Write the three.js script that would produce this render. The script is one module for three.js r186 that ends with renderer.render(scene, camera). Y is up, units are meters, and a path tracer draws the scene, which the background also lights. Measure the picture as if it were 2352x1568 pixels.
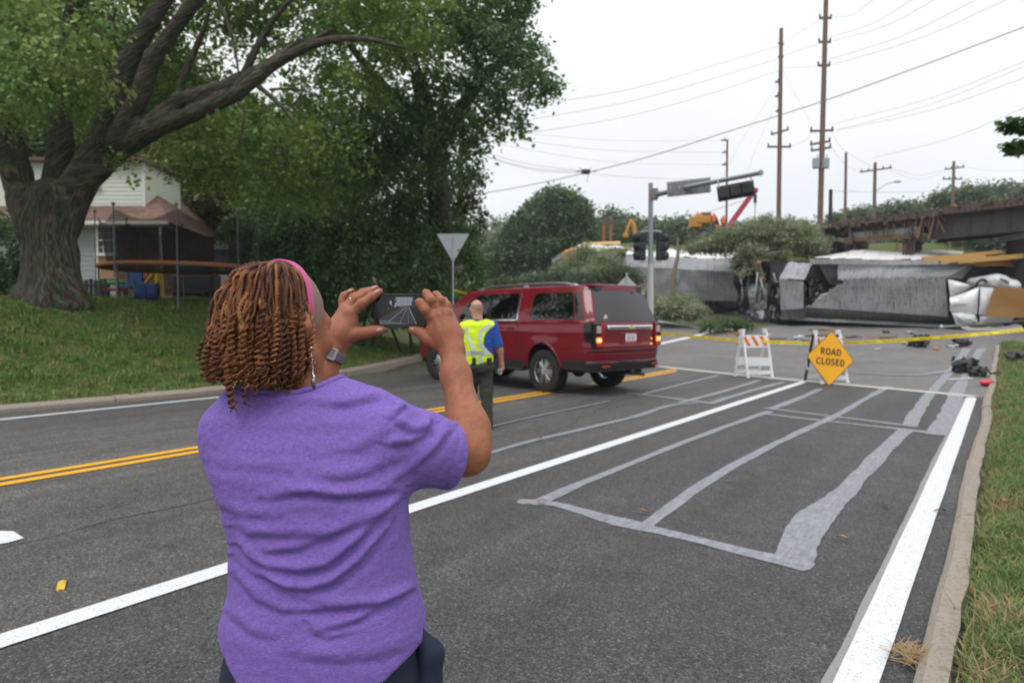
import * as THREE from 'three';
import { mergeGeometries, mergeVertices, toCreasedNormals } from 'three/addons/utils/BufferGeometryUtils.js';
import { RoundedBoxGeometry } from 'three/addons/geometries/RoundedBoxGeometry.js';
import { TessellateModifier } from 'three/addons/modifiers/TessellateModifier.js';
import { createNoise2D, createNoise3D } from 'simplex-noise';

// ---------------------------------------------------------------- camera, sky, sun, exposure
const scene = new THREE.Scene();
const EYE = 1.5, FOCAL = 1568, PITCH = 0.0357;
const camera = new THREE.PerspectiveCamera(53.13, 1024 / 682, 0.05, 3000);
camera.position.set(0, EYE, 0);
camera.rotation.set(-PITCH, 0, 0);
camera.focus = 1.42;
camera.userData.fStop = 5.0;
scene.add(camera);
const renderer = new THREE.WebGLRenderer({ antialias: true });
renderer.toneMapping = THREE.LinearToneMapping;
renderer.toneMappingExposure = 1.1;
renderer.shadowMap.enabled = true;

const rng = (seed) => () => { seed = (seed + 0x6d2b79f5) | 0; let t = Math.imul(seed ^ (seed >>> 15), 1 | seed); t = (t + Math.imul(t ^ (t >>> 7), 61 | t)) ^ t; return ((t ^ (t >>> 14)) >>> 0) / 4294967296; };
const noise2 = createNoise2D(rng(11)), noise3 = createNoise3D(rng(12));
const fbm2 = (x, y, o = 4) => { let s = 0, a = 0.5; for (let i = 0; i < o; i++) { s += a * noise2(x, y); x *= 2.03; y *= 2.03; a *= 0.5; } return s; };
const clamp = (x, a = 0, b = 1) => Math.min(b, Math.max(a, x));
const lerp = (a, b, t) => a + (b - a) * t;
const smooth = (a, b, x) => { const t = clamp((x - a) / (b - a)); return t * t * (3 - 2 * t); };
const V = (x, y, z) => new THREE.Vector3(x, y, z);

// overcast sky: brightest overhead, a little greyer and bluer toward the horizon, faint cloud sheets
{
  const w = 1024, h = 512, data = new Float32Array(w * h * 4), n = createNoise3D(rng(5));
  for (let j = 0; j < h; j++) {
    const el = (j + 0.5) / h * Math.PI - Math.PI / 2;
    for (let i = 0; i < w; i++) {
      const az = (i + 0.5) / w * Math.PI * 2, ce = Math.cos(el), x = ce * Math.cos(az), y = Math.sin(el), z = ce * Math.sin(az);
      const up = Math.max(0, y), k = 1 / (0.25 + up);
      const c = n(x * k * 0.8, 3, z * k * 0.8) * 0.6 + n(x * k * 2.1, 7, z * k * 2.1) * 0.4;
      let L = 0.85 + 0.1 * smooth(0, 0.35, up) + 0.8 * smooth(0.3, 1, up) + 0.05 * c;
      if (y < 0) L = 0.35;
      const b = 1 - smooth(0, 0.35, up), o = (j * w + i) * 4;
      data[o] = L * (0.975 - 0.035 * b); data[o + 1] = L * (0.995 - 0.012 * b); data[o + 2] = L * (1.03 + 0.01 * b); data[o + 3] = 1;
    }
  }
  const sky = new THREE.DataTexture(data, w, h, THREE.RGBAFormat, THREE.FloatType);
  sky.mapping = THREE.EquirectangularReflectionMapping; sky.magFilter = THREE.LinearFilter; sky.needsUpdate = true;
  scene.background = sky; scene.environment = sky;
}
const sun = new THREE.DirectionalLight(new THREE.Color(1, 0.98, 0.95), 0.9);
sun.position.set(-20, 60, 18); sun.target.position.set(0, 0, -20);
sun.castShadow = true; sun.shadow.radius = 45; sun.shadow.mapSize.set(2048, 2048);
Object.assign(sun.shadow.camera, { left: -70, right: 70, top: 70, bottom: -70, near: 1, far: 200 });
scene.add(sun, sun.target);

// ---------------------------------------------------------------- small toolbox
const used = new Map();
function numbered(name) { const n = used.get(name) ?? 0; used.set(name, n + 1); return n ? `${name}_${String(n).padStart(3, '0')}` : name; }
function tag(o, label, category, group, kind) { o.userData.label = label; o.userData.category = category; if (group) o.userData.group = group; if (kind) o.userData.kind = kind; return o; }
function shade(o) { o.traverse((m) => { if (m.isMesh) { m.castShadow = true; m.receiveShadow = true; } }); return o; }
function thing(name, label, category, pos = [0, 0, 0], turn = 0, group) {
  const g = new THREE.Group(); g.name = numbered(name); g.position.set(...pos); g.rotation.y = turn; scene.add(g);
  return tag(g, label, category, group);
}
function part(name, geo, mat, parent, label) {
  if (Array.isArray(geo)) geo = merged(geo);
  const m = new THREE.Mesh(geo, mat); m.name = name; m.castShadow = m.receiveShadow = true; parent.add(m);
  if (label) m.userData.label = label;
  return m;
}
function single(name, geo, mat, label, category, group) {
  if (Array.isArray(geo)) geo = merged(geo);
  const m = new THREE.Mesh(geo, mat); m.name = numbered(name); m.castShadow = m.receiveShadow = true; scene.add(m);
  return tag(m, label, category, group);
}
function structure(name, geo, mat) {
  if (Array.isArray(geo)) geo = merged(geo);
  const m = new THREE.Mesh(geo, mat); m.name = numbered(name); m.castShadow = m.receiveShadow = true; m.userData.kind = 'structure'; scene.add(m);
  return m;
}
function stuff(name, mesh, label, category, parent) {
  mesh.name = parent ? name : numbered(name); mesh.castShadow = mesh.receiveShadow = true; mesh.userData.kind = 'stuff';
  (parent ?? scene).add(mesh); if (!parent) tag(mesh, label, category, null, 'stuff'); return mesh;
}
function merged(list) {
  list = list.map((g) => { const k = g.index ? g.toNonIndexed() : g; for (const n of Object.keys(k.attributes)) if (!['position', 'normal', 'uv'].includes(n)) k.deleteAttribute(n);
    if (!k.attributes.normal) k.computeVertexNormals(); if (!k.attributes.uv) k.setAttribute('uv', new THREE.Float32BufferAttribute(new Float32Array(k.attributes.position.count * 2), 2)); return k; });
  return list.length === 1 ? list[0] : mergeGeometries(list);
}
const mat = (r, g, b, roughness = 0.8, extra = {}) => { const m = new THREE.MeshPhysicalMaterial({ roughness, ...extra }); m.color.setRGB(r, g, b); return m; };
function box(w, h, d, x = 0, y = 0, z = 0, bevel = 0, rot) {
  const g = bevel ? new RoundedBoxGeometry(w, h, d, 2, bevel) : new THREE.BoxGeometry(w, h, d);
  if (rot) g.applyMatrix4(new THREE.Matrix4().makeRotationFromEuler(new THREE.Euler(...rot)));
  return g.translate(x, y, z);
}
function bar(a, b, r0, r1 = r0, n = 10) {   // round bar from a to b
  const d = b.clone().sub(a), L = d.length(), g = new THREE.CylinderGeometry(r1, r0, L, n, 1);
  g.translate(0, L / 2, 0); g.applyQuaternion(new THREE.Quaternion().setFromUnitVectors(V(0, 1, 0), d.normalize()));
  return g.translate(a.x, a.y, a.z);
}
function beam(a, b, w, h, up = V(0, 1, 0), bevel = 0) {   // rectangular beam from a to b, w across, h along up
  const d = b.clone().sub(a), L = d.length(), z = d.clone().normalize(), x = V(0, 0, 0).crossVectors(up, z).normalize(), y = V(0, 0, 0).crossVectors(z, x);
  const g = bevel ? new RoundedBoxGeometry(w, h, L, 1, bevel) : new THREE.BoxGeometry(w, h, L), c = a.clone().add(b).multiplyScalar(0.5);
  return g.applyMatrix4(new THREE.Matrix4().makeBasis(x, y, z).setPosition(c));
}
function tube(points, radii, n = 8, sub = 4) {   // tapered tube through points; caps closed
  const curve = new THREE.CatmullRomCurve3(points, false, 'centripetal'), m = (points.length - 1) * sub, P = [], I = [], U = [];
  const fr = curve.computeFrenetFrames(m, false); let len = 0, prev = null;
  for (let i = 0; i <= m; i++) {
    const t = i / m, k = t * (radii.length - 1), a = Math.floor(k), r = lerp(radii[a], radii[Math.min(a + 1, radii.length - 1)], k - a), c = curve.getPoint(t);
    if (prev) len += c.distanceTo(prev); prev = c;
    for (let j = 0; j <= n; j++) {
      const an = j / n * Math.PI * 2, p = c.clone().addScaledVector(fr.normals[i], Math.cos(an) * r).addScaledVector(fr.binormals[i], Math.sin(an) * r);
      P.push(p.x, p.y, p.z); U.push(j / n * Math.PI * 2 * r, len);
    }
  }
  for (let i = 0; i < m; i++) for (let j = 0; j < n; j++) { const a = i * (n + 1) + j, b = a + n + 1; I.push(a, a + 1, b, a + 1, b + 1, b); }
  for (const [row, dir] of [[0, 1], [m, -1]]) {
    const c = curve.getPoint(row / m), ci = P.length / 3; P.push(c.x, c.y, c.z); U.push(0, 0);
    for (let j = 0; j < n; j++) { const a = row * (n + 1) + j; dir > 0 ? I.push(ci, a + 1, a) : I.push(ci, a, a + 1); }
  }
  const g = new THREE.BufferGeometry(); g.setAttribute('position', new THREE.Float32BufferAttribute(P, 3)); g.setAttribute('uv', new THREE.Float32BufferAttribute(U, 2)); g.setIndex(I); g.computeVertexNormals();
  return g;
}
function grid(nu, nv, f, uvf) {   // surface f(u,v) -> [x,y,z]
  const P = [], U = [], I = [];
  for (let j = 0; j <= nv; j++) for (let i = 0; i <= nu; i++) { const p = f(i / nu, j / nv); P.push(...p); const q = uvf ? uvf(i / nu, j / nv, p) : [i / nu, j / nv]; U.push(...q); }
  for (let j = 0; j < nv; j++) for (let i = 0; i < nu; i++) { const a = j * (nu + 1) + i, b = a + nu + 1; I.push(a, a + 1, b, a + 1, b + 1, b); }
  const g = new THREE.BufferGeometry(); g.setAttribute('position', new THREE.Float32BufferAttribute(P, 3)); g.setAttribute('uv', new THREE.Float32BufferAttribute(U, 2)); g.setIndex(I); g.computeVertexNormals();
  return g;
}
// a plate cut from a closed outline [[x,y],...] with thickness t, in the xy plane, front at z = 0
function plate(outline, t, bevel = 0, holes = []) {
  const s = new THREE.Shape(outline.map(([x, y]) => new THREE.Vector2(x, y)));
  for (const h of holes) s.holes.push(new THREE.Path(h.map(([x, y]) => new THREE.Vector2(x, y))));
  return new THREE.ExtrudeGeometry(s, { depth: t, bevelEnabled: bevel > 0, bevelSize: bevel, bevelThickness: bevel, bevelSegments: 2, curveSegments: 8 });
}
function lathe(pts, n = 24) { return new THREE.LatheGeometry(pts.map(([r, y]) => new THREE.Vector2(r, y)), n); }
function tex(w, h, f, srgb = true) {   // f(x,y) -> [r,g,b] 0..1
  const d = new Uint8Array(w * h * 4);
  for (let y = 0; y < h; y++) for (let x = 0; x < w; x++) { const c = f(x, y), o = (y * w + x) * 4; d[o] = clamp(c[0]) * 255; d[o + 1] = clamp(c[1]) * 255; d[o + 2] = clamp(c[2]) * 255; d[o + 3] = 255; }
  const t = new THREE.DataTexture(d, w, h); t.magFilter = THREE.LinearFilter; t.wrapS = t.wrapT = THREE.RepeatWrapping; if (srgb) t.colorSpace = THREE.SRGBColorSpace; t.needsUpdate = true; return t;
}
// tileable value noise
function tileNoise(n, seed) { const r = rng(seed), a = Float32Array.from({ length: n * n }, () => r()); return (x, y) => { const X = Math.floor(x), Y = Math.floor(y), fx = x - X, fy = y - Y, s = fx * fx * (3 - 2 * fx), t = fy * fy * (3 - 2 * fy), m = (v) => ((v % n) + n) % n; const A = a[m(Y) * n + m(X)], B = a[m(Y) * n + m(X + 1)], C = a[m(Y + 1) * n + m(X)], D = a[m(Y + 1) * n + m(X + 1)]; return lerp(lerp(A, B, s), lerp(C, D, s), t); }; }

// ---------------------------------------------------------------- the site, surveyed from the photograph
// ray through a sighting (x right, y down on a 2352 x 1568 sheet) met at a distance north of the eye
function sight(x, y, Z) { const u = (x - 1176) / FOCAL, v = -(y - 784) / FOCAL, c = Math.cos(PITCH), s = Math.sin(PITCH), dy = v * c - s, dz = -v * s - c, k = -Z / dz; return V(u * k, EYE + dy * k, -Z); }
const roadDir = V(0.585, 0, -0.811), roadLeft = V(-0.811, 0, -0.585);
const road = (s, t) => V(s * roadDir.x + t * roadLeft.x, 0, s * roadDir.z + t * roadLeft.z);
const sOf = (x, z) => x * roadDir.x + z * roadDir.z, tOf = (x, z) => x * roadLeft.x + z * roadLeft.z;
function rise(Z) { const a = Z - 24; let h = 0.09 * (Math.sqrt(a * a + 36) + a) / 2 - 0.1; if (h < 0) h = 0; return h > 7 ? 7 + (h - 7) * 0.15 : h; }
const kerbLine = [road(-40, 12.6), road(-15, 12.6), road(0, 12.6), road(4, 12.6), road(7.6, 12.55), V(-4.62, 0, -16.8), V(-3.05, 0, -23), V(-2.5, 0, -29), V(-4.5, 0, -38), V(-11, 0, -48), V(-30, 0, -62)];
const kerbCurve = new THREE.CatmullRomCurve3(kerbLine, false, 'centripetal');
const kerbPts = kerbCurve.getPoints(160);
function kerbSide(x, z) {   // signed distance to the far kerb, positive on the lawn
  let best = 1e9, sg = 1;
  for (let i = 0; i < kerbPts.length - 1; i++) { const a = kerbPts[i], b = kerbPts[i + 1], dx = b.x - a.x, dz = b.z - a.z, k = clamp(((x - a.x) * dx + (z - a.z) * dz) / (dx * dx + dz * dz)), ex = x - a.x - dx * k, ez = z - a.z - dz * k, d = ex * ex + ez * ez; if (d < best) { best = d; sg = dx * ez - dz * ex < 0 ? 1 : -1; } }
  return Math.sqrt(best) * sg;
}
const lawnLift = (q) => q < -0.25 ? -0.2 : -0.2 + 0.25 * smooth(0.06, 0.26, q) + 1.85 * smooth(0.2, 7.2, q) + 0.02 * Math.max(0, q - 7);
function lawnY(x, z, q = kerbSide(x, z)) { return rise(-z) + lawnLift(q) + 0.03 * noise2(x * 0.7, z * 0.7) * smooth(0, 1, q); }
function vergeY(x, z) { const t = tOf(x, z); return rise(-z) + lerp(0.07, -0.2, smooth(0.0, 0.22, t)) + 0.025 * noise2(x * 0.9 + 9, z * 0.9) + 0.02 * smooth(0, -3, t); }
function ground(x, y) {   // where a sighting meets the road level
  let lo = 0.5, hi = 200; for (let i = 0; i < 50; i++) { const m = (lo + hi) / 2, p = sight(x, y, m); if (p.y > rise(m)) lo = m; else hi = m; }
  const p = sight(x, y, lo); p.y = rise(lo); return p;
}

// ---------------------------------------------------------------- ground, lawn, road
const T_R = 0.43, T_LANE = 3.73, T_YEL = 7.37, T_FAR = 11.42;
const roadUV = (g, k = 1) => { const p = g.attributes.position, u = new Float32Array(p.count * 2); for (let i = 0; i < p.count; i++) { u[2 * i] = tOf(p.getX(i), p.getZ(i)) * k; u[2 * i + 1] = sOf(p.getX(i), p.getZ(i)) * k; } g.setAttribute('uv', new THREE.BufferAttribute(u, 2)); return g; };
function tint(g, f) { const p = g.attributes.position, c = new Float32Array(p.count * 3); for (let i = 0; i < p.count; i++) { const q = f(p.getX(i), p.getY(i), p.getZ(i)); c[3 * i] = q[0]; c[3 * i + 1] = q[1]; c[3 * i + 2] = q[2]; } g.setAttribute('color', new THREE.BufferAttribute(c, 3)); return g; }

// asphalt: dark binder with brown, grey and pale chippings
const asphaltMap = (() => {
  const N = 2048, r = rng(21), grain = new Float32Array(N * N), hue = new Float32Array(N * N); for (let i = 0; i < N * N; i++) { grain[i] = r(); hue[i] = r(); }
  const a = tileNoise(512, 22), b = tileNoise(1024, 23), c = tileNoise(32, 24);
  const v = (x, y) => { const st = b(x / 2, y / 2), s2 = a(x / 4, y / 4), g = grain[y * N + x]; return 0.45 * st + 0.33 * s2 + 0.22 * g; };
  const map = tex(N, N, (x, y) => { const q = v(x, y), h = b(x / 2 + 300, y / 2 + 70), w = c(x / 64, y / 64); let L = 0.262 + 0.2 * (q - 0.5) * 2.0 + 0.03 * (w - 0.5); if (q > 0.73) L += 0.12; else if (q > 0.67) L += 0.04; if (q < 0.3) L -= 0.07; L = Math.max(L, 0.07); return [L * (1.02 + 0.08 * (h - 0.4)), L, L * (0.99 - 0.07 * (h - 0.4))]; });
  const bump = tex(N, N, (x, y) => { const q = v(x, y); return [q, q, q]; }, false);
  return { map, bump };
})();
for (const t of [asphaltMap.map, asphaltMap.bump]) { t.repeat.set(1 / 5, 1 / 5); }
const asphalt = new THREE.MeshStandardMaterial({ map: asphaltMap.map, bumpMap: asphaltMap.bump, bumpScale: 0.004, roughness: 0.78, vertexColors: true });
{
  // base ground of the whole site
  const gx = [], gz = []; for (let x = -400; x <= 400;) { gx.push(x); x += Math.abs(x) < 60 ? 1.5 : 20; } for (let z = 40; z >= -900;) { gz.push(z); z -= z > -110 ? 1.5 : 25; }
  const P = [], I = [], U = []; for (const z of gz) for (const x of gx) { P.push(x, rise(-z) - 0.1 + 0.05 * noise2(x * 0.3, z * 0.3), z); U.push(x, z); }
  for (let j = 0; j < gz.length - 1; j++) for (let i = 0; i < gx.length - 1; i++) { const a = j * gx.length + i, b = a + gx.length; I.push(a, a + 1, b, a + 1, b + 1, b); }
  const g = new THREE.BufferGeometry(); g.setAttribute('position', new THREE.Float32BufferAttribute(P, 3)); g.setAttribute('uv', new THREE.Float32BufferAttribute(U, 2)); g.setIndex(I); g.computeVertexNormals();
  const tn = tileNoise(64, 31), tf = tileNoise(256, 32);
  const m = tex(512, 512, (x, y) => { const n = tn(x / 8, y / 8), f = tf(x / 2, y / 2), L = 0.28 + 0.16 * (n - 0.5) + 0.2 * (f - 0.5), gr = smooth(0.55, 0.75, n); return [L * (1.08 - 0.25 * gr), L * (0.95 + 0.12 * gr), L * (0.84 - 0.3 * gr)]; });
  m.repeat.set(1 / 4, 1 / 4);
  structure('ground', g, new THREE.MeshStandardMaterial({ map: m, roughness: 1 }));
}
function sheet(x0, x1, z0, z1, step, keep, y, uvk = 1) {
  const P = [], I = [], U = [], id = new Map(), nx = Math.round((x1 - x0) / step), nz = Math.round((z1 - z0) / step);
  const at = (i, j) => { const k = j * (nx + 1) + i; if (!id.has(k)) { const x = x0 + i * step, z = z0 + j * step; id.set(k, P.length / 3); P.push(x, y(x, z), z); U.push(x * uvk, z * uvk); } return id.get(k); };
  for (let j = 0; j < nz; j++) for (let i = 0; i < nx; i++) if (keep(x0 + (i + 0.5) * step, z0 + (j + 0.5) * step)) { const a = at(i, j), b = at(i + 1, j), c = at(i, j + 1), d = at(i + 1, j + 1); I.push(a, c, b, b, c, d); }
  const g = new THREE.BufferGeometry(); g.setAttribute('position', new THREE.Float32BufferAttribute(P, 3)); g.setAttribute('uv', new THREE.Float32BufferAttribute(U, 2)); g.setIndex(I); g.computeVertexNormals(); return g;
}
// lawn on the far bank, verge on the near side
const turfMap = (() => { const a = tileNoise(256, 41), b = tileNoise(512, 42), c = tileNoise(16, 43), t = tex(1024, 1024, (x, y) => { const n = a(x / 4, y / 4), f = b(x / 2, y / 2), d = c(x / 64, y / 64), L = 0.31 + 0.16 * (f - 0.5) + 0.12 * (n - 0.5), s = smooth(0.62, 0.85, n * 0.6 + d * 0.4); return [L * (0.92 + 0.4 * s), L * (1.12 - 0.1 * s), L * (0.5 + 0.1 * s)]; }); t.repeat.set(1 / 3, 1 / 3); return t; })();
const turf = new THREE.MeshStandardMaterial({ map: turfMap, roughness: 1 });
structure('lawn', sheet(-70, 4, -75, 12, 0.25, (x, z) => kerbSide(x, z) > -0.12, (x, z) => lawnY(x, z)), turf);
structure('grass_verge', grid(90, 150, (u, v) => { const t = 0.18 - 34 * u * u * Math.sqrt(u), s = lerp(-8, 34.5, v), p = road(s, t); return [p.x, vergeY(p.x, p.z), p.z]; }, (u, v, p) => [p[0], p[2]]), turf);

// carriageway: a fresh dark surface up to the stop line, an older paler one beyond it
const stopS = (t) => { const a = ground(2240, 911), b = ground(1568, 848), sa = sOf(a.x, a.z), sb = sOf(b.x, b.z), ta = tOf(a.x, a.z), tb = tOf(b.x, b.z); return lerp(sa, sb, (t - ta) / (tb - ta)); };
const STOP = [stopS(0), stopS(12)]; const stopAt = (t) => lerp(STOP[0], STOP[1], t / 12);
{
  const R = (s, t, lift) => { const p = road(s, t); p.y = rise(-p.z) + lift; return p; };
  const near = grid(150, 420, (u, v) => { const t = lerp(0.05, 12.7, u), s0 = -22, s = lerp(s0, stopAt(t) + 0.05, v); const p = R(s, t, 0); return [p.x, p.y, p.z]; });
  roadUV(near); near.computeVertexNormals();
  tint(near, (x, y, z) => {
    const t = tOf(x, z), s = sOf(x, z), st = fbm2(t * 1.4, s * 0.09, 4), pt = fbm2(t * 0.5 + 40, s * 0.35, 3);
    let k = 0.96 + 0.24 * st + 0.14 * pt, w = 0.02; if (t < 3.7) { k *= 0.8; w = -0.03; }   // the right lane was laid later: blacker, bluish
    if (t > 6.2 && t < 10.4) k *= 1.12 + 0.35 * smooth(0.0, 0.35, fbm2(t * 3.1, s * 0.16 + 5, 4));   // scuffed old lane lines
    // drips and oil blots along the lane middles, tyre-polished streaks, stray pale scuffs
    const lane = Math.min(Math.abs(t - 2.05), Math.abs(t - 5.5), Math.abs(t - 9.4)), oil = smooth(0.5, 0.1, lane) * smooth(0.25, 0.6, noise2(t * 1.7, s * 0.55) * 0.6 + noise2(t * 5, s * 3.1) * 0.5); k *= 1 - 0.3 * oil;
    const scuff = smooth(0.62, 0.85, noise2(t * 4.3 + 20, s * 0.7) * 0.7 + 0.4 * noise2(t * 13, s * 5)); k *= 1 + 0.3 * scuff; k *= 1 + 0.1 * noise2(t * 9, s * 9) + 0.06 * noise2(t * 21, s * 4);
    return [k * (1 + w), k, k * (1 - w)];
  });
  structure('road', near, asphalt);
  // junction surface
  const back = (x) => 36 + 1.2 * noise2(x * 0.3, 2) - 0.1 * (x - 10);
  const far = sheet(-30, 44, -58, 8, 0.5, (x, z) => { const t = tOf(x, z); return sOf(x, z) > stopAt(t) - 0.4 && kerbSide(x, z) < 0.45 && (t > 0.0 || sOf(x, z) > 33) && -z < back(x); }, (x, z) => rise(-z) - 0.004);
  roadUV(far);
  tint(far, (x, y, z) => { const st = fbm2(x * 0.25, z * 0.5, 4), k = 2.0 + 0.5 * st + 0.25 * noise2(x * 1.7, z * 3.1); return [k, k * 0.99, k * 0.97]; });
  structure('junction_road', far, asphalt);
}
// painted markings: thin sheets above the surface
const paintMap = (base, dirt) => { const a = tileNoise(256, 51), b = tileNoise(64, 52), r = rng(53), t = tex(512, 512, (x, y) => { const n = a(x / 2, y / 2) * 0.6 + b(x / 8, y / 8) * 0.4, k = smooth(0.73, 0.83, n + 0.06 * r()), q = 0.9 + 0.07 * a(x / 2 + 90, y / 2); return [0, 1, 2].map((i) => lerp(base[i] * q, dirt[i], k * 0.75)); }); t.repeat.set(1, 1); return t; };
const whitePaint = new THREE.MeshStandardMaterial({ map: paintMap([0.86, 0.865, 0.87], [0.5, 0.5, 0.5]), bumpMap: asphaltMap.bump, bumpScale: 0.002, roughness: 0.65 });
const yellowPaint = new THREE.MeshStandardMaterial({ map: paintMap([0.96, 0.69, 0.09], [0.55, 0.42, 0.14]), bumpMap: asphaltMap.bump, bumpScale: 0.002, roughness: 0.65 });
const greyPaint = new THREE.MeshStandardMaterial({ map: paintMap([0.56, 0.56, 0.55], [0.3, 0.3, 0.3]), roughness: 0.85 });
const oldPaint = new THREE.MeshStandardMaterial({ map: paintMap([0.78, 0.77, 0.74], [0.42, 0.41, 0.4]), roughness: 0.8 });
const sealant = new THREE.MeshStandardMaterial({ map: (() => { const a = tileNoise(128, 54), b = tileNoise(512, 55); const t = tex(1024, 1024, (x, y) => { const st = a(x / 8, y / 64), f = b(x / 2, y / 2), L = 0.5 + 0.1 * (st - 0.5) + 0.11 * (f - 0.5) + 0.08 * (a(x / 24 + 30, y / 24) - 0.5); return [L * 0.975, L * 0.99, L * 1.03]; }); t.repeat.set(0.7, 0.7); return t; })(), roughness: 0.62 });
function ribbon(pts, widths, lift, seed = 1, rough = 0, step = 0.12) {   // a strip laid on the road through world points
  const c = new THREE.CatmullRomCurve3(pts, false, 'centripetal'), L = c.getLength(), n = Math.max(4, Math.round(L / step)), P = [], I = [], U = [];
  for (let i = 0; i <= n; i++) {
    const u = i / n, p = c.getPointAt(u), d = c.getTangentAt(u), k = u * (widths.length - 1), a = Math.floor(k), w = lerp(widths[a], widths[Math.min(a + 1, widths.length - 1)], k - a) / 2, nx = -d.z, nz = d.x, l = Math.hypot(nx, nz);
    const e = (q) => w * (1 + rough * (noise2(u * L * 0.8 + seed * 17, q) + 0.35 * noise2(u * L * 4 + seed * 31, q + 5)));
    const ends = rough && (i === 0 || i === n) ? 0.45 : 1;
    for (const [sgn, q] of [[-1, 1], [0, 0], [1, 20]]) { const o = sgn * e(q) * ends, x = p.x + nx / l * o, z = p.z + nz / l * o; P.push(x, rise(-z) + lift, z); U.push(tOf(x, z), sOf(x, z)); }
  }
  for (let i = 0; i < n; i++) for (let j = 0; j < 2; j++) { const a = i * 3 + j, b = a + 3; I.push(a, b, a + 1, a + 1, b, b + 1); }
  const g = new THREE.BufferGeometry(); g.setAttribute('position', new THREE.Float32BufferAttribute(P, 3)); g.setAttribute('uv', new THREE.Float32BufferAttribute(U, 2)); g.setIndex(I); g.computeVertexNormals(); return g;
}
const along = (t, s0, s1) => { const a = []; for (let s = s0; s <= s1 + 1e-6; s += (s1 - s0) / 24) a.push(road(s, t)); return a; };
structure('lane_line', ribbon(along(T_LANE, -14, stopAt(T_LANE) - 0.05), [0.165], 0.008, 2, 0.02), whitePaint);
structure('edge_line', ribbon(along(T_R + 0.03, -3, stopAt(T_R) - 0.2), [0.155], 0.009, 3, 0.03), whitePaint);
structure('edge_line', ribbon(along(T_R + 0.11, -3, stopAt(T_R) - 0.2), [0.07], 0.005, 4, 0.25), greyPaint);
structure('centre_line', ribbon(along(T_YEL - 0.12, -20, stopAt(T_YEL) - 0.6), [0.13], 0.008, 5, 0.02), yellowPaint);
structure('centre_line', ribbon(along(T_YEL + 0.12, -20, stopAt(T_YEL) - 0.1), [0.13], 0.008, 6, 0.02), yellowPaint);
structure('far_edge_line', ribbon(along(T_FAR + 0.45, -20, 8.6), [0.15], 0.008, 7, 0.02), whitePaint);
{ const a = []; for (let t = 0.4; t <= 8.2; t += 0.6) a.push(road(stopAt(t), t)); structure('stop_line', ribbon(a, [0.3], 0.0125, 8, 0.06), oldPaint); }
{ // the head of a turn arrow just inside the frame
  const p = [[-60, 1262], [18, 1248], [54, 1238], [30, 1222], [-20, 1221], [-60, 1228]].map(([x, y]) => ground(x, y)), g = new THREE.BufferGeometry(), P = []; const c = p.reduce((s, q) => s.add(q), V(0, 0, 0)).multiplyScalar(1 / p.length);
  for (let i = 0; i < p.length; i++) { const a = p[i], b = p[(i + 1) % p.length]; P.push(c.x, 0.008, c.z, a.x, 0.008, a.z, b.x, 0.008, b.z); }
  g.setAttribute('position', new THREE.Float32BufferAttribute(P, 3)); roadUV(g); g.computeVertexNormals(); structure('turn_arrow', g, whitePaint);
}
{ // markings of the far approach
  const f = (pts, w) => structure('far_marking', ribbon(pts.map(([x, y]) => ground(x, y)), [w], 0.012, 9, 0.03), whitePaint);
  f([[1500, 736], [1580, 748], [1645, 760]], 0.35); f([[1490, 795], [1570, 778], [1645, 760]], 0.35);
}
// grey sealant over the saw cuts of the vehicle loops
[
  [[[1188, 1152], [1270, 1158], [1400, 1192], [1490, 1214], [1610, 1243], [1740, 1275], [1868, 1303]], [0.15, 0.12, 0.14, 0.2, 0.14, 0.13, 0.18, 0.24]],
  [[[1225, 1160], [1300, 1126], [1500, 1044], [1640, 990], [1770, 944]], [0.13, 0.1, 0.09, 0.11, 0.1, 0.13]],
  [[[1480, 1212], [1600, 1122], [1700, 1062], [1830, 996], [1920, 955], [1985, 918], [2042, 888]], [0.1, 0.12, 0.1, 0.13, 0.11, 0.12, 0.2]],
  [[[1815, 1296], [1850, 1220], [1890, 1176], [1960, 1110], [2030, 1036], [2082, 988]], [0.24, 0.26, 0.16, 0.17, 0.16, 0.18]],
  [[[1752, 950], [1850, 962], [1960, 974], [2080, 987], [2172, 998]], [0.12, 0.12, 0.11, 0.14, 0.2]],
  [[[1756, 937], [1860, 950], [1960, 962], [2110, 981]], [0.12, 0.11, 0.12, 0.14]],
  [[[1770, 940], [1830, 918], [1885, 893]], [0.16, 0.14, 0.12]],
  [[[2090, 978], [2115, 936], [2150, 890], [2190, 846], [2222, 800]], [0.2, 0.17, 0.2, 0.22, 0.3]],
  [[[2152, 1000], [2180, 950], [2205, 890], [2232, 838], [2255, 800]], [0.24, 0.26, 0.2, 0.22, 0.3]],
  [[[1090, 1052], [1220, 1014], [1340, 986], [1460, 957], [1545, 931], [1600, 926]], [0.09, 0.1, 0.12, 0.11, 0.13, 0.12]],
  [[[1440, 903], [1520, 912], [1640, 928]], [0.14, 0.14, 0.2]],
  [[[1470, 908], [1560, 885], [1650, 862]], [0.12, 0.12, 0.14]],
  [[[1560, 926], [1660, 900], [1745, 874]], [0.14, 0.14, 0.14]],
  [[[1630, 928], [1720, 900], [1800, 878]], [0.14, 0.14, 0.16]],
  [[[1110, 985], [1240, 955], [1400, 922]], [0.06, 0.06, 0.07]],
  [[[1960, 856], [2080, 862], [2200, 850]], [0.24, 0.24, 0.3]],
].forEach(([p, w], i) => structure('crack_sealant', ribbon(p.map(([x, y]) => ground(x, y)), w, 0.0044 + 0.0005 * i, 60 + i, 0.17, 0.03), sealant));
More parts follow.
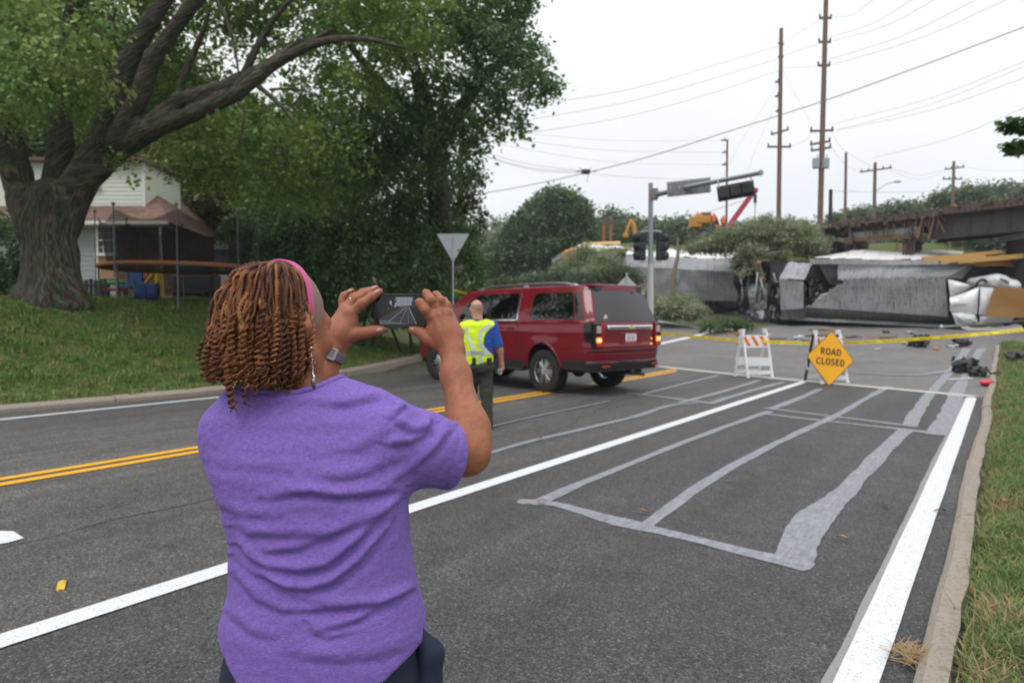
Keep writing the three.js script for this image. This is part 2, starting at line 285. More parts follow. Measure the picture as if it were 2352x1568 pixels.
// hairline cracks and the joint between the two laid strips
{ const tar = new THREE.MeshStandardMaterial({ color: new THREE.Color().setRGB(0.012, 0.012, 0.013), roughness: 0.7 }), r = rng(57);
  const crack = (s0, t0, ds, dt, n, w, seed) => { const a = []; for (let i = 0; i <= n; i++) a.push(road(s0 + ds * i / n + 0.08 * noise2(i * 0.9, seed), t0 + dt * i / n + 0.09 * noise2(i * 0.7, seed + 9))); structure('road_crack', ribbon(a, [w * 0.4, w, w * 0.7, w, w * 0.3], 0.0032, seed, 0.5, 0.03), tar); };
  crack(1, 5.2, 7, 0.4, 16, 0.012, 301); crack(-1, 8.9, 9, -0.3, 18, 0.014, 302); crack(6, 4.4, 5, 1.2, 14, 0.01, 304); crack(9, 9.6, 5, 0.5, 12, 0.014, 305); }
// kerbs
const concreteMap = (() => { const a = tileNoise(64, 61), b = tileNoise(512, 62), t = tex(1024, 1024, (x, y) => { const n = a(x / 16, y / 16), f = b(x / 2, y / 2), L = 0.56 + 0.14 * (n - 0.5) + 0.13 * (f - 0.5), s = smooth(0.62, 0.8, n); return [L * (1 - 0.06 * s), L * (0.93 - 0.07 * s), L * (0.85 - 0.1 * s)]; }); return t; })();
const concrete = new THREE.MeshStandardMaterial({ map: concreteMap, bumpMap: concreteMap, bumpScale: 0.003, roughness: 0.92 });
function kerb(pts, w, h, outward, name, joint, bevel = 0.035) {
  const c = new THREE.CatmullRomCurve3(pts, false, 'centripetal'), L = c.getLength(), par = thingStructure(name), n = Math.round(L / joint);
  for (let k = 0; k < n; k++) {
    const prof = [[0, -0.15], [0, h - bevel], [bevel, h], [w, h + 0.012], [w, -0.15]], P = [], I = [], U = [], m = 8, jo = noise2(k * 3.7, 4) * 0.012, ju = noise2(k * 2.1, 8) * 0.008;
    for (let i = 0; i <= m; i++) {
      const u = clamp((k + 0.003 + i / m * 0.994) / n), p = c.getPointAt(u), d = c.getTangentAt(u), nx = -d.z * outward, nz = d.x * outward, l = Math.hypot(nx, nz);
      for (const [q, y] of prof) { const wob = 0.005 * noise2(u * L * 1.1, q * 3 + 20) + (q > w - 0.01 ? 0.012 * noise2(u * L * 2, 60) : 0) + jo, x = p.x + nx / l * (q + wob), z = p.z + nz / l * (q + wob); P.push(x, rise(-p.z) + y + ju * (y > 0) + 0.006 * noise2(u * L * 3, q * 9), z); U.push(q + y, u * L); }
    }
    const r = prof.length; for (let i = 0; i < m; i++) for (let j = 0; j < r - 1; j++) { const a = i * r + j, b = a + r; I.push(a, b, a + 1, a + 1, b, b + 1); }
    for (const row of [0, m]) { const a = row * r; row ? I.push(a, a + 1, a + 2, a, a + 2, a + 3, a, a + 3, a + 4) : I.push(a, a + 2, a + 1, a, a + 3, a + 2, a, a + 4, a + 3); }
    const g = new THREE.BufferGeometry(); g.setAttribute('position', new THREE.Float32BufferAttribute(P, 3)); g.setAttribute('uv', new THREE.Float32BufferAttribute(U, 2)); g.setIndex(I);
    part('kerb_stone', toCreasedNormals(g, 0.6), concrete, par);
  }
}
function thingStructure(name) { const g = new THREE.Group(); g.name = numbered(name); g.userData.kind = 'structure'; scene.add(g); return g; }
{ const a = []; for (let s = -4; s <= 33; s += 1) a.push(road(s, 0.26 + 0.02 * noise2(s * 0.2, 3))); kerb(a, 0.125, 0.07, 1, 'near_kerb', 2.4); }
kerb(kerbPts.filter((p, i) => i > 20 && i < 120), 0.26, 0.1, -1, 'far_kerb', 2.2);

// ---------------------------------------------------------------- figures: distance fields meshed as one skin
const smin = (a, b, k) => { const h = Math.max(k - Math.abs(a - b), 0) / k; return Math.min(a, b) - h * h * k * 0.25; };
const smax = (a, b, k) => -smin(-a, -b, k);
function cone(a, b, ra, rb) { const dx = b.x - a.x, dy = b.y - a.y, dz = b.z - a.z, L2 = dx * dx + dy * dy + dz * dz || 1e-9; return (x, y, z) => { const px = x - a.x, py = y - a.y, pz = z - a.z, t = clamp((px * dx + py * dy + pz * dz) / L2), ex = px - dx * t, ey = py - dy * t, ez = pz - dz * t; return Math.sqrt(ex * ex + ey * ey + ez * ez) - (ra + (rb - ra) * t); }; }
function blob(c, r, q) { const inv = q ? q.clone().invert() : null, v = V(0, 0, 0); return (x, y, z) => { v.set(x - c.x, y - c.y, z - c.z); if (inv) v.applyQuaternion(inv); const k0 = Math.hypot(v.x / r.x, v.y / r.y, v.z / r.z), k1 = Math.hypot(v.x / (r.x * r.x), v.y / (r.y * r.y), v.z / (r.z * r.z)); return k1 < 1e-9 ? -Math.min(r.x, r.y, r.z) : k0 * (k0 - 1) / k1; }; }
function chain(pts, rad, k = 0.004) { const c = []; for (let i = 0; i < pts.length - 1; i++) c.push(cone(pts[i], pts[i + 1], rad[i], rad[i + 1])); return (x, y, z) => { let d = c[0](x, y, z); for (let i = 1; i < c.length; i++) d = smin(d, c[i](x, y, z), k); return d; }; }
function meshField(f, lo, hi, h) {   // sparse surface nets
  const B = 8, nx = Math.ceil((hi.x - lo.x) / h / B), ny = Math.ceil((hi.y - lo.y) / h / B), nz = Math.ceil((hi.z - lo.z) / h / B), reach = B * h * 0.866 * 1.35 + h * 2, W = nx * B + 2, H = ny * B + 2;
  const verts = [], cell = new Map(), blocks = [], S = B + 1, key = (i, j, k) => i + W * (j + H * k);
  for (let bz = 0; bz < nz; bz++) for (let by = 0; by < ny; by++) for (let bx = 0; bx < nx; bx++) {
    const x0 = lo.x + bx * B * h, y0 = lo.y + by * B * h, z0 = lo.z + bz * B * h;
    if (Math.abs(f(x0 + B * h / 2, y0 + B * h / 2, z0 + B * h / 2)) > reach) continue;
    const val = new Float32Array(S * S * S); let any = 0;
    for (let k = 0, o = 0; k < S; k++) for (let j = 0; j < S; j++) for (let i = 0; i < S; i++, o++) { val[o] = f(x0 + i * h, y0 + j * h, z0 + k * h); any |= val[o] < 0 ? 1 : 2; }
    if (any !== 3) continue;
    blocks.push([bx, by, bz, val]);
    for (let k = 0; k < B; k++) for (let j = 0; j < B; j++) for (let i = 0; i < B; i++) {
      let m = 0, n = 0, sx = 0, sy = 0, sz = 0; const c = [];
      for (let q = 0; q < 8; q++) { const v = val[(i + (q & 1)) + S * ((j + (q >> 1 & 1)) + S * (k + (q >> 2)))]; c.push(v); if (v < 0) m |= 1 << q; }
      if (m === 0 || m === 255) continue;
      for (let q = 0; q < 8; q++) for (const bit of [1, 2, 4]) if (!(q & bit)) { const a = c[q], b = c[q | bit]; if ((a < 0) !== (b < 0)) { const t = a / (a - b); sx += (q & 1) + (bit === 1 ? t : 0); sy += (q >> 1 & 1) + (bit === 2 ? t : 0); sz += (q >> 2) + (bit === 4 ? t : 0); n++; } }
      cell.set(key(bx * B + i, by * B + j, bz * B + k), verts.length / 3);
      verts.push(x0 + (i + sx / n) * h, y0 + (j + sy / n) * h, z0 + (k + sz / n) * h);
    }
  }
  const I = [];
  for (const [bx, by, bz, val] of blocks) for (let k = 0; k < B; k++) for (let j = 0; j < B; j++) for (let i = 0; i < B; i++) {
    const v0 = val[i + S * (j + S * k)], X = bx * B + i, Y = by * B + j, Z = bz * B + k;
    const quad = (a, b, c, d, flip) => { const q = [a, b, c, d].map((p) => cell.get(key(...p))); if (q.some((p) => p === undefined)) return; flip ? I.push(q[0], q[2], q[1], q[0], q[3], q[2]) : I.push(q[0], q[1], q[2], q[0], q[2], q[3]); };
    const vx = val[i + 1 + S * (j + S * k)], vy = val[i + S * (j + 1 + S * k)], vz = val[i + S * (j + S * (k + 1))];
    if ((v0 < 0) !== (vx < 0) && Y && Z) quad([X, Y - 1, Z - 1], [X, Y, Z - 1], [X, Y, Z], [X, Y - 1, Z], v0 >= 0);
    if ((v0 < 0) !== (vy < 0) && X && Z) quad([X - 1, Y, Z - 1], [X - 1, Y, Z], [X, Y, Z], [X, Y, Z - 1], v0 >= 0);
    if ((v0 < 0) !== (vz < 0) && X && Y) quad([X - 1, Y - 1, Z], [X, Y - 1, Z], [X, Y, Z], [X - 1, Y, Z], v0 >= 0);
  }
  const g = new THREE.BufferGeometry(); g.setAttribute('position', new THREE.Float32BufferAttribute(verts, 3)); g.setIndex(I);
  g.setAttribute('uv', new THREE.Float32BufferAttribute(new Float32Array(verts.length / 3 * 2), 2)); g.computeVertexNormals(); return g;
}
function uvFrom(g, f) { const p = g.attributes.position, u = new Float32Array(p.count * 2); for (let i = 0; i < p.count; i++) { const q = f(p.getX(i), p.getY(i), p.getZ(i)); u[2 * i] = q[0]; u[2 * i + 1] = q[1]; } g.setAttribute('uv', new THREE.BufferAttribute(u, 2)); return g; }

// ---------------------------------------------------------------- the red sport utility vehicle
{
  const rl = ground(1259, 900), rr = ground(1420, 889);
  const heading = V(-0.66, 0, -0.7513), SC = 1.045;
  const S = thing('suv', 'dark red sport utility vehicle stopped across the yellow centre lines', 'car');
  // car frame: x forward, y up, z to the car's right; rear axle at x = 0
  const turn = Math.atan2(-heading.z, heading.x);
  S.rotation.y = turn; S.scale.setScalar(SC);
  const half = 0.86 * SC, right = V(-heading.z, 0, heading.x);
  S.position.copy(rl).addScaledVector(right, half); S.position.y = 0.0;
  const paint = new THREE.MeshPhysicalMaterial({ color: new THREE.Color().setRGB(0.155, 0.002, 0.011), metalness: 0, roughness: 0.5, specularIntensity: 0.25, clearcoat: 1, clearcoatRoughness: 0.04 });
  const glass = new THREE.MeshPhysicalMaterial({ color: new THREE.Color().setRGB(0.003, 0.0035, 0.004), roughness: 0.03, ior: 1.7, specularIntensity: 1 });
  const black = mat(0.012, 0.012, 0.013, 0.55), gloss = mat(0.006, 0.006, 0.007, 0.12), chrome = mat(0.8, 0.8, 0.82, 0.12, { metalness: 1 }), alloy = mat(0.62, 0.62, 0.63, 0.28, { metalness: 1 }), rubber = mat(0.014, 0.014, 0.014, 0.85), satin = mat(0.5, 0.5, 0.52, 0.3, { metalness: 1 });
  const XR = -1.25, XF = 4.52, YS = 0.44;
  const belt = 1.24, WB = 3.4;
  const roofY = (x) => { if (x < 2.55) return 1.875 - 0.02 * Math.pow((x - 0.6) / 2, 2) - 0.05 * smooth(-0.75, -1.2, x); if (x < 3.72) return lerp(1.855, 1.19, smooth(2.45, 3.95, x) * 0.45 + 0.55 * clamp((x - 2.55) / 1.17)); return lerp(1.19, 1.09, clamp((x - 3.72) / 0.8)) - 0.12 * smooth(4.3, 4.55, x); };
  const rearX = (y) => XR + 0.02 * smooth(0.9, 0.5, y) + 0.31 * Math.pow(clamp((y - 1.12) / 0.75), 1.15) + (y < 0.85 ? -0.02 : 0);
  const frontX = (y) => XF - 0.1 * smooth(0.7, 0.4, y) - 0.05 * smooth(0.8, 1.2, y);
  const halfW = (x, y, top) => {   // half width of the body at height y
    let w = 1.015; w -= 0.035 * smooth(0.75, 0.44, y); w -= 0.018 * smooth(0.95, 1.2, y);
    const crease = 0.012 * Math.exp(-Math.pow((y - 1.06) / 0.05, 2)); w += crease;
    if (y > belt) w -= 0.035 + 0.2 * Math.pow((y - belt) / 0.6, 1.25) * Math.min(1, 0.65 / Math.max(0.1, top - belt + 0.02));
    // fenders swell over the wheels
    for (const c of [0, WB]) w += 0.028 * Math.exp(-Math.pow((x - c) / 0.55, 2)) * smooth(1.12, 0.75, y);
    // plan taper
    w -= 0.05 * Math.pow(clamp((x - 2.6) / 1.92), 2); w -= 0.22 * Math.pow(clamp((x - 4.1) / 0.42), 2.2); w -= 0.05 * Math.pow(clamp((-0.5 - x) / 0.68), 2) ; w -= 0.1 * Math.pow(clamp((-0.93 - (x - (rearX(y) - XR))) / 0.25), 2.4);
    return w;
  };
  const NV = 44, ySide = (x, v) => { const top = roofY(x) - 0.075; return lerp(YS, top, v); };
  const side = (x, y, sgn, out = 0) => { const w = halfW(x, y, roofY(x)); return V(x, y, sgn * (w + out)); };
  // stations are finer near the ends and the arches
  const xs = []; for (let i = 0; i <= 190; i++) xs.push(i / 190);
  const R_ARCH = 0.445, arches = [0, WB];
  const NRF = 14;
  const pos = (u, v, sgn) => {   // v in 0..1 side, 1..2 roof to centre
    if (v <= 1) { const xr0 = lerp(XR, XF, u); let y = ySide(clamp(xr0, XR, XF), v); const x = lerp(rearX(y), frontX(y), u); y = ySide(x, v); return V(x, y, sgn * halfW(x, y, roofY(x))); }
    const q = v - 1, e = pos(u, 1, sgn), top = roofY(e.x), a = q * Math.PI / 2, w = Math.abs(e.z), k = Math.min(1, q * 4), ed = Math.sin(k * Math.PI / 2);
    return V(e.x, lerp(e.y, top - 0.02 * (1 - q) * (1 - q), ed), sgn * w * (1 - (k < 1 ? 0.1 * (1 - Math.cos(k * Math.PI / 2)) : 0.1 + (q - 0.25) / 0.75 * 0.9)));
  };
  const P = [], I = [], id = new Map();
  for (const sgn of [-1, 1]) {
    const idx = [];
    for (let i = 0; i < xs.length; i++) for (let j = 0; j <= NV + NRF; j++) {
      const p = pos(xs[i], j <= NV ? j / NV : 1 + (j - NV) / NRF, sgn);
      if (j <= NV) for (const c of arches) { const dx = p.x - c, dy = p.y - 0.41, d = Math.hypot(dx, dy); if (d < R_ARCH && d > R_ARCH - 0.032 && p.y < 0.95) { p.x = c + dx / d * R_ARCH; p.y = 0.41 + dy / d * R_ARCH; } }
      idx.push(P.length / 3); P.push(p.x, p.y, p.z);
    }
    const st = NV + NRF + 1;
    for (let i = 0; i < xs.length - 1; i++) for (let j = 0; j < NV + NRF; j++) {
      const a = idx[i * st + j], b = idx[(i + 1) * st + j], c = a + 1, d = b + 1;
      if (j < NV) { const cx = (P[a * 3] + P[d * 3]) / 2, cy = (P[a * 3 + 1] + P[d * 3 + 1]) / 2; if (arches.some((o) => Math.hypot(cx - o, cy - 0.41) < R_ARCH - 0.001)) continue; }
      sgn > 0 ? I.push(a, b, c, b, d, c) : I.push(a, c, b, b, c, d);
    }
    // rear and front faces, to the centre plane
    for (const [u, dir] of [[0, 1], [1, -1]]) {
      const M = 16, rows = [];
      for (let j = 0; j <= NV + NRF; j++) { const e = pos(u, j <= NV ? j / NV : 1 + (j - NV) / NRF, sgn), row = []; for (let m = 0; m <= M; m++) { const t = m / M, bulge = 0.05 * (1 - (1 - t) * (1 - t)) * dir; row.push(P.length / 3); P.push(e.x - bulge, e.y, e.z * (1 - t)); } rows.push(row); }
      for (let j = 0; j < NV + NRF; j++) for (let m = 0; m < M; m++) { const a = rows[j][m], b = rows[j][m + 1], c = rows[j + 1][m], d = rows[j + 1][m + 1]; (sgn * dir > 0) ? I.push(a, c, b, b, c, d) : I.push(a, b, c, b, d, c); }
    }
  }
  let bg = new THREE.BufferGeometry(); bg.setAttribute('position', new THREE.Float32BufferAttribute(P, 3)); bg.setIndex(I);
  bg = toCreasedNormals(mergeVertices(bg, 1e-4), 0.6);
  const body = part('body', bg, paint, S);
  // dark underside and wheel wells
  part('underbody', [box(5.3, 0.1, 1.7, 1.6, 0.42, 0), box(2.2, 0.5, 1.76, 1.7, 0.66, 0), box(0.5, 0.42, 1.7, -0.8, 0.66, 0), box(0.3, 0.5, 1.6, 4.1, 0.66, 0), box(5.2, 0.05, 1.5, 1.5, 0.95, 0)], black, S);
  const fineCut = new TessellateModifier(0.09, 6);
  // a patch of glass or trim lying on the body side, from an outline in (x, y)
  const patch = (outline, sgn, out, m, name, parent, thick = 0.0, fine = 0.07) => {
    const sh = new THREE.Shape(outline.map(([x, y]) => new THREE.Vector2(x, y))), ex = fineCut.modify(new THREE.ExtrudeGeometry(sh, { depth: 1, bevelEnabled: false }));
    const p = ex.attributes.position; for (let i = 0; i < p.count; i++) { const q = side(p.getX(i), p.getY(i), sgn, lerp(out - 0.03 - thick, out, p.getZ(i))); p.setXYZ(i, q.x, q.y, q.z); }
    let g = ex; if (sgn < 0) { const a = g.attributes.position.array; for (let i = 0; i < a.length; i += 9) for (let k = 0; k < 3; k++) { const t = a[i + 3 + k]; a[i + 3 + k] = a[i + 6 + k]; a[i + 6 + k] = t; } }
    g.computeVertexNormals(); return part(name, g, m, parent);
  };
  const rounded = (pts, r = 0.05) => { const out = []; const n = pts.length; for (let i = 0; i < n; i++) { const a = pts[(i + n - 1) % n], b = pts[i], c = pts[(i + 1) % n], la = Math.hypot(a[0] - b[0], a[1] - b[1]), lc = Math.hypot(c[0] - b[0], c[1] - b[1]), ra = Math.min(r, la / 2.2), rc = Math.min(r, lc / 2.2); const s = [b[0] + (a[0] - b[0]) * ra / la, b[1] + (a[1] - b[1]) * ra / la], e = [b[0] + (c[0] - b[0]) * rc / lc, b[1] + (c[1] - b[1]) * rc / lc]; for (let k = 0; k <= 4; k++) { const t = k / 4; out.push([lerp(lerp(s[0], b[0], t), lerp(b[0], e[0], t), t), lerp(lerp(s[1], b[1], t), lerp(b[1], e[1], t), t)]); } } return out; };
  for (const sgn of [-1, 1]) {
    // greenhouse
    patch(rounded([[-0.78, 1.27], [0.42, 1.27], [0.4, 1.735], [-0.62, 1.735]], 0.05), sgn, 0.006, glass, 'window', S);
    patch(rounded([[0.8, 1.27], [1.66, 1.27], [1.66, 1.745], [0.86, 1.745]], 0.05), sgn, 0.006, glass, 'window', S);
    patch(rounded([[1.74, 1.27], [2.72, 1.27], [2.62, 1.47], [2.3, 1.69], [2.15, 1.745], [1.74, 1.745]], 0.05), sgn, 0.006, glass, 'window', S);
    patch([[1.665, 1.25], [1.735, 1.25], [1.735, 1.76], [1.665, 1.76]], sgn, 0.004, gloss, 'door_pillar', S);
    // chrome surround of the door windows
    patch([[0.77, 1.235], [2.78, 1.235], [2.78, 1.262], [0.77, 1.262]], sgn, 0.012, chrome, 'window_trim', S);
    patch([[0.755, 1.25], [0.79, 1.25], [0.85, 1.75], [0.815, 1.75]], sgn, 0.01, chrome, 'window_trim', S);
    patch([[-0.98, 1.27], [-0.82, 1.27], [-0.66, 1.735], [-0.78, 1.735]], sgn, 0.007, glass, 'window', S);
    // door gaps: thin dark joints
    for (const o of [[[0.62, 0.56], [0.632, 0.56], [0.632, 0.86], [0.76, 1.22], [0.748, 1.22], [0.62, 0.87]], [[1.69, 0.5], [1.702, 0.5], [1.702, 1.25], [1.69, 1.25]], [[2.78, 0.5], [2.792, 0.5], [2.792, 1.2], [2.78, 1.2]]]) patch(o, sgn, 0.0015, black, 'door_gap', S);
    patch([[0.62, 0.5], [2.79, 0.5], [2.79, 0.512], [0.62, 0.512]], sgn, 0.0015, black, 'door_gap', S);
    // lower cladding and running board
    patch([[0.5, 0.4], [2.9, 0.4], [2.9, 0.5], [0.5, 0.5]], sgn, 0.004, black, 'sill_trim', S);
    patch(rounded([[-1.12, 0.42], [-0.5, 0.42], [-0.5, 0.56], [-1.12, 0.6]], 0.02), sgn, 0.006, black, 'rear_cladding', S);
    part('running_board', [new RoundedBoxGeometry(2.35, 0.06, 0.2, 2, 0.025).translate(1.7, 0.36, sgn * 0.99)], black, S);
    for (const x of [0.92, 2.05]) { const h = part('door_handle', [new RoundedBoxGeometry(0.2, 0.035, 0.035, 3, 0.015).translate(x, 1.1, sgn * (halfW(x, 1.1, 1.87) + 0.03))], paint, S); part('handle_cup', [new THREE.SphereGeometry(0.05, 16, 10).scale(1.5, 0.7, 0.25).translate(x, 1.1, sgn * (halfW(x, 1.1, 1.87) - 0.004))], black, h); }
    // mirror
    const mi = part('mirror', [new RoundedBoxGeometry(0.16, 0.22, 0.27, 3, 0.05).translate(2.78, 1.34, sgn * 1.19), box(0.08, 0.05, 0.2, 2.8, 1.25, sgn * 1.05, 0.015)], black, S); part('mirror_glass', [box(0.006, 0.17, 0.21, 2.697, 1.34, sgn * 1.19, 0.002)], chrome, mi);
    // roof rail
    const pts = []; for (let k = 0; k <= 10; k++) { const x = lerp(-0.62, 2.35, k / 10); pts.push(V(x, roofY(x) + 0.04 - 0.055 * Math.pow(Math.abs(k - 5) / 5, 6), sgn * 0.7)); }
    part('roof_rail', [tube(pts, [0.022], 8, 3), ...[-0.5, 0.8, 2.2].map((x) => box(0.14, 0.06, 0.045, x, roofY(x) + 0.0, sgn * 0.7, 0.015))], satin, S);
    // arch lip
    for (const c of arches) { const a = []; for (let k = 0; k <= 20; k++) { const t = lerp(-0.06, Math.PI + 0.06, k / 20), x = c + Math.cos(t) * (R_ARCH + 0.006), y = 0.41 + Math.sin(t) * (R_ARCH + 0.006); a.push(side(x, y, sgn, -0.008)); } part('arch_lip', tube(a, [0.016], 6, 2), paint, S); part('wheel_well', grid(20, 4, (u, v) => { const t = lerp(-0.1, Math.PI + 0.1, u); return [c + Math.cos(t) * (R_ARCH - 0.005), 0.41 + Math.sin(t) * (R_ARCH - 0.005), sgn * lerp(0.55, 0.985, v)]; }), black, S); }
    // tail lamp: tall housing wrapped round the corner
    const tl = patch(rounded([[-1.235, 0.83], [-1.05, 0.9], [-1.02, 1.2], [-1.12, 1.225], [-1.21, 1.22]], 0.03), sgn, 0.012, gloss, 'tail_lamp', S);
    const rx = rearX(1.0);
    part('lamp_cover', [new RoundedBoxGeometry(0.1, 0.42, 0.2, 3, 0.035).translate(rx + 0.015, 1.01, sgn * 0.875)], gloss, tl);
    part('red_lens', [new RoundedBoxGeometry(0.03, 0.4, 0.03, 2, 0.012).translate(rx - 0.035, 1.01, sgn * 0.765), new RoundedBoxGeometry(0.03, 0.04, 0.15, 2, 0.012).translate(rx - 0.03, 0.83, sgn * 0.84)], mat(0.35, 0.01, 0.012, 0.12), tl);
    part('clear_lens', [new RoundedBoxGeometry(0.03, 0.12, 0.12, 2, 0.012).translate(rx - 0.03, 1.1, sgn * 0.86)], mat(0.42, 0.34, 0.34, 0.12), tl);
    const amber = new THREE.MeshStandardMaterial({ color: 0xff9420, emissive: 0xff8a1c, emissiveIntensity: 0.5, roughness: 0.3 });
    part('turn_signal', [new RoundedBoxGeometry(0.03, 0.1, 0.13, 2, 0.012).translate(rx - 0.032, 0.92, sgn * 0.86)], amber, tl);
    part('signal_bulb', [new THREE.SphereGeometry(0.022, 10, 8).translate(rx - 0.045, 0.92, sgn * 0.88), new THREE.SphereGeometry(0.018, 10, 8).translate(rx - 0.045, 0.92, sgn * 0.83)], new THREE.MeshStandardMaterial({ color: 0xffffff, emissive: 0xffd9a0, emissiveIntensity: 1.3 }), tl);
    const pl = new THREE.PointLight(0xffa040, 0.03, 0, 2); pl.position.set(rx - 0.11, 0.92, sgn * 0.87); pl.castShadow = true; S.add(pl);
    part('rear_reflector', [new RoundedBoxGeometry(0.03, 0.04, 0.22, 2, 0.012).translate(XR - 0.075, 0.48, sgn * 0.7)], mat(0.4, 0.01, 0.012, 0.2), S);
  }
  // windscreen
  part('windscreen', grid(10, 8, (u, v) => { const x = lerp(2.5, 3.5, v), w = halfW(x, Math.min(roofY(x) - 0.08, 1.7), roofY(x)) * 0.9; return [x, roofY(x) + 0.012, lerp(w, -w, u)]; }), glass, S);
  // tailgate: glass, spoiler, chrome bar, plate recess, bumper
  const rearPt = (y, z, out) => { const w = halfW(rearX(y) + 0.02, y, 1.87), t = 1 - Math.min(1, Math.abs(z) / w); return [rearX(y) - 0.05 * (1 - (1 - t) * (1 - t)) - out, y, z]; };
  const rearPatch = (y0, y1, w0, w1, out, m, name, parent = S) => part(name, grid(14, 10, (u, v) => { const y = lerp(y0, y1, v), z = lerp(-1, 1, u) * lerp(w0, w1, v); return rearPt(y, z, out); }), m, parent);
  rearPatch(1.235, 1.8, 0.86, 0.7, 0.012, glass, 'rear_window');
  part('spoiler', [new RoundedBoxGeometry(0.3, 0.05, 1.42, 3, 0.02).translate(-0.87, 1.845, 0)], paint, S); part('spoiler_underside', [new RoundedBoxGeometry(0.2, 0.09, 1.36, 3, 0.02).translate(-0.925, 1.775, 0)], gloss, S);
  part('rear_wiper', [beam(V(-1.06, 1.74, 0.36), V(-0.99, 1.69, -0.2), 0.012, 0.03), box(0.05, 0.05, 0.06, -1.02, 1.72, 0.33, 0.015), box(0.05, 0.05, 0.06, -1.02, 1.72, -0.33, 0.015)], black, S);
  part('sticker', [new THREE.CylinderGeometry(0.05, 0.05, 0.004, 20).rotateZ(Math.PI / 2).translate(rearPt(1.3, -0.62, 0.018)[0], 1.3, -0.62)], mat(0.7, 0.5, 0.52, 0.5), S, 'small round pale pink sticker');
  const cb = part('chrome_bar', [new RoundedBoxGeometry(0.05, 0.075, 1.3, 3, 0.022).translate(rearX(1.13) - 0.052, 1.13, 0)], chrome, S); part('emblem', [box(0.02, 0.06, 0.06, rearX(1.13) - 0.08, 1.13, 0, 0.004), box(0.02, 0.03, 0.17, rearX(1.13) - 0.079, 1.13, 0, 0.004)], mat(0.75, 0.55, 0.15, 0.3, { metalness: 0.8 }), cb, 'gold cross shaped emblem');
  part('chrome_bar_inset', [new RoundedBoxGeometry(0.052, 0.022, 1.2, 2, 0.008).translate(rearX(1.13) - 0.056, 1.128, 0)], gloss, cb);
  rearPatch(0.7, 0.705, 0.9, 0.9, 0.004, black, 'tailgate_gap');
  part('plate_recess', [new RoundedBoxGeometry(0.03, 0.24, 0.62, 2, 0.012).translate(rearX(0.93) - 0.038, 0.93, 0)], paint, S);
  { const cv = document.createElement('canvas'); cv.width = 256; cv.height = 128; const c = cv.getContext('2d'); c.fillStyle = '#d9d4d6'; c.fillRect(0, 0, 256, 128); c.fillStyle = '#b5565c'; c.fillRect(0, 96, 256, 32); c.fillStyle = '#c9a7ab'; c.fillRect(0, 0, 256, 20); c.fillStyle = '#5d5a66'; for (const x of [38, 66, 94, 140, 168, 196]) { c.fillRect(x, 36, 18, 46); c.fillStyle = '#d9d4d6'; c.fillRect(x + 6, 44 + (x % 5) * 3, 7, 9); c.fillStyle = '#5d5a66'; }
    const t = new THREE.CanvasTexture(cv); t.colorSpace = THREE.SRGBColorSpace; t.magFilter = THREE.LinearFilter; const g = new THREE.PlaneGeometry(0.31, 0.155).rotateY(-Math.PI / 2).translate(rearX(0.93) - 0.066, 0.945, 0); const lp = part('licence_plate', [box(0.012, 0.165, 0.32, rearX(0.93) - 0.058, 0.945, 0, 0.003)], chrome, S); part('plate_face', g, new THREE.MeshStandardMaterial({ map: t, roughness: 0.4 }), lp); }
  // rear bumper
  const bump = (y0, y1, out, m, name) => part(name, grid(40, 8, (u, v) => { const a = lerp(-1, 1, u), y = lerp(y0, y1, v), w = 1.0, z = a * w, e = Math.pow(Math.abs(a), 8); return [XR - out + 0.26 * e + 0.02 * Math.cos(v * Math.PI), y, z]; }), m, S);
  bump(0.56, 0.72, 0.085, paint, 'rear_bumper'); bump(0.715, 0.755, 0.08, satin, 'bumper_step'); bump(0.525, 0.565, 0.1, chrome, 'bumper_trim'); bump(0.4, 0.53, 0.075, black, 'lower_bumper');
  part('bumper_top', grid(30, 2, (u, v) => { const a = lerp(-1, 1, u), e = Math.pow(Math.abs(a), 8); return [lerp(XR - 0.075 + 0.26 * e, XR + 0.2, v), 0.755, a]; }), satin, S);
  part('tow_hitch', [box(0.12, 0.08, 0.1, XR - 0.05, 0.36, 0, 0.01), box(1.4, 0.05, 0.1, XR + 0.35, 0.34, 0, 0.01).rotateY(0)], black, S);
  part('exhaust', [bar(V(-1.1, 0.33, 0.62), V(-0.4, 0.35, 0.6), 0.035)], satin, S);
  part('roof_antenna', [new RoundedBoxGeometry(0.16, 0.07, 0.06, 3, 0.025).translate(-0.45, roofY(-0.45) + 0.05, -0.05)], black, S);
  part('roof_strobe', [new THREE.CylinderGeometry(0.07, 0.08, 0.06, 20).translate(0.0, roofY(0) + 0.05, 0.12), new THREE.SphereGeometry(0.06, 16, 10).scale(1, 0.7, 1).translate(0, roofY(0) + 0.085, 0.12)], black, S);
  part('rear_axle', [bar(V(0, 0.4, -0.8), V(0, 0.4, 0.8), 0.06), new THREE.SphereGeometry(0.15, 14, 10).translate(0, 0.39, 0)], black, S);
  // wheels
  const tyreG = lathe([[0.24, -0.13], [0.3, -0.137], [0.37, -0.135], [0.398, -0.118], [0.408, -0.09], [0.409, 0], [0.408, 0.09], [0.398, 0.118], [0.37, 0.135], [0.3, 0.137], [0.24, 0.13]], 48).rotateX(Math.PI / 2);
  const treads = []; for (let k = 0; k < 60; k++) for (const z of [-0.1, -0.035, 0.035, 0.1]) { const b = box(0.03, 0.012, 0.05, 0, 0.41, z); b.rotateZ((k + (z > 0 ? 0.5 : 0)) / 60 * Math.PI * 2); treads.push(b); }
  const treadG = merged(treads);
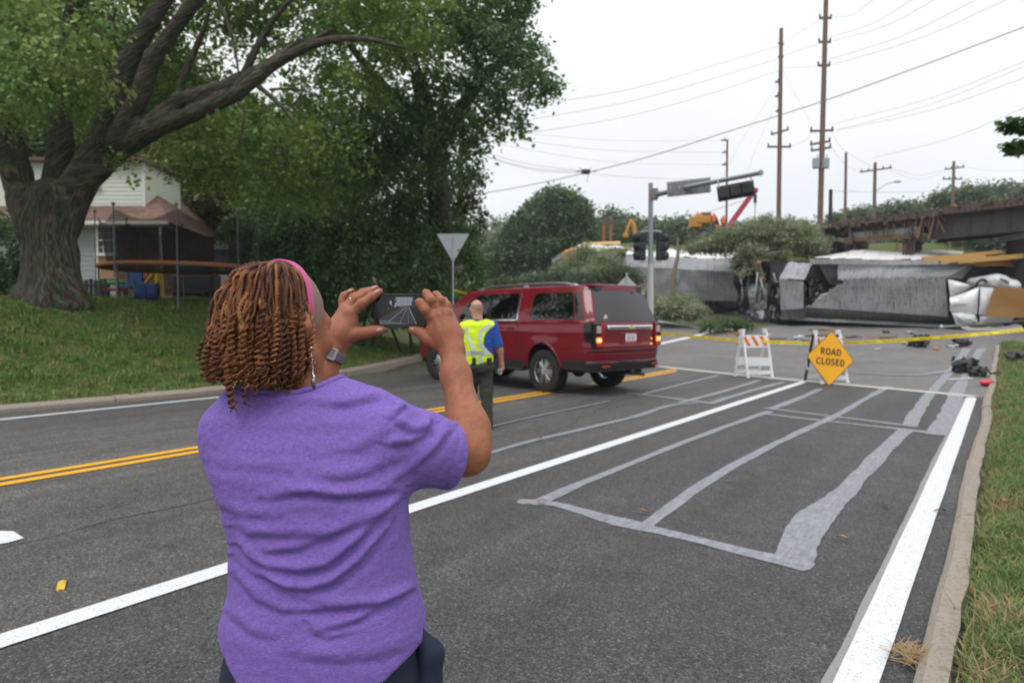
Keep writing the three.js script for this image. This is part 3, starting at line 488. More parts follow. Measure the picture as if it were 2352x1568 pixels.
  const spokes = []; for (let k = 0; k < 6; k++) for (const s of [-0.13, 0.13]) { const a = k / 6 * Math.PI * 2, b = a + s * 1.35; spokes.push(beam(V(Math.cos(a + s * 0.45) * 0.06, Math.sin(a + s * 0.45) * 0.06, 0.105), V(Math.cos(b) * 0.245, Math.sin(b) * 0.245, 0.085), 0.035, 0.032, V(0, 0, 1), 0.008)); }
  for (let k = 0; k < 6; k++) { const a = (k + 0.5) / 6 * Math.PI * 2; spokes.push(beam(V(Math.cos(a) * 0.05, Math.sin(a) * 0.05, 0.09), V(Math.cos(a) * 0.24, Math.sin(a) * 0.24, 0.075), 0.02, 0.02, V(0, 0, 1), 0.006)); }
  const spokeG = merged([...spokes, new THREE.CylinderGeometry(0.055, 0.06, 0.05, 24).rotateX(Math.PI / 2).translate(0, 0, 0.1)]), rimG = lathe([[0.235, -0.1], [0.25, 0.1], [0.262, 0.118], [0.268, 0.11], [0.262, 0.09], [0.245, -0.1]], 40).rotateX(Math.PI / 2), hubG = new THREE.CylinderGeometry(0.22, 0.22, 0.04, 32).rotateX(Math.PI / 2).translate(0, 0, 0.0), nutG = merged([0, 1, 2, 3, 4, 5].map((k) => new THREE.CylinderGeometry(0.01, 0.01, 0.02, 8).rotateX(Math.PI / 2).translate(Math.cos(k * 1.047) * 0.04, Math.sin(k * 1.047) * 0.04, 0.125)));
  for (const [x, sgn, steer] of [[0, -1, 0], [0, 1, 0], [WB, -1, 0.42], [WB, 1, 0.42]]) {
    const w = part('wheel', spokeG, alloy, S); w.position.set(x, 0.405, sgn * 0.86); w.rotation.y = (sgn < 0 ? Math.PI : 0) + steer;
    part('tyre', tyreG, rubber, w); part('tread', treadG, rubber, w); part('rim', rimG, alloy, w); part('brake_disc', hubG, mat(0.05, 0.05, 0.05, 0.5, { metalness: 0.5 }), w); part('wheel_nuts', nutG, chrome, w);
  }
  for (const c of S.children) if (c.name !== 'wheel' && c.name !== 'rear_axle') { c.scale.y = 1.075; c.position.y = c.isLight ? c.position.y * 1.075 + 0.03 : 0.03; }
  shade(S);
}

// ---------------------------------------------------------------- officer
{
  const f0 = ground(1099, 984), O = thing('person', 'bald officer in a yellow reflective vest over a blue shirt, back turned', 'person', [f0.x, 0, f0.z]), k = 1.0;
  // local frame: x right, y up, z toward the camera (his back)
  const q = (x, y, z) => V(x * k, y * k, z * k);
  const skin = mat(0.5, 0.25, 0.17, 0.55), H = 0.011;
  const all = (list) => (x, y, z) => { let d = list[0][0](x, y, z); for (let i = 1; i < list.length; i++) d = smin(d, list[i][0](x, y, z), list[i][1]); return d; };
  const hc = q(-0.02, 1.62, -0.01);
  const bodyF = all([[blob(hc, V(0.078, 0.108, 0.096)), 0], [blob(q(-0.02, 1.555, -0.055), V(0.058, 0.07, 0.055)), 0.04], [chain([q(-0.02, 1.58, 0.0), q(-0.01, 1.44, 0.01), q(0, 1.36, 0.01)], [0.062, 0.066, 0.08]), 0.03],
    [blob(q(-0.1, 1.6, -0.01), V(0.012, 0.032, 0.02)), 0.008], [blob(q(0.06, 1.6, -0.01), V(0.012, 0.032, 0.02)), 0.008], [blob(q(-0.02, 1.59, -0.11), V(0.014, 0.024, 0.02)), 0.02],
    [chain([q(0.2, 1.36, 0.0), q(0.265, 1.1, 0.03), q(0.285, 1.05, 0.02), q(0.325, 0.86, -0.03)], [0.062, 0.05, 0.045, 0.032], 0.02), 0.02],
    [chain([q(0.325, 0.87, -0.03), q(0.335, 0.8, -0.045)], [0.032, 0.036], 0.02), 0.02],
    ...[[0.31, -0.01], [0.325, -0.03], [0.338, -0.05], [0.345, -0.07]].map(([x, z], i) => [chain([q(x + 0.005, 0.8, z - 0.015), q(x + 0.005, 0.75, z - 0.02), q(x - 0.005, 0.715 + 0.01 * Math.abs(i - 1.5), z - 0.02)], [0.0125, 0.0115, 0.009]), 0.006]),
    [chain([q(0.315, 0.83, -0.06), q(0.305, 0.785, -0.085), q(0.3, 0.755, -0.08)], [0.015, 0.013, 0.01]), 0.01],
    [chain([q(-0.16, 1.36, -0.03), q(-0.16, 1.14, -0.17), q(-0.08, 1.05, -0.34)], [0.06, 0.048, 0.034], 0.02), 0.02], [blob(q(-0.06, 1.04, -0.37), V(0.035, 0.04, 0.05)), 0.02]]);
  part('body', meshField(bodyF, V(-0.36, 0.66, -0.46), V(0.42, 1.76, 0.2), 0.009), skin, O);
  const fringe = (x, y, z) => smax(blob(hc, V(0.0795, 0.109, 0.0975))(x, y, z), Math.max(y - 1.668 - 0.1 * Math.max(0, z), 1.53 - y, -z - 0.035), 0.006);
  const stub = tex(256, 256, (x, y) => { const n = noise2(x * 0.9, y * 0.9), L = 0.5 + 0.1 * n; return [L * 1.14, L * 0.93, L * 0.82]; }); stub.repeat.set(8, 8);
  part('hair', uvFrom(meshField(fringe, V(-0.15, 1.5, -0.15), V(0.12, 1.75, 0.15), 0.007), (x, y, z) => [x + z, y]), new THREE.MeshStandardMaterial({ map: stub, roughness: 0.9 }), O, 'cropped grey fringe');
  // shirt
  const torso = (x, y, z, g = 0) => { const a = lerp(0.175, 0.195, smooth(1.0, 1.25, y)) + g, b = 0.125 + g - 0.02 * smooth(1.2, 1.42, y); const r = Math.pow(Math.pow(Math.abs(x) / a, 2.4) + Math.pow(Math.abs(z - 0.005) / b, 2.4), 1 / 2.4); return (r - 1) * b; };
  const yoke = chain([q(-0.175, 1.37, 0), q(0, 1.42, 0.01), q(0.175, 1.37, 0)], [0.068, 0.062, 0.068], 0.04);
  const sleeveR = chain([q(0.19, 1.36, 0), q(0.25, 1.12, 0.025)], [0.084, 0.08], 0.02), sleeveL = chain([q(-0.16, 1.36, -0.03), q(-0.16, 1.16, -0.16)], [0.072, 0.068], 0.02);
  const crumple = (x, y, z) => 0.006 * noise3(x * 9, y * 7, z * 9) + 0.004 * noise3(x * 20, y * 13, z * 20);
  const shirtF = (x, y, z) => { let d = Math.max(torso(x, y, z, 0.004), y - 1.4, 0.9 - y); d = smin(d, yoke(x, y, z), 0.04); d = smin(d, Math.max(sleeveR(x, y, z), 1.09 - y + 0.25 * (x - 0.25)), 0.03); d = smin(d, Math.max(sleeveL(x, y, z), 1.1 - y), 0.03); d = smax(d, -blob(q(-0.01, 1.49, -0.01), V(0.072, 0.05, 0.08))(x, y, z), 0.008); return d + crumple(x, y, z) * 0.8; };
  const blue = mat(0.012, 0.06, 0.3, 0.85), sh = part('shirt', meshField(shirtF, V(-0.4, 0.86, -0.24), V(0.4, 1.52, 0.24), 0.0105), blue, O);
  part('collar', new THREE.TorusGeometry(0.07, 0.014, 8, 24).rotateX(Math.PI / 2).scale(1, 1.8, 1.1).translate(-0.01, 1.447, 0.0), mat(0.008, 0.03, 0.16, 0.85), sh);
  // vest: open yoke over the shoulders, panel to the waist
  const vestF = (x, y, z) => { let d = Math.max(torso(x, y, z, 0.016), y - 1.4, 0.86 - y); d = smin(d, yoke(x, y, z) - 0.012, 0.04); const arm = Math.max(0, Math.abs(x) - 0.13); d = smax(d, -blob(q(-0.01, 1.49, -0.02), V(0.1, 0.085, 0.1))(x, y, z), 0.008);
    d = smax(d, -blob(q(-0.24, 1.2, -0.12), V(0.1, 0.18, 0.16))(x, y, z), 0.01); d = smax(d, -blob(q(0.235, 1.18, 0.0), V(0.235, 0.2, 0.3))(x, y, z), 0.01); return d + crumple(x + 3, y, z) * 0.7; };
  const lime = new THREE.MeshStandardMaterial({ color: new THREE.Color().setRGB(0.62, 0.82, 0.012), roughness: 0.7, emissive: new THREE.Color(0, 0, 0) }), reflective = mat(0.52, 0.54, 0.56, 0.35, { metalness: 0.3 });
  const vest = part('vest', meshField(vestF, V(-0.33, 0.82, -0.24), V(0.33, 1.54, 0.24), 0.0105), lime, O);
  const wrap = (y, g) => (u) => { const a = u * Math.PI * 2, x = Math.cos(a), z = Math.sin(a); let r = 0.1; for (let i = 0; i < 40; i++) { if (vestF(x * r, y, z * r) > g) break; r += 0.005; } return V(x * r, y, z * r); };
  const bandG = (y0, y1) => grid(48, 2, (u, v) => { const p = wrap(lerp(y0, y1, v), 0.004)(u); return [p.x, p.y, p.z]; });
  const bnd = part('reflective_band', bandG(1.0, 1.055), reflective, vest);
  const strip = (pts, w) => { const out = pts.map(([x, y]) => { let z = 0.3; for (let i = 0; i < 120; i++) { if (vestF(x, y, z) < 0.003) break; z -= 0.003; } return V(x, y, z + 0.003); }); const curve = new THREE.CatmullRomCurve3(out); return grid(16, 2, (u, v) => { const p = curve.getPoint(u), t = curve.getTangent(u), n = V(0, 0, 1).cross(t).normalize(), o = (v - 0.5) * w; return [p.x + n.x * o, p.y + n.y * o, p.z + 0.002]; }); };
  part('reflective_strip', strip([[0.13, 1.405], [0.06, 1.36], [-0.01, 1.3], [-0.035, 1.2]], 0.045), reflective, vest);
  part('reflective_strip', strip([[-0.19, 1.36], [-0.17, 1.25], [-0.13, 1.15], [-0.1, 1.06]], 0.045), reflective, vest);
  part('reflective_strip', strip([[-0.05, 1.16], [0.03, 1.08], [0.05, 1.06]], 0.045), reflective, vest);
  part('reflective_strip', strip([[-0.02, 0.985], [-0.025, 0.9]], 0.055), reflective, vest);
  { const cv = document.createElement('canvas'); cv.width = 256; cv.height = 64; const c = cv.getContext('2d'); c.fillStyle = '#b5b9bd'; c.fillRect(0, 0, 256, 64); c.fillStyle = '#2c3036'; c.font = 'bold 54px sans-serif'; c.textAlign = 'center'; c.textBaseline = 'middle'; c.fillText('POLICE', 128, 34); const t = new THREE.CanvasTexture(cv); t.colorSpace = THREE.SRGBColorSpace; t.magFilter = THREE.LinearFilter;
    part('lettering', grid(12, 2, (u, v) => { const p = wrap(lerp(1.003, 1.052, v), 0.007)(lerp(0.41, 0.2, u)); return [p.x, p.y, p.z]; }), new THREE.MeshStandardMaterial({ map: t, roughness: 0.4, metalness: 0.2 }), bnd); }
  // trousers, belt, holster, shoes
  const olive = mat(0.034, 0.036, 0.026, 0.9);
  const trousersF = (x, y, z) => { let d = Math.max(torso(x, Math.min(y, 0.95), z, 0.0), y - 0.93, 0.84 - y); d = smin(d, chain([q(0.088, 0.84, 0.0), q(0.1, 0.48, 0.03), q(0.09, 0.05, 0.1)], [0.105, 0.082, 0.07], 0.03)(x, y, z), 0.05); d = smin(d, chain([q(-0.088, 0.84, 0.0), q(-0.085, 0.48, -0.09), q(-0.08, 0.05, -0.15)], [0.105, 0.082, 0.07], 0.03)(x, y, z), 0.05); d = smin(d, blob(q(0.02, 0.83, 0.06), V(0.15, 0.1, 0.1))(x, y, z), 0.05); return Math.max(d, 0.03 - y) + 0.007 * noise3(x * 8, y * 9, z * 8); };
  part('trousers', meshField(trousersF, V(-0.26, 0, -0.32), V(0.26, 0.97, 0.26), 0.0125), olive, O);
  const leather = mat(0.012, 0.012, 0.012, 0.45);
  const belt = part('belt', lathe([[0.182, -0.022], [0.19, -0.02], [0.19, 0.02], [0.182, 0.022]], 36).scale(1, 1, 0.74).translate(0, 0.93, 0.004), leather, O);
  part('holster', [new RoundedBoxGeometry(0.06, 0.2, 0.1, 2, 0.02).rotateZ(0.1).translate(0.215, 0.83, 0.01), new RoundedBoxGeometry(0.035, 0.1, 0.06, 2, 0.012).rotateX(0.4).translate(0.22, 0.96, 0.03)], leather, belt);
  part('belt_pouch', [new RoundedBoxGeometry(0.07, 0.08, 0.04, 2, 0.012).translate(0.1, 0.92, 0.135)], leather, belt);
  part('belt_pouch', [new RoundedBoxGeometry(0.05, 0.1, 0.04, 2, 0.012).translate(-0.1, 0.92, 0.13)], leather, belt);
  part('handcuffs', [new THREE.TorusGeometry(0.03, 0.007, 6, 16).translate(0.285, 0.76, 0.03)], mat(0.6, 0.6, 0.62, 0.3, { metalness: 1 }), belt);
  for (const [x, z] of [[0.09, 0.09], [-0.08, -0.16]]) { const sf = chain([q(x, 0.045, z + 0.05), q(x + 0.01, 0.045, z - 0.1), q(x + 0.012, 0.035, z - 0.16)], [0.05, 0.048, 0.036], 0.03); part('shoe', meshField((a, b, c) => Math.max(sf(a, b, c), 0.004 - b), V(x - 0.12, 0, z - 0.26), V(x + 0.12, 0.13, z + 0.14), 0.009), leather, O); }
  O.rotation.y = 0.35; O.scale.set(1.04, 1, 1.04); shade(O);
}

// ---------------------------------------------------------------- barricades, sign, tape
const orangeSheet = mat(0.8, 0.13, 0.012, 0.45), whitePlastic = mat(0.74, 0.75, 0.76, 0.5), galv = mat(0.42, 0.44, 0.46, 0.42, { metalness: 0.7 });
function barricade(at, turn, label, top = 1.12, dark = false) {
  const B = thing('barricade', label, 'barricade', at, turn, null), w = 0.7, leg = dark ? mat(0.03, 0.03, 0.03, 0.6) : whitePlastic;
  for (const fr of [1, -1]) {   // two A frames hinged at the top
    const lean = fr * 0.2;
    for (const s of [-1, 1]) { const a = V(s * w / 2 * 0.97, top, fr * 0.03), b = V(s * w / 2, 0.02, fr * 0.03 + lean * 1.2); part('leg', [beam(a, b, 0.05, 0.045, V(0, 0, 1), 0.006)], dark && fr < 0 ? leg : whitePlastic, B); part('foot', [box(0.07, 0.03, 0.07, b.x, 0.015, b.z, 0.006)], whitePlastic, B); }
    const y = top - 0.24, z = fr * (0.055 + 0.03) + fr * 0.02;
    const rail = part('striped_rail', [box(w + 0.02, 0.3, 0.02, 0, y, z, 0.004).rotateX(0)], whitePlastic, B);
    for (let k = -2; k <= 2; k++) { const x0 = k * 0.24 - 0.1, clipX = (x) => clamp(x, -w / 2 - 0.008, w / 2 + 0.008), pts = []; for (const [dx, yy] of [[0.08, -0.1], [0.18, -0.1], [0.02, 0.14], [-0.08, 0.14]]) pts.push([x0 + dx + 0.0, yy]);
      const poly = clipPoly(pts, -w / 2 - 0.008, w / 2 + 0.008); if (poly.length > 2) part('orange_stripe', plate(poly, 0.003).translate(0, y, fr > 0 ? z + 0.0105 : z - 0.0135), orangeSheet, rail); }
    part('lower_board', [box(w + 0.06, 0.2, 0.02, 0, 0.38, fr * 0.03 + lean * 0.8, 0.004)], whitePlastic, B);
    part('bottom_rail', [box(w, 0.09, 0.018, 0, 0.12, fr * 0.03 + lean * 1.08, 0.004)], whitePlastic, B);
  }
  for (const s of [-1, 1]) { part('lamp_bracket', [box(0.07, 0.1, 0.1, s * w / 2 * 0.9, top + 0.02, 0, 0.01)], whitePlastic, B); part('bolt', [bar(V(s * w / 2 * 0.9, top + 0.03, 0.05), V(s * w / 2 * 0.9, top + 0.03, 0.062), 0.014)], galv, B); }
  return shade(B);
}
function clipPoly(p, x0, x1) { const cut = (q, f, x) => { const o = []; for (let i = 0; i < q.length; i++) { const a = q[i], b = q[(i + 1) % q.length], A = f(a[0]), B = f(b[0]); if (A) o.push(a); if (A !== B) { const t = (x - a[0]) / (b[0] - a[0]); o.push([x, lerp(a[1], b[1], t)]); } } return o; }; return cut(cut(p, (x) => x >= x0, x0), (x) => x <= x1, x1); }
const barA = ground(1731, 866), barB = ground(1912, 882);
barricade([barA.x, 0.012, barA.z], 0.28, 'white folding barricade with orange stripes, left of the road closed sign');
barricade([barB.x, 0.012, barB.z - 0.3], 0.3, 'striped barricade mostly hidden behind the road closed sign', 1.12, true);
{
  const p = sight(1908, 823, ground(1908, 882).z * -1 - 0.02), S = thing('road_sign', 'orange yellow diamond sign reading road closed, leaning on the barricade', 'sign', p.toArray(), 0.26);
  const R = 0.63, dia = [[0, R], [R, 0], [0, -R], [-R, 0]].map(([x, y]) => [x, y]);
  const soft = (r) => { const o = []; for (let i = 0; i < 4; i++) { const a = dia[i], pr = dia[(i + 3) % 4], nx = dia[(i + 1) % 4]; for (let k = 0; k <= 4; k++) { const t = k / 4, s = [a[0] + (pr[0] - a[0]) * r, a[1] + (pr[1] - a[1]) * r], e = [a[0] + (nx[0] - a[0]) * r, a[1] + (nx[1] - a[1]) * r]; o.push([lerp(lerp(s[0], a[0], t), lerp(a[0], e[0], t), t), lerp(lerp(s[1], a[1], t), lerp(a[1], e[1], t), t)]); } } return o; };
  const g = new THREE.Group(); const tilt = -0.07, roll = -0.11;
  const place = (geo) => geo.rotateZ(roll).rotateX(tilt);
  part('panel', place(plate(soft(0.07), 0.004)), mat(0.28, 0.12, 0.012, 0.5), S);
  part('sign_face', place(plate(soft(0.07).map(([x, y]) => [x * 0.955, y * 0.955]), 0.003).translate(0, 0, 0.0035)), mat(0.86, 0.4, 0.008, 0.42), S);
  const { FontLoader } = await import('three/addons/loaders/FontLoader.js'); const { TextGeometry } = await import('three/addons/geometries/TextGeometry.js');
  const font = await new FontLoader().loadAsync('fonts/droid/droid_sans_bold.typeface.json');
  for (const [word, y] of [['ROAD', 0.075], ['CLOSED', -0.15]]) { const t = new TextGeometry(word, { font, size: 0.15, depth: 0.002, curveSegments: 4 }); t.computeBoundingBox(); const b = t.boundingBox; t.translate(-(b.min.x + b.max.x) / 2, y, 0.0085); part('lettering', place(t), mat(0.02, 0.012, 0.006, 0.6), S); }
  shade(S);
}
{ // barrier tape from the sign post behind the vehicle to the right verge
  const path = [sight(1043, 666, 22), sight(1110, 684, 21.3), sight(1300, 735, 20.2), sight(1530, 766, 19.6), sight(1700, 781, barA.z * -1 + 0.45), sight(1870, 788, -barB.z + 0.75), sight(2000, 785, 16.2), sight(2180, 773, 15.8), sight(2352, 757, 15.4), sight(2480, 740, 15.2)];
  const c = new THREE.CatmullRomCurve3(path, false, 'centripetal'), cv = document.createElement('canvas'); cv.width = 1024; cv.height = 64; const x = cv.getContext('2d'); x.fillStyle = '#f2d81c'; x.fillRect(0, 0, 1024, 64); x.fillStyle = '#4a4418'; x.font = 'bold 40px sans-serif'; x.textBaseline = 'middle'; x.fillText('POLICE LINE DO NOT CROSS', 60, 34); x.fillText('POLICE LINE', 720, 34);
  const t = new THREE.CanvasTexture(cv); t.colorSpace = THREE.SRGBColorSpace; t.magFilter = THREE.LinearFilter; t.wrapS = THREE.RepeatWrapping; t.wrapT = THREE.RepeatWrapping;
  const L = c.getLength(), g = grid(240, 2, (u, v) => { const p = c.getPointAt(u), w = 0.075, tw = 0.25 * Math.sin(u * 19) + 0.15 * Math.sin(u * 47); return [p.x, p.y + (v - 0.5) * w * Math.cos(tw), p.z + (v - 0.5) * w * Math.sin(tw)]; }, (u, v) => [u * L / 1.2, v]);
  single('barrier_tape', g, new THREE.MeshPhysicalMaterial({ map: t, roughness: 0.5, side: THREE.DoubleSide, transmission: 0.15 }), 'yellow barrier tape strung across the junction behind the barricades', 'tape');
}

// ---------------------------------------------------------------- sign posts and signal mast
{
  const top = sight(1040, 536, 22), S = thing('yield_sign', 'triangular sign seen from behind on a thin steel post by the bushes', 'sign', [top.x, 0, top.z]), y1 = top.y, alu = mat(0.5, 0.52, 0.54, 0.45, { metalness: 0.5 }), w = 0.53, h = 0.92;
  const tri = [[-w, 0], [w, 0], [0, -h]], soft = []; for (let i = 0; i < 3; i++) { const a = tri[i], p = tri[(i + 2) % 3], n = tri[(i + 1) % 3]; for (let k = 0; k <= 4; k++) { const t = k / 4, r = 0.05, s = [lerp(a[0], p[0], r), lerp(a[1], p[1], r)], e = [lerp(a[0], n[0], r), lerp(a[1], n[1], r)]; soft.push([lerp(lerp(s[0], a[0], t), lerp(a[0], e[0], t), t), lerp(lerp(s[1], a[1], t), lerp(a[1], e[1], t), t)]); } }
  part('sign_plate', plate(soft, 0.004).translate(0, y1, -0.06), alu, S);
  part('sign_front', plate(soft.map(([x, y]) => [x * 0.98, y * 0.98]), 0.002).translate(0, y1, -0.064), mat(0.6, 0.02, 0.02, 0.4), S);
  part('post', [box(0.045, y1 - 0.1 - rise(22) + 0.3, 0.03, 0, (y1 - 0.1 + rise(22) - 0.3) / 2, -0.02, 0.006)], galv, S);
  for (const y of [0.1, 0.55]) part('bolt', [bar(V(0, y1 - y, -0.01), V(0, y1 - y, 0.012), 0.02)], galv, S);
  part('sticker', [new THREE.CylinderGeometry(0.05, 0.05, 0.003, 16).rotateX(Math.PI / 2).translate(0.17, y1 - 0.53, -0.053)], mat(0.25, 0.25, 0.26, 0.6), S);
  S.rotation.y = 0.0; shade(S);
}
{ const top = sight(1440, 632, 24), S = thing('diamond_sign', 'grey back of a diamond sign just above the vehicle roof', 'sign', [top.x, 0, top.z]), r = 0.64, d = [[0, r], [r, 0], [0, -r], [-r, 0]];
  part('sign_plate', plate(d.map(([x, y]) => [x * 0.99, y * 0.99]), 0.004, 0.002).translate(0, top.y - r, -0.05), mat(0.48, 0.5, 0.52, 0.5, { metalness: 0.45 }), S); part('post', [box(0.06, top.y - 0.1 + 0.2, 0.04, 0, (top.y - 0.1 - 0.2) / 2 + 0.2, 0)], galv, S); shade(S); }
{
  const Z = 26, base = sight(1494, 728, Z), gy = rise(Z), M = thing('traffic_signal', 'steel signal mast with horizontal arm, sign back and black signal heads', 'signal', [base.x, gy, base.z]);
  const Y = (y) => sight(1494, y, Z).y - gy, steel = mat(0.3, 0.33, 0.36, 0.5, { metalness: 0.55 }), pale = mat(0.5, 0.5, 0.49, 0.6, { metalness: 0.3 }), blk = mat(0.012, 0.013, 0.015, 0.5), black2 = mat(0.02, 0.022, 0.025, 0.6);
  const yTop = Y(424), mid = Y(605);
  part('pole', [bar(V(0, mid, 0), V(-0.02, yTop, 0), 0.1, 0.085, 18)], steel, M); part('pole_base', [bar(V(0, -0.1, 0), V(0, mid, 0), 0.135, 0.11, 18), new THREE.CylinderGeometry(0.22, 0.26, 0.25, 18).translate(0, 0.1, 0)], pale, M); part('pole_cap', [new THREE.SphereGeometry(0.1, 14, 8, 0, 6.3, 0, 1.57).translate(-0.02, yTop, 0)], steel, M);
  part('arm_bracket', [box(0.28, 0.42, 0.3, 0.1, Y(446), 0, 0.02)], mat(0.25, 0.2, 0.17, 0.7, { metalness: 0.4 }), M);
  const aEnd = sight(1746, 397, Z - 5).sub(M.position), a0 = V(0.18, Y(447), 0); part('arm', [tube([a0, a0.clone().lerp(aEnd, 0.35).add(V(0, 0.03, 0)), aEnd], [0.105, 0.09, 0.07], 14, 8)], steel, M); part('arm_cap', [bar(aEnd, aEnd.clone().add(aEnd.clone().sub(a0).normalize().multiplyScalar(0.06)), 0.09)], steel, M);
  const on = (t) => a0.clone().lerp(aEnd, t), dir = aEnd.clone().sub(a0).normalize(), yawA = Math.atan2(-dir.z, dir.x), tiltA = Math.asin(dir.y);
  const place = (g, t, dy, dz = 0) => { const c = on(t); return g.translate(0, dy, dz).rotateZ(t > 0.6 ? 0.13 : 0.05).rotateY(yawA * 0.3).translate(c.x, c.y, c.z); };
  // street sign, back side
  const sb = part('sign_back', place(box(1.5, 0.5, 0.03, 0, 0, 0, 0.008), 0.36, 0.03, -0.12), mat(0.2, 0.21, 0.21, 0.6, { metalness: 0.3 }), M);
  for (let k = -2; k <= 2; k++) part('sign_stiffener', place(box(0.035, 0.48, 0.03, k * 0.36, 0, 0), 0.36, 0.03, -0.09), mat(0.27, 0.28, 0.28, 0.6, { metalness: 0.3 }), sb); part('sign_rim', place(box(1.54, 0.04, 0.035, 0, 0.26, 0), 0.36, 0.03, -0.118), mat(0.38, 0.4, 0.41, 0.5, { metalness: 0.4 }), sb);
  for (let k = -2; k <= 2; k++) part('clamp', place(new THREE.TorusGeometry(0.105, 0.014, 6, 16).rotateY(Math.PI / 2).translate(k * 0.3, 0, 0), 0.36, 0.0, 0), galv, sb);
  // horizontal signal with backplate, seen from behind
  const hs = part('signal_backplate', place(box(1.14, 0.5, 0.02, 0, 0, 0, 0.006), 0.79, -0.4, -0.05), blk, M);
  for (let k = -1; k <= 1; k++) part('signal_section', place(new RoundedBoxGeometry(0.34, 0.34, 0.16, 2, 0.03).translate(k * 0.36, 0, 0), 0.79, -0.4, 0.04), black2, hs);
  for (let k = -1; k <= 1; k++) part('visor', place(new THREE.CylinderGeometry(0.15, 0.15, 0.22, 16, 1, true).rotateX(Math.PI / 2).translate(k * 0.36, 0, 0), 0.79, -0.4, -0.17), blk, hs);
  for (const s of [-0.5, 0.5]) part('hanger', place(box(0.04, 0.5, 0.03, s, 0, 0), 0.79, -0.16, -0.02), galv, hs);
  // two vertical heads on the pole, one each side
  const yc = Y(566);
  for (const s of [-1, 1]) {
    const hx = s * 0.37, hd = part('signal_head', [new RoundedBoxGeometry(0.34, 1.05, 0.2, 3, 0.03).translate(hx, yc, 0)], blk, M);
    for (let k = -1; k <= 1; k++) { part('visor', lathe([[0.14, -0.14], [0.15, -0.14], [0.175, 0.14], [0.165, 0.14]], 20).rotateX(-Math.PI / 2).rotateY(s * -0.9).translate(hx + s * 0.1, yc + k * 0.345, 0.0), black2, hd); part('section_back', [new RoundedBoxGeometry(0.3, 0.3, 0.1, 3, 0.05).translate(hx, yc + k * 0.345, 0.08)], black2, hd); }
    for (const y of [0.58, -0.58]) part('mount_arm', [bar(V(0, yc + y, 0), V(hx, yc + y, 0), 0.025), bar(V(hx, yc + y, 0), V(hx, yc + y * 0.88, 0), 0.03)], pale, hd);
  }
  part('camera_mast', [bar(V(0.12, Y(545), -0.1), V(0.1, Y(515), -0.1), 0.025), box(0.12, 0.16, 0.1, 0.1, Y(515), -0.1, 0.02)], blk, M);
  shade(M);
}

// ---------------------------------------------------------------- the derailed train
const sheetMetal = (() => { const a = tileNoise(64, 91), b = tileNoise(512, 92), t = tex(1024, 1024, (x, y) => { const n = a(x / 16, y / 16), f = b(x / 2, y / 2), st = a(x / 5 + 9, y / 90), r = smooth(0.66, 0.9, st * 0.75 + n * 0.3), L = 0.585 + 0.06 * (n - 0.5) + 0.05 * (f - 0.5) - 0.07 * smooth(0.55, 0.9, a(x / 30 + 40, y / 200)), d = smooth(0.72, 0.9, n) * 0.12; return [(L - d) * 0.97 - 0.12 * r, (L - d) * 0.985 - 0.2 * r, (L - d * 1.1) * 1.01 - 0.26 * r]; }); t.repeat.set(0.4, 0.4); return t; })();
const galvSheet = new THREE.MeshStandardMaterial({ map: sheetMetal, roughness: 0.5, metalness: 0.2, side: THREE.DoubleSide });
const darkSteel = mat(0.045, 0.045, 0.048, 0.6, { metalness: 0.4, side: THREE.DoubleSide }), nearBlack = mat(0.015, 0.016, 0.018, 0.8, { side: THREE.DoubleSide }), blackPanel = mat(0.02, 0.024, 0.03, 0.25, { metalness: 0.4, side: THREE.DoubleSide });  // near-black serves black parts, and painted shade inside the torn cars
const whiteSide = new THREE.MeshStandardMaterial({ map: (() => { const a = tileNoise(64, 93), b = tileNoise(512, 94), t = tex(512, 512, (x, y) => { const n = a(x / 8, y / 8), f = b(x, y), r = smooth(0.7, 0.85, n), L = 0.8 + 0.08 * (f - 0.5); return [L - 0.1 * r, L - 0.2 * r, L - 0.3 * r]; }); t.repeat.set(0.5, 0.5); return t; })(), roughness: 0.7, side: THREE.DoubleSide });
const ochre = mat(0.5, 0.29, 0.09, 0.6, { side: THREE.DoubleSide }), ochreDark = mat(0.2, 0.09, 0.018, 0.65, { side: THREE.DoubleSide }), rustMetal = mat(0.14, 0.07, 0.04, 0.85);
// bilinear sheet between four sighted corners [x, y, Z] with ribs and dents, optionally masked
function panel(c, nu, nv, { rib = 0, pitch = 0.15, dent = 0.03, seed = 1, mask, curl } = {}) {
  const [tl, tr, br, bl] = c.map((q) => sight(...q)), W = tl.distanceTo(tr), H = tl.distanceTo(bl), n = V(0, 0, 0).crossVectors(tr.clone().sub(tl), bl.clone().sub(tl)).normalize(); if (n.z > 0) n.negate(); n.negate();
  const P = [], U = [], I = [], ok = [];
  for (let j = 0; j <= nv; j++) for (let i = 0; i <= nu; i++) {
    const u = i / nu, v = j / nv, p = tl.clone().lerp(tr, u).lerp(bl.clone().lerp(br, u), v);
    let d = dent * (noise2(u * W * 0.45 + seed * 13, v * H * 0.6) + (dent > 0.1 ? 0.5 : 0.15) * noise2(u * W * 2.1, v * H * 2.3 + seed * 7)); if (rib) d += rib * Math.sign(Math.sin(u * W / pitch * Math.PI * 2)) * 0.5; if (curl) d += curl(u, v);
    p.addScaledVector(n, d); P.push(p.x, p.y, p.z); U.push(u * W, v * H); ok.push(!mask || mask(u, v));
  }
  for (let j = 0; j < nv; j++) for (let i = 0; i < nu; i++) { const a = j * (nu + 1) + i, b = a + nu + 1; if (ok[a] && ok[a + 1] && ok[b] && ok[b + 1]) I.push(a, b, a + 1, a + 1, b, b + 1); }
  const g = new THREE.BufferGeometry(); g.setAttribute('position', new THREE.Float32BufferAttribute(P, 3)); g.setAttribute('uv', new THREE.Float32BufferAttribute(U, 2)); g.setIndex(I); g.computeVertexNormals(); return g;
}
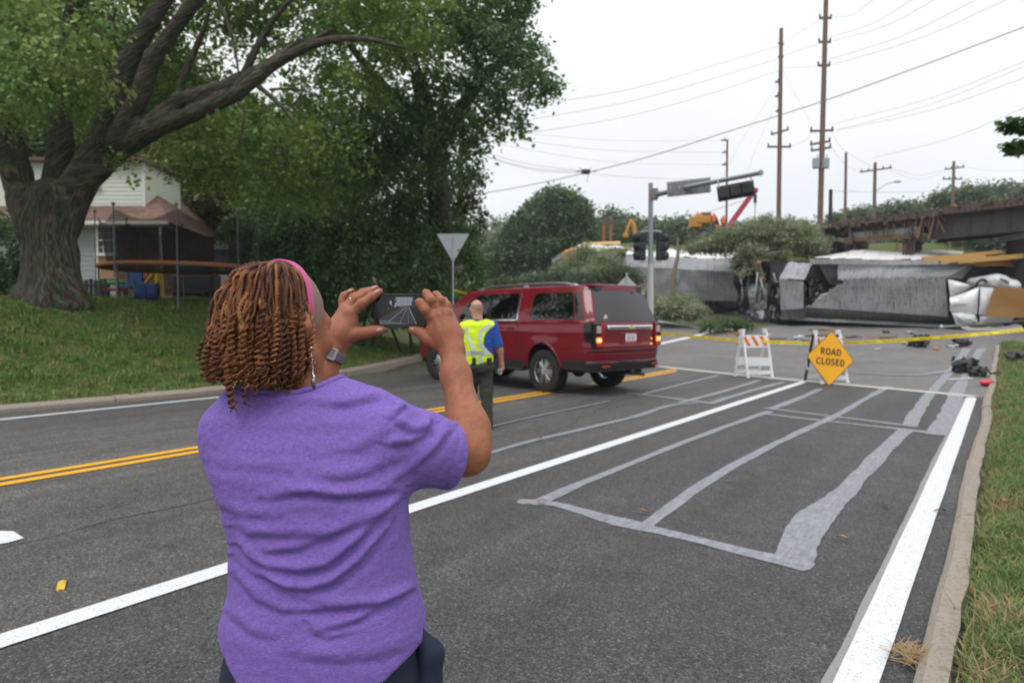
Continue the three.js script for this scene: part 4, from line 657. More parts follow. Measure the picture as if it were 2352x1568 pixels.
const local = (g, parent) => g.translate(-parent.position.x, -parent.position.y, -parent.position.z);
const addPanel = (name, parent, m, c, nu, nv, o, label) => part(name, local(panel(c, nu, nv, o), parent), m, parent, label);
{ // nearest car: roof toward us, torn open at both ends
  const o = sight(2000, 740, 37), A = thing('railcar', 'overturned grey corrugated railcar, torn open, lying behind the road closed sign', 'railcar', [o.x, rise(37), o.z]);
  addPanel('roof_sheet', A, galvSheet, [[1846, 640, 36.6], [2172, 638, 34.8], [2180, 727, 34.8], [1846, 705, 36.6]], 420, 26, { rib: 0.03, pitch: 0.1, dent: 0.05, seed: 3, mask: (u, v) => u > 0.3 - 0.28 * v + 0.03 * noise2(v * 9, 4) && !(v < 0.16 && u < 0.32) });
  addPanel('upper_chamfer', A, galvSheet, [[1925, 607, 37.2], [2233, 609, 35.3], [2172, 639, 34.8], [1925, 641, 36.4]], 300, 10, { rib: 0.02, pitch: 0.1, dent: 0.07, seed: 5, curl: (u, v) => v > 0.85 ? 0.1 * noise2(u * 26, 1) : 0 });
  addPanel('chamfer_end', A, galvSheet, [[2233, 609, 35.25], [2240, 606, 36], [2210, 640, 35.4], [2172, 639, 34.78]], 6, 6, { dent: 0.02, seed: 6 });
  addPanel('lower_chamfer', A, galvSheet, [[1846, 705, 36.6], [2180, 727, 34.8], [2196, 746, 35.7], [1830, 731, 37.4]], 120, 8, { dent: 0.05, seed: 7 });
  addPanel('lower_edge', A, galvSheet, [[1820, 728, 37.2], [2190, 745, 35.2], [2165, 752, 35.1], [1820, 734, 37.2]], 60, 2, { dent: 0.04, seed: 8 });
  addPanel('torn_flap', A, galvSheet, [[1908, 668, 36.9], [1946, 640, 36.3], [1935, 706, 36.4], [1858, 700, 36.9]], 20, 12, { dent: 0.16, seed: 9, rib: 0.02, pitch: 0.1 });
  addPanel('inner_sheet', A, galvSheet, [[1880, 605, 38.6], [1960, 608, 38.2], [1945, 660, 38.4], [1905, 652, 38.6]], 20, 10, { dent: 0.1, seed: 10 });
  addPanel('roof_band', A, galvSheet, [[1790, 640, 36.9], [1846, 646, 36.5], [1846, 708, 36.5], [1794, 712, 36.9]], 50, 14, { rib: 0.02, pitch: 0.1, dent: 0.06, seed: 11 }); addPanel('roof_band_top', A, galvSheet, [[1812, 603, 38], [1868, 606, 37.6], [1846, 646, 36.5], [1790, 640, 36.9]], 20, 12, { dent: 0.12, seed: 12, curl: (u, v) => 0.12 * Math.sin(v * 3.1) });
  addPanel('roof_band_foot', A, galvSheet, [[1794, 711, 36.9], [1846, 707, 36.5], [1850, 732, 37], [1796, 735, 37.1]], 12, 6, { dent: 0.1, seed: 13 });
  for (let k = 0; k < 4; k++) addPanel('crumpled_sheet', A, blackPanel, [[1848 + k * 11, 640 + k * 4, 37.4], [1864 + k * 12, 634 + k * 5, 37.8], [1868 + k * 9, 690 - k * 6, 37.6], [1850 + k * 10, 712 - k * 8, 37.2]], 14, 18, { dent: 0.22, seed: 20 + k });
  addPanel('interior_shade', A, nearBlack, [[1770, 598, 40], [2245, 600, 39], [2245, 748, 38], [1770, 742, 39]], 20, 8, { dent: 0.1, seed: 14 });  // black backing sheet: the dark inside of the car is painted on
  addPanel('interior_floor', A, nearBlack, [[1790, 735, 37.2], [2190, 748, 35.6], [2245, 748, 38], [1770, 742, 39]], 8, 4, { dent: 0.02, seed: 15 });  // near-black as well, inside shade put into the floor colour
  // the car's side now faces the sky: white panels, seam by seam
  const N = 9; for (let k = 0; k < N; k++) { const x0 = lerp(1868, 2205, k / N), x1 = lerp(1868, 2205, (k + 0.985) / N), yb = (x) => lerp(592, 597, (x - 1868) / 337), yt = (x) => x < 1960 ? lerp(590, 573, clamp((x - 1880) / 80)) : lerp(573, 577, clamp((x - 1960) / 280)), zf = (x) => lerp(37.2, 35.6, (x - 1868) / 337); addPanel('side_panel', A, whiteSide, [[x0 + 10, yt(x0), zf(x0) + 4], [x1 + 10, yt(x1), zf(x1) + 4], [x1, yb(x1) + 1, zf(x1)], [x0, yb(x0) + 1, zf(x0)]], 14, 12, { dent: 0.06, seed: 30 + k }); }
  addPanel('top_rail', A, galvSheet, [[1860, 594, 37.1], [2230, 599, 35.3], [2232, 609, 35.2], [1860, 606, 37.1]], 60, 3, { dent: 0.03, seed: 41 });
  for (const [a, b, h] of [[[2120, 596, 35.2], [2262, 585, 35], 0.26], [[2160, 603, 35.1], [2250, 586, 34.9], 0.22], [[2200, 600, 35], [2420, 582, 34.4], 0.24], [[2180, 590, 35.4], [2300, 578, 35.2], 0.18]]) part('deck_beam', local(beam(sight(...a), sight(...b), 0.2, h), A), ochre, A);
  addPanel('deck_plate', A, ochreDark, [[2230, 594, 36], [2480, 588, 35], [2480, 612, 34.8], [2236, 612, 35.4]], 20, 6, { dent: 0.06, seed: 42 });
  addPanel('end_shade', A, nearBlack, [[2230, 608, 36.4], [2500, 596, 36], [2500, 742, 36.5], [2200, 745, 36.6]], 14, 10, { dent: 0.2, seed: 43 });  // black sheet painting the shade inside the torn end
  addPanel('deck_door', A, mat(0.24, 0.115, 0.022, 0.55, { side: THREE.DoubleSide }), [[2284, 660, 33.6], [2470, 662, 32.6], [2470, 733, 32.6], [2264, 727, 33.6]], 30, 14, { dent: 0.04, seed: 44 });
  part('brake_pipe', local(bar(sight(2163, 751, 34.4), sight(2460, 728, 33.5), 0.06, 0.06, 12), A), mat(0.3, 0.29, 0.28, 0.6, { metalness: 0.4 }), A); part('pipe_joint', local(new THREE.SphereGeometry(0.13, 12, 10).translate(...sight(2163, 751, 34.4).toArray()), A), galv, A);
  shade(A);
}
{ // automobiles spilling from its end
  const paintW = new THREE.MeshPhysicalMaterial({ color: new THREE.Color().setRGB(0.6, 0.6, 0.6), roughness: 0.35, clearcoat: 0.6 }), glassB = mat(0.012, 0.013, 0.015, 0.1);
  const car = (label, at) => thing('crushed_car', label, 'car', sight(...at).toArray(), 0, 'crushed cars in the torn railcar');
  let T = car('long white crushed car jutting from the upper deck', [2290, 660, 34.4]);
  const hull = chain([sight(2236, 646, 35.4), sight(2290, 646, 34.5), sight(2326, 656, 34)].map((p) => p.sub(T.position)), [0.3, 0.42, 0.36], 0.3);
  part('car_body', meshField((x, y, z) => hull(x, y * 1.15, z) + 0.03 * noise3(x * 1.5, y * 2, z * 2), V(-2, -1.2, -1.8), V(1.6, 1.4, 1.6), 0.045), paintW, T);
  part('window', local(panel([[2296, 637, 33.95], [2322, 645, 33.6], [2318, 654, 33.55], [2300, 645, 33.8]], 8, 4, { dent: 0.02 }), T), glassB, T); part('wheel_arch', local(new THREE.TorusGeometry(0.3, 0.06, 6, 16, 3.4).translate(...sight(2258, 656, 34.5).toArray()), T), nearBlack, T); shade(T);
  T = car('white crumpled car with a flared wing wedged beside the ochre door', [2225, 715, 34.6]);
  const bulge = (k) => (u, v) => k * Math.sin(Math.PI * v) * Math.sin(Math.PI * (0.15 + 0.7 * u));
  addPanel('wing', T, paintW, [[2178, 641, 34.7], [2214, 650, 34.4], [2236, 658, 34.3], [2184, 688, 34.6]], 14, 12, { dent: 0.08, seed: 120, curl: bulge(0.25) }); addPanel('door', T, paintW, [[2182, 684, 34.5], [2250, 659, 34.1], [2246, 721, 34], [2182, 714, 34.4]], 18, 14, { dent: 0.07, seed: 121, curl: bulge(0.2) }); addPanel('rear_door', T, paintW, [[2252, 659, 34.08], [2286, 661, 33.9], [2268, 722, 33.9], [2248, 721, 34]], 12, 14, { dent: 0.06, seed: 122, curl: bulge(0.12) }); addPanel('door_seal', T, nearBlack, [[2249, 664, 33.9], [2253, 664, 33.88], [2249, 719, 33.82], [2245, 719, 33.84]], 2, 8, { dent: 0.02, seed: 123 }); part('door_trim', local(beam(sight(2184, 696, 34.2), sight(2222, 696, 34.05), 0.05, 0.1), T), paintW, T); shade(T);
  T = car('pale crushed car lowest in the torn railcar end', [2215, 735, 34.8]);
  addPanel('bonnet', T, paintW, [[2184, 712, 34.5], [2240, 722, 34.1], [2250, 744, 34.2], [2198, 748, 34.5]], 16, 12, { dent: 0.12, seed: 124, curl: bulge(0.3) }); addPanel('bumper', T, paintW, [[2250, 722, 34.2], [2330, 726, 33.8], [2322, 741, 33.8], [2250, 742, 34.1]], 20, 8, { dent: 0.1, seed: 125, curl: bulge(0.2) }); addPanel('bent_tray', T, mat(0.3, 0.29, 0.27, 0.7, { side: THREE.DoubleSide }), [[2206, 752, 34], [2340, 744, 33.6], [2350, 760, 33.2], [2230, 764, 33.6]], 16, 6, { dent: 0.12, seed: 126 }); shade(T);
}
{ // crushed end between the cars
  const o = sight(1740, 720, 40), A = thing('railcar', 'mangled black railcar end crushed between the two grey railcars', 'railcar', [o.x, rise(40), o.z]);
  addPanel('crushed_core', A, nearBlack, [[1690, 600, 42], [1800, 600, 40], [1800, 736, 39.5], [1690, 722, 42]], 20, 14, { dent: 0.5, seed: 51 });
  for (let k = 0; k < 7; k++) { const x = 1694 + k * 7; addPanel('crumpled_sheet', A, k % 2 ? darkSteel : blackPanel, [[x, 604 + 4 * k, 42.5 - 0.25 * k], [x + 16, 600 + 5 * k, 42 - 0.25 * k], [x + 20, 704 + 2 * k, 41.3 - 0.25 * k], [x + 4, 716, 41.6 - 0.25 * k]], 10, 22, { dent: 0.3, seed: 52 + k }); }
  addPanel('grey_plate', A, mat(0.16, 0.16, 0.165, 0.5, { metalness: 0.4, side: THREE.DoubleSide }), [[1716, 653, 39.3], [1764, 650, 38.9], [1762, 708, 38.8], [1724, 713, 39.2]], 14, 14, { dent: 0.14, seed: 60 }); addPanel('bent_plate', A, blackPanel, [[1762, 646, 38.8], [1800, 640, 38], [1796, 735, 38], [1764, 728, 38.6]], 12, 14, { dent: 0.35, seed: 61 });
  for (let k = 0; k < 10; k++) { const x = 1700 + k * 10; part('twisted_strut', local(tube([sight(x, 705 + 12 * noise2(k, 1), 39.6 - k * 0.08), sight(x + 14 * noise2(k, 2), 680, 39.2 - k * 0.08), sight(x + 26 * noise2(k, 3), 640 + 30 * noise2(k, 4), 39.4 - k * 0.08)], [0.05, 0.04, 0.05], 6, 3), A), k % 3 ? darkSteel : galv, A); }
  for (let k = 0; k < 8; k++) addPanel('scrap_sheet', A, [blackPanel, darkSteel, galvSheet][k % 3], [[1716 + k * 11, 712 + 6 * noise2(k, 7), 39], [1734 + k * 11, 708 + 8 * noise2(k, 8), 38.6], [1730 + k * 11, 732, 38.3], [1718 + k * 11, 734, 38.6]], 6, 6, { dent: 0.2, seed: 70 + k });
  shade(A);
}
{ // second car, mostly intact
  const o = sight(1570, 690, 48), A = thing('railcar', 'grey corrugated railcar on its side behind the signal mast', 'railcar', [o.x, rise(48), o.z]);
  const seg = [[1700, 43, 595, 626, 692], [1640, 45, 594, 622, 690], [1560, 47.5, 591, 618, 688], [1500, 50, 589, 615, 686], [1438, 52.5, 586, 612, 684]];
  for (let k = 0; k < 4; k++) { const [x1, z1, a1, b1, c1] = seg[k], [x0, z0, a0, b0, c0] = seg[k + 1]; addPanel('roof_sheet', A, galvSheet, [[x0, b0, z0], [x1, b1, z1], [x1, c1, z1], [x0, c0, z0]], 110, 12, { rib: 0.05, pitch: 0.22, dent: 0.05, seed: 80 + k }); addPanel('upper_chamfer', A, galvSheet, [[x0, a0, z0 + 0.9], [x1, a1, z1 + 0.9], [x1, b1, z1], [x0, b0, z0]], 40, 8, { rib: 0.02, pitch: 0.22, dent: 0.04, seed: 84 + k }); addPanel('lower_edge', A, galvSheet, [[x0, c0, z0], [x1, c1, z1], [x1, c1 + 16, z1 + 1], [x0, c0 + 16, z0 + 1]], 20, 3, { dent: 0.05, seed: 88 + k }); addPanel('side_panel', A, whiteSide, [[x0 + 6, a0 - 17, z0 + 5], [x1 + 4, a1 - 15, z1 + 5], [x1, a1, z1 + 0.9], [x0, a0, z0 + 0.9]], 20, 8, { dent: 0.12, seed: 92 + k }); }
  addPanel('interior_shade', A, nearBlack, [[1438, 590, 55], [1705, 598, 46], [1705, 715, 45], [1438, 705, 54]], 8, 4, { dent: 0.1, seed: 97 });  // black sheet behind the roof, painted shade of the inside
  for (const x of [1470, 1600, 1660]) part('bogie', local(box(1.6, 0.7, 1.0, 0, 0, 0, 0.1).translate(...sight(x, 704, x > 1550 ? 45.5 : 52).toArray()), A), nearBlack, A);
  shade(A);
}
{ // third car with its yellow end door
  const o = sight(1370, 640, 60), A = thing('railcar', 'far railcar with white roof and orange yellow end door, half hidden by brush', 'railcar', [o.x, rise(60), o.z]);
  const yel = mat(0.62, 0.27, 0.035, 0.55, { side: THREE.DoubleSide });
  addPanel('roof_sheet', A, galvSheet, [[1362, 603, 58], [1442, 612, 53.4], [1442, 640, 53.4], [1362, 640, 58]], 80, 8, { rib: 0.05, pitch: 0.25, dent: 0.05, seed: 101 }); addPanel('upper_chamfer', A, galvSheet, [[1375, 590, 59], [1445, 588, 54], [1442, 612, 53.4], [1362, 606, 58]], 30, 6, { dent: 0.06, seed: 102 });
  addPanel('side_panel', A, whiteSide, [[1330, 561, 66], [1442, 566, 60], [1440, 582, 54.5], [1320, 572, 60]], 30, 6, { dent: 0.1, seed: 103 }); addPanel('end_top', A, yel, [[1298, 574, 61], [1360, 556, 63.5], [1330, 574, 60.5], [1296, 584, 60.2]], 12, 4, { dent: 0.04, seed: 104 });
  addPanel('end_door', A, yel, [[1291, 578, 60], [1322, 572, 59.6], [1322, 618, 59.6], [1292, 618, 60]], 14, 14, { dent: 0.02, seed: 105 });
  for (const y of [592, 602, 611]) part('door_bar', local(beam(sight(1292, y, 59.7), sight(1322, y - 1, 59.3), 0.09, 0.14), A), yel, A); part('door_plate', local(box(0.42, 0.5, 0.06, 0, 0, 0).translate(...sight(1306, 585, 59.6).toArray()), A), mat(0.16, 0.17, 0.15, 0.6), A);
  addPanel('roof_tail', A, galvSheet, [[1268, 594, 62], [1292, 579, 60.2], [1292, 592, 60.2], [1268, 604, 62]], 10, 5, { dent: 0.05, seed: 106 }); addPanel('roof_tail', A, galvSheet, [[1268, 622, 61], [1290, 612, 60], [1290, 626, 60], [1270, 634, 61]], 10, 5, { dent: 0.08, seed: 107 });
  addPanel('upper_deck', A, ochre, [[1340, 556, 66], [1425, 553, 63], [1425, 560, 62.5], [1340, 563, 65]], 16, 3, { dent: 0.04, seed: 108 }); addPanel('interior_shade', A, nearBlack, [[1322, 590, 62], [1440, 596, 57], [1440, 655, 56], [1322, 650, 61]], 6, 4, { dent: 0.1, seed: 109 });  // the last panel is a black sheet, interior shade as colour
  shade(A);
}
// ---------------------------------------------------------------- damaged timber and steel bridge
{
  const pR = sight(2420, 500, 33), pL = sight(1884, 500, 43), B = thing('railway_bridge', 'old dark railway bridge with a smashed timber deck above the wreck', 'bridge', [pR.x, rise(36), pR.z]);
  const timber = new THREE.MeshStandardMaterial({ map: (() => { const a = tileNoise(128, 111), t = tex(512, 512, (x, y) => { const n = a(x / 32, y / 4), f = a(x / 4 + 40, y / 4), L = 0.29 + 0.24 * (n - 0.5) + 0.12 * (f - 0.5); return [L * 1.12, L * 0.95, L * 0.86]; }); t.repeat.set(0.6, 0.6); return t; })(), roughness: 0.95 }), girderM = new THREE.MeshStandardMaterial({ color: new THREE.Color().setRGB(0.05, 0.042, 0.038), roughness: 0.85 }), stone = mat(0.3, 0.29, 0.28, 0.9), fresh = mat(0.3, 0.14, 0.07, 0.9);
  const deckY = 7.3, at = (t, dy = 0, back = 0) => { const p = pR.clone().lerp(pL, t); p.y = deckY + dy; p.x += back * 0.66; p.z -= back * 0.75; return p.sub(B.position); };
  const R = rng(117);
  // steel plate girder on the near side, from the right to past the break
  part('girder', [beam(at(-0.35, -0.95), at(0.46, -0.95), 0.08, 1.15)], girderM, B); part('girder_flange', [beam(at(-0.35, -0.36), at(0.46, -0.36), 0.4, 0.06)], girderM, B); part('girder_flange', [beam(at(-0.35, -1.53), at(0.46, -1.53), 0.4, 0.06)], girderM, B);
  for (let k = 0; k < 11; k++) part('girder_stiffener', [box(0.12, 1.08, 0.14, 0, 0, 0).translate(...at(-0.3 + k * 0.075, -0.95, -0.06).toArray())], girderM, B);
  part('girder', [beam(at(-0.35, -0.95, 2.4), at(0.46, -0.95, 2.4), 0.08, 1.15)], girderM, B);
  // timber stringers over the broken span
  for (let k = 0; k < 4; k++) part('stringer', [beam(at(0.44, -0.6 - 0.05 * k, 0.1 + k * 0.7), at(0.98 - 0.05 * R(), -0.62 + 0.12 * R(), 0.1 + k * 0.7), 0.3, 0.42)], timber, B);
  part('broken_stringer', [beam(at(0.5, -1.25, -0.1), at(0.86, -1.18, -0.1), 0.25, 0.2)], mat(0.2, 0.11, 0.05, 0.9), B); part('steel_beam', [beam(at(0.5, -0.98, -0.12), at(0.84, -0.92, -0.12), 0.06, 0.36)], mat(0.28, 0.29, 0.3, 0.6), B);
  // ties, each one its own
  for (let k = 0; k < 60; k++) { const t = -0.3 + k * 0.0215, wild = smooth(0.38, 0.62, t) * (0.5 + R()), a = at(t, -0.22 - 0.18 * wild * R(), -0.45 - 0.5 * wild * R()), b = at(t + 0.01 * wild * (R() - 0.5), -0.22 + 0.1 * wild * (R() - 0.5), 3 + 0.3 * R()); part('tie', [beam(a, b, 0.22, 0.22)], timber, B); }
  part('edge_timber', [beam(at(-0.35, -0.02, -0.3), at(0.4, -0.02, -0.3), 0.2, 0.2)], timber, B); part('edge_timber', [beam(at(0.42, -0.05, -0.3), at(0.98, -0.12, -0.2), 0.18, 0.16)], timber, B);
  for (const b of [0.6, 2.0]) part('rail', [beam(at(-0.35, 0.05, b), at(0.97, 0.0, b), 0.08, 0.16)], rustMetal, B);
  for (let k = 0; k < 46; k++) { const t = 0.4 + 0.58 * R(), l = 0.25 + 0.5 * R(), a = at(t, -0.3 - 0.3 * R(), -0.45), b = a.clone().add(V((R() - 0.5) * 0.5, -l, (R() - 0.2) * 0.25)); part('splinter', [beam(a, b, 0.05 + 0.06 * R(), 0.03, V(1, 0, 0.3))], R() < 0.1 ? fresh : timber, B); }
  for (let k = 0; k < 9; k++) { const a = at(0.42 + 0.02 * k * R(), -0.5, -0.5), b = a.clone().add(V((R() - 0.6) * 0.8, -0.5 - 0.7 * R(), 0.1)); part('splinter', [beam(a, b, 0.07, 0.03, V(1, 0, 0.3))], k % 2 ? fresh : timber, B); }
  // rubble, ballast and snapped boards along the ruined deck edge
  for (let k = 0; k < 110; k++) { const t = -0.2 + 1.17 * R(), bad = smooth(0.3, 0.55, t), a = at(t, -0.05 - 0.5 * R() * bad + 0.18 * R(), -0.5 + 0.5 * R()), l = (0.15 + 0.7 * R() * bad), b = a.clone().add(V((R() - 0.5) * l * 1.6, (R() - 0.65) * l, (R() - 0.3) * 0.3)); part('broken_board', [beam(a, b, 0.06 + 0.1 * R(), 0.05 + 0.05 * R(), V(0.3, 1, 0.2))], R() < 0.07 ? fresh : R() < 0.3 ? rustMetal : timber, B); }
  // bents
  const bent = (t, w, y0) => { for (let k = 0; k < 4; k++) { const a = at(t, -1.2, k * 0.85), b = a.clone(); b.y = y0; part('pile', [bar(b, a, 0.17, 0.16, 10)], timber, B); } part('pile_cap', [beam(at(t, -1.28, -0.5), at(t, -1.28, 3.2), w, 0.36)], timber, B); for (let k = 0; k < 5; k++) { const x = t + (k - 2) * 0.012, a = at(x, -1.4, -0.1), b = a.clone(); b.y = y0; part('sheathing_plank', [beam(b, a, 0.24, 0.07, V(0.8, 0, 0.6))], timber, B); } };
  bent(0.93, 0.4, -0.6); bent(0.83, 0.4, -0.6); bent(0.55, 0.4, -0.6);
  part('pier', [beam(at(0.11, -6.6, 1.2), at(0.11, -1.56, 1.2), 0.55, 1.6, V(0, 0, 1)).translate(0, 0, 0)], girderM, B); part('pier_cap', [box(0.8, 0.3, 2.4, 0, 0, 0, 0.03).translate(...at(0.11, -1.7, 1.2).toArray())], stone, B);
  shade(B);
}
// ---------------------------------------------------------------- debris on the road
{
  const black = mat(0.012, 0.012, 0.014, 0.5), R = rng(131);
  const junk = (name, label, cat, x, y, s, m, group) => { const p = ground(x, y), T = thing(name, label, cat, p.toArray(), R() * 6, group), f = (a, b, c) => { let d = Math.max(Math.abs(a) - 0.42 * s, Math.abs(b - 0.28 * s) - 0.27 * s, Math.abs(c) - 0.34 * s); return d + 0.16 * s * noise3(a * 3 / s + x, b * 3 / s, c * 3 / s); }; part('casing', meshField(f, V(-0.7 * s, -0.05, -0.6 * s), V(0.7 * s, 0.8 * s, 0.6 * s), 0.055 * s), m, T); part('bracket', [box(0.9 * s, 0.06 * s, 0.1 * s, 0.35 * s, 0.1 * s, 0.12 * s, 0.01, [0.1, 0.5, 0.15])], galv, T); part('hose', tube([V(0, 0.45 * s, 0), V(0.4 * s, 0.5 * s, 0.1 * s), V(0.75 * s, 0.1 * s, 0.2 * s)], [0.05 * s], 6, 4), black, T); return shade(T); };
  junk('engine_part', 'large black boxy car part lying on the right lane', 'debris', 2216, 856, 0.62, black); junk('engine_part', 'low black part beside the large boxy one', 'debris', 2246, 864, 0.4, black); junk('engine_part', 'black part on the grass at the right edge', 'debris', 2338, 838, 0.62, black); junk('engine_part', 'black part lying under the tape, right of the other', 'debris', 2208, 796, 0.5, black); junk('engine_part', 'black part lying under the middle of the tape', 'debris', 2110, 796, 0.75, black); junk('engine_part', 'small black part at the kerb by the red lamp', 'debris', 2298, 868, 0.26, black);
  { const p = ground(2268, 886), T = thing('tail_lamp', 'broken red car lamp lying on the road near the kerb', 'debris', p.toArray(), 0.4); part('lens', [new THREE.SphereGeometry(0.13, 14, 10).scale(1.5, 0.6, 0.9).translate(0, 0.07, 0)], mat(0.55, 0.015, 0.02, 0.2), T); part('housing', [box(0.2, 0.07, 0.16, 0.14, 0.05, 0.02, 0.015)], black, T); shade(T); }
  { const p = ground(2206, 874); single('metal_strip', box(0.62, 0.05, 0.09, 0, 0.03, 0, 0.01, [0, 0.1, 0.03]).translate(p.x, p.y, p.z), mat(0.6, 0.6, 0.6, 0.4, { metalness: 0.6 }), 'bright metal strip in front of the black boxy part', 'debris'); }
  for (let k = 0; k < 26; k++) { const x = 1680 + 600 * R(), y = 764 + 26 * R() * (x > 2000 ? 1.6 : 1), p = ground(x, y), s = 0.08 + 0.16 * R(), m = R() < 0.25 ? mat(0.4, 0.22, 0.1, 0.9) : R() < 0.5 ? galv : black; single('scrap_piece', meshField((a, b, c) => Math.max(Math.abs(a) - s, Math.abs(b) - s * 0.3, Math.abs(c) - s * 0.5) + 0.3 * s * noise3(a * 5 / s * 0.4 + k, b * 4, c * 4), V(-s * 1.6, -s, -s * 1.3), V(s * 1.6, s, s * 1.3), s * 0.18).rotateY(R() * 6).translate(p.x, p.y + s * 0.25, p.z), m, 'small scrap of wreckage scattered on the pale road', 'debris', 'scattered wreckage scraps'); }
  for (let k = 0; k < 16; k++) { const x = 1620 + 520 * R(), y = 758 + 24 * R(), p = ground(x, y), a = p.clone().add(V(0, 0.04, 0)), b = a.clone().add(V(0.3 + 0.8 * R(), 0.02 + 0.05 * R(), (R() - 0.5) * 0.7)); single('broken_plank', beam(a, b, 0.09 + 0.08 * R(), 0.05), k % 3 ? mat(0.1, 0.075, 0.055, 0.95) : mat(0.42, 0.2, 0.08, 0.9), 'splintered board lying among the wreck debris', 'debris', 'splintered boards'); }
}

// ---------------------------------------------------------------- foliage
function leafSpray(seed, n, spread, leaf, droop = 0.3) {   // a twig's worth of leaves, each folded along its rib
  const r = rng(seed), P = [];
  for (let i = 0; i < n; i++) {
    const c = V(r() - 0.5, (r() - 0.5) * 0.8, r() - 0.5).normalize().multiplyScalar(spread * Math.cbrt(r())), d = V(r() - 0.5, -droop * r() + (r() - 0.5) * 0.5, r() - 0.5).normalize(), up = V((r() - 0.5) * 0.9, 1, (r() - 0.5) * 0.9).normalize(), s = V(0, 0, 0).crossVectors(d, up).normalize(), nrm = V(0, 0, 0).crossVectors(s, d), L = leaf * (0.7 + 0.6 * r()), w = L * 0.42;
    const A = c.clone(), T = c.clone().addScaledVector(d, L), B = c.clone().addScaledVector(d, L * 0.45).addScaledVector(s, w).addScaledVector(nrm, w * 0.25), C = c.clone().addScaledVector(d, L * 0.45).addScaledVector(s, -w).addScaledVector(nrm, w * 0.25);
    for (const t of [A, B, T, A, T, C]) P.push(t.x, t.y, t.z);
  }
  const g = new THREE.BufferGeometry(); g.setAttribute('position', new THREE.Float32BufferAttribute(P, 3)); g.computeVertexNormals(); return g;
}
const leafMat = new THREE.MeshPhysicalMaterial({ color: 0xffffff, roughness: 0.75, transmission: 0.5, thickness: 0, specularIntensity: 0.4, side: THREE.DoubleSide });
function crown(parent, name, blobs, per, geo, tones, seed, { hollow = 0.45, gap = 0.25, freq = 0.9, scale = 1, label, category } = {}) {
  const r = rng(seed), pts = [];
  for (const b of blobs) { const [c, rx, ry, rz, dens = 1] = b, n = Math.round(per * dens * (rx * ry + ry * rz + rx * rz) / 3); for (let i = 0; i < n; i++) { const d = V(r() * 2 - 1, r() * 2 - 1, r() * 2 - 1); if (d.lengthSq() > 1) { i--; continue; } const k = lerp(hollow, 1.05, Math.pow(r(), 0.6)); d.normalize().multiplyScalar(k * (1 + 0.3 * noise3(d.x * 2 + c.x, d.y * 2 + c.y, d.z * 2))); const p = V(c.x + d.x * rx, c.y + d.y * ry, c.z + d.z * rz); if (noise3(p.x * freq, p.y * freq, p.z * freq) < -1 + gap * 2 - 0.35 + 0.0 * k && r() < 0.85) continue; pts.push(p); } }
  const m = new THREE.InstancedMesh(geo, leafMat, pts.length), M = new THREE.Matrix4(), q = new THREE.Quaternion(), e = new THREE.Euler(), col = new THREE.Color();
  pts.forEach((p, i) => { e.set((r() - 0.5) * 0.9, r() * 6.28, (r() - 0.5) * 0.9); q.setFromEuler(e); const s = scale * (0.75 + 0.5 * r()); M.compose(parent ? p.clone().sub(parent.position) : p, q, V(s, s, s)); m.setMatrixAt(i, M); const patchy = 0.5 + 0.5 * noise3(p.x * 0.5 + 7, p.y * 0.5, p.z * 0.5), t = tones[Math.min(tones.length - 1, Math.floor((patchy * 0.7 + r() * 0.3) * tones.length))], k = 0.8 + 0.4 * r(); col.setRGB(t[0] * k, t[1] * k, t[2] * k); m.setColorAt(i, col); });
  return stuff(name, m, label, category, parent);
}
const S1 = leafSpray(201, 16, 0.3, 0.13), S2 = leafSpray(202, 18, 0.34, 0.12, 0.5), S3 = leafSpray(203, 22, 0.55, 0.2), S4 = leafSpray(204, 14, 0.42, 0.16, 0.6), SFar = leafSpray(205, 16, 1.1, 0.55);
const lift = (a, k) => a.map((t) => t.map((v) => v * k));
const maple = lift([[0.066, 0.1, 0.024], [0.052, 0.085, 0.021], [0.088, 0.118, 0.03], [0.042, 0.07, 0.019]], 3.0), warm = lift([[0.1, 0.13, 0.03], [0.075, 0.115, 0.028], [0.14, 0.15, 0.04], [0.05, 0.085, 0.022]], 2.1), deep = lift([[0.03, 0.056, 0.02], [0.036, 0.066, 0.022], [0.044, 0.078, 0.024], [0.024, 0.045, 0.017]], 2.9), bright = lift([[0.07, 0.125, 0.03], [0.05, 0.1, 0.026], [0.09, 0.14, 0.035]], 2.0), dusty = lift([[0.13, 0.15, 0.085], [0.1, 0.125, 0.065], [0.16, 0.175, 0.105], [0.075, 0.1, 0.05]], 2.1), farG = lift([[0.075, 0.105, 0.055], [0.09, 0.12, 0.06], [0.06, 0.09, 0.05], [0.12, 0.13, 0.06]], 1.9);
const barkTex = (() => { const a = tileNoise(128, 211), b = tileNoise(256, 212), t = tex(1024, 1024, (x, y) => { const f = a(x / 10 + 1.5 * b(x / 40, y / 40), y / 48), g = b(x / 3, y / 7), moss = smooth(0.55, 0.8, b(x / 30 + 60, y / 50)), L = 0.2 + 0.26 * (f - 0.45) + 0.1 * (g - 0.5); return [L * (1.12 - 0.2 * moss), L * (1 + 0.06 * moss), L * (0.86 - 0.22 * moss)]; }); t.repeat.set(0.55, 0.35); return t; })();
const bark = new THREE.MeshStandardMaterial({ map: barkTex, bumpMap: barkTex, bumpScale: 0.05, roughness: 0.95 });
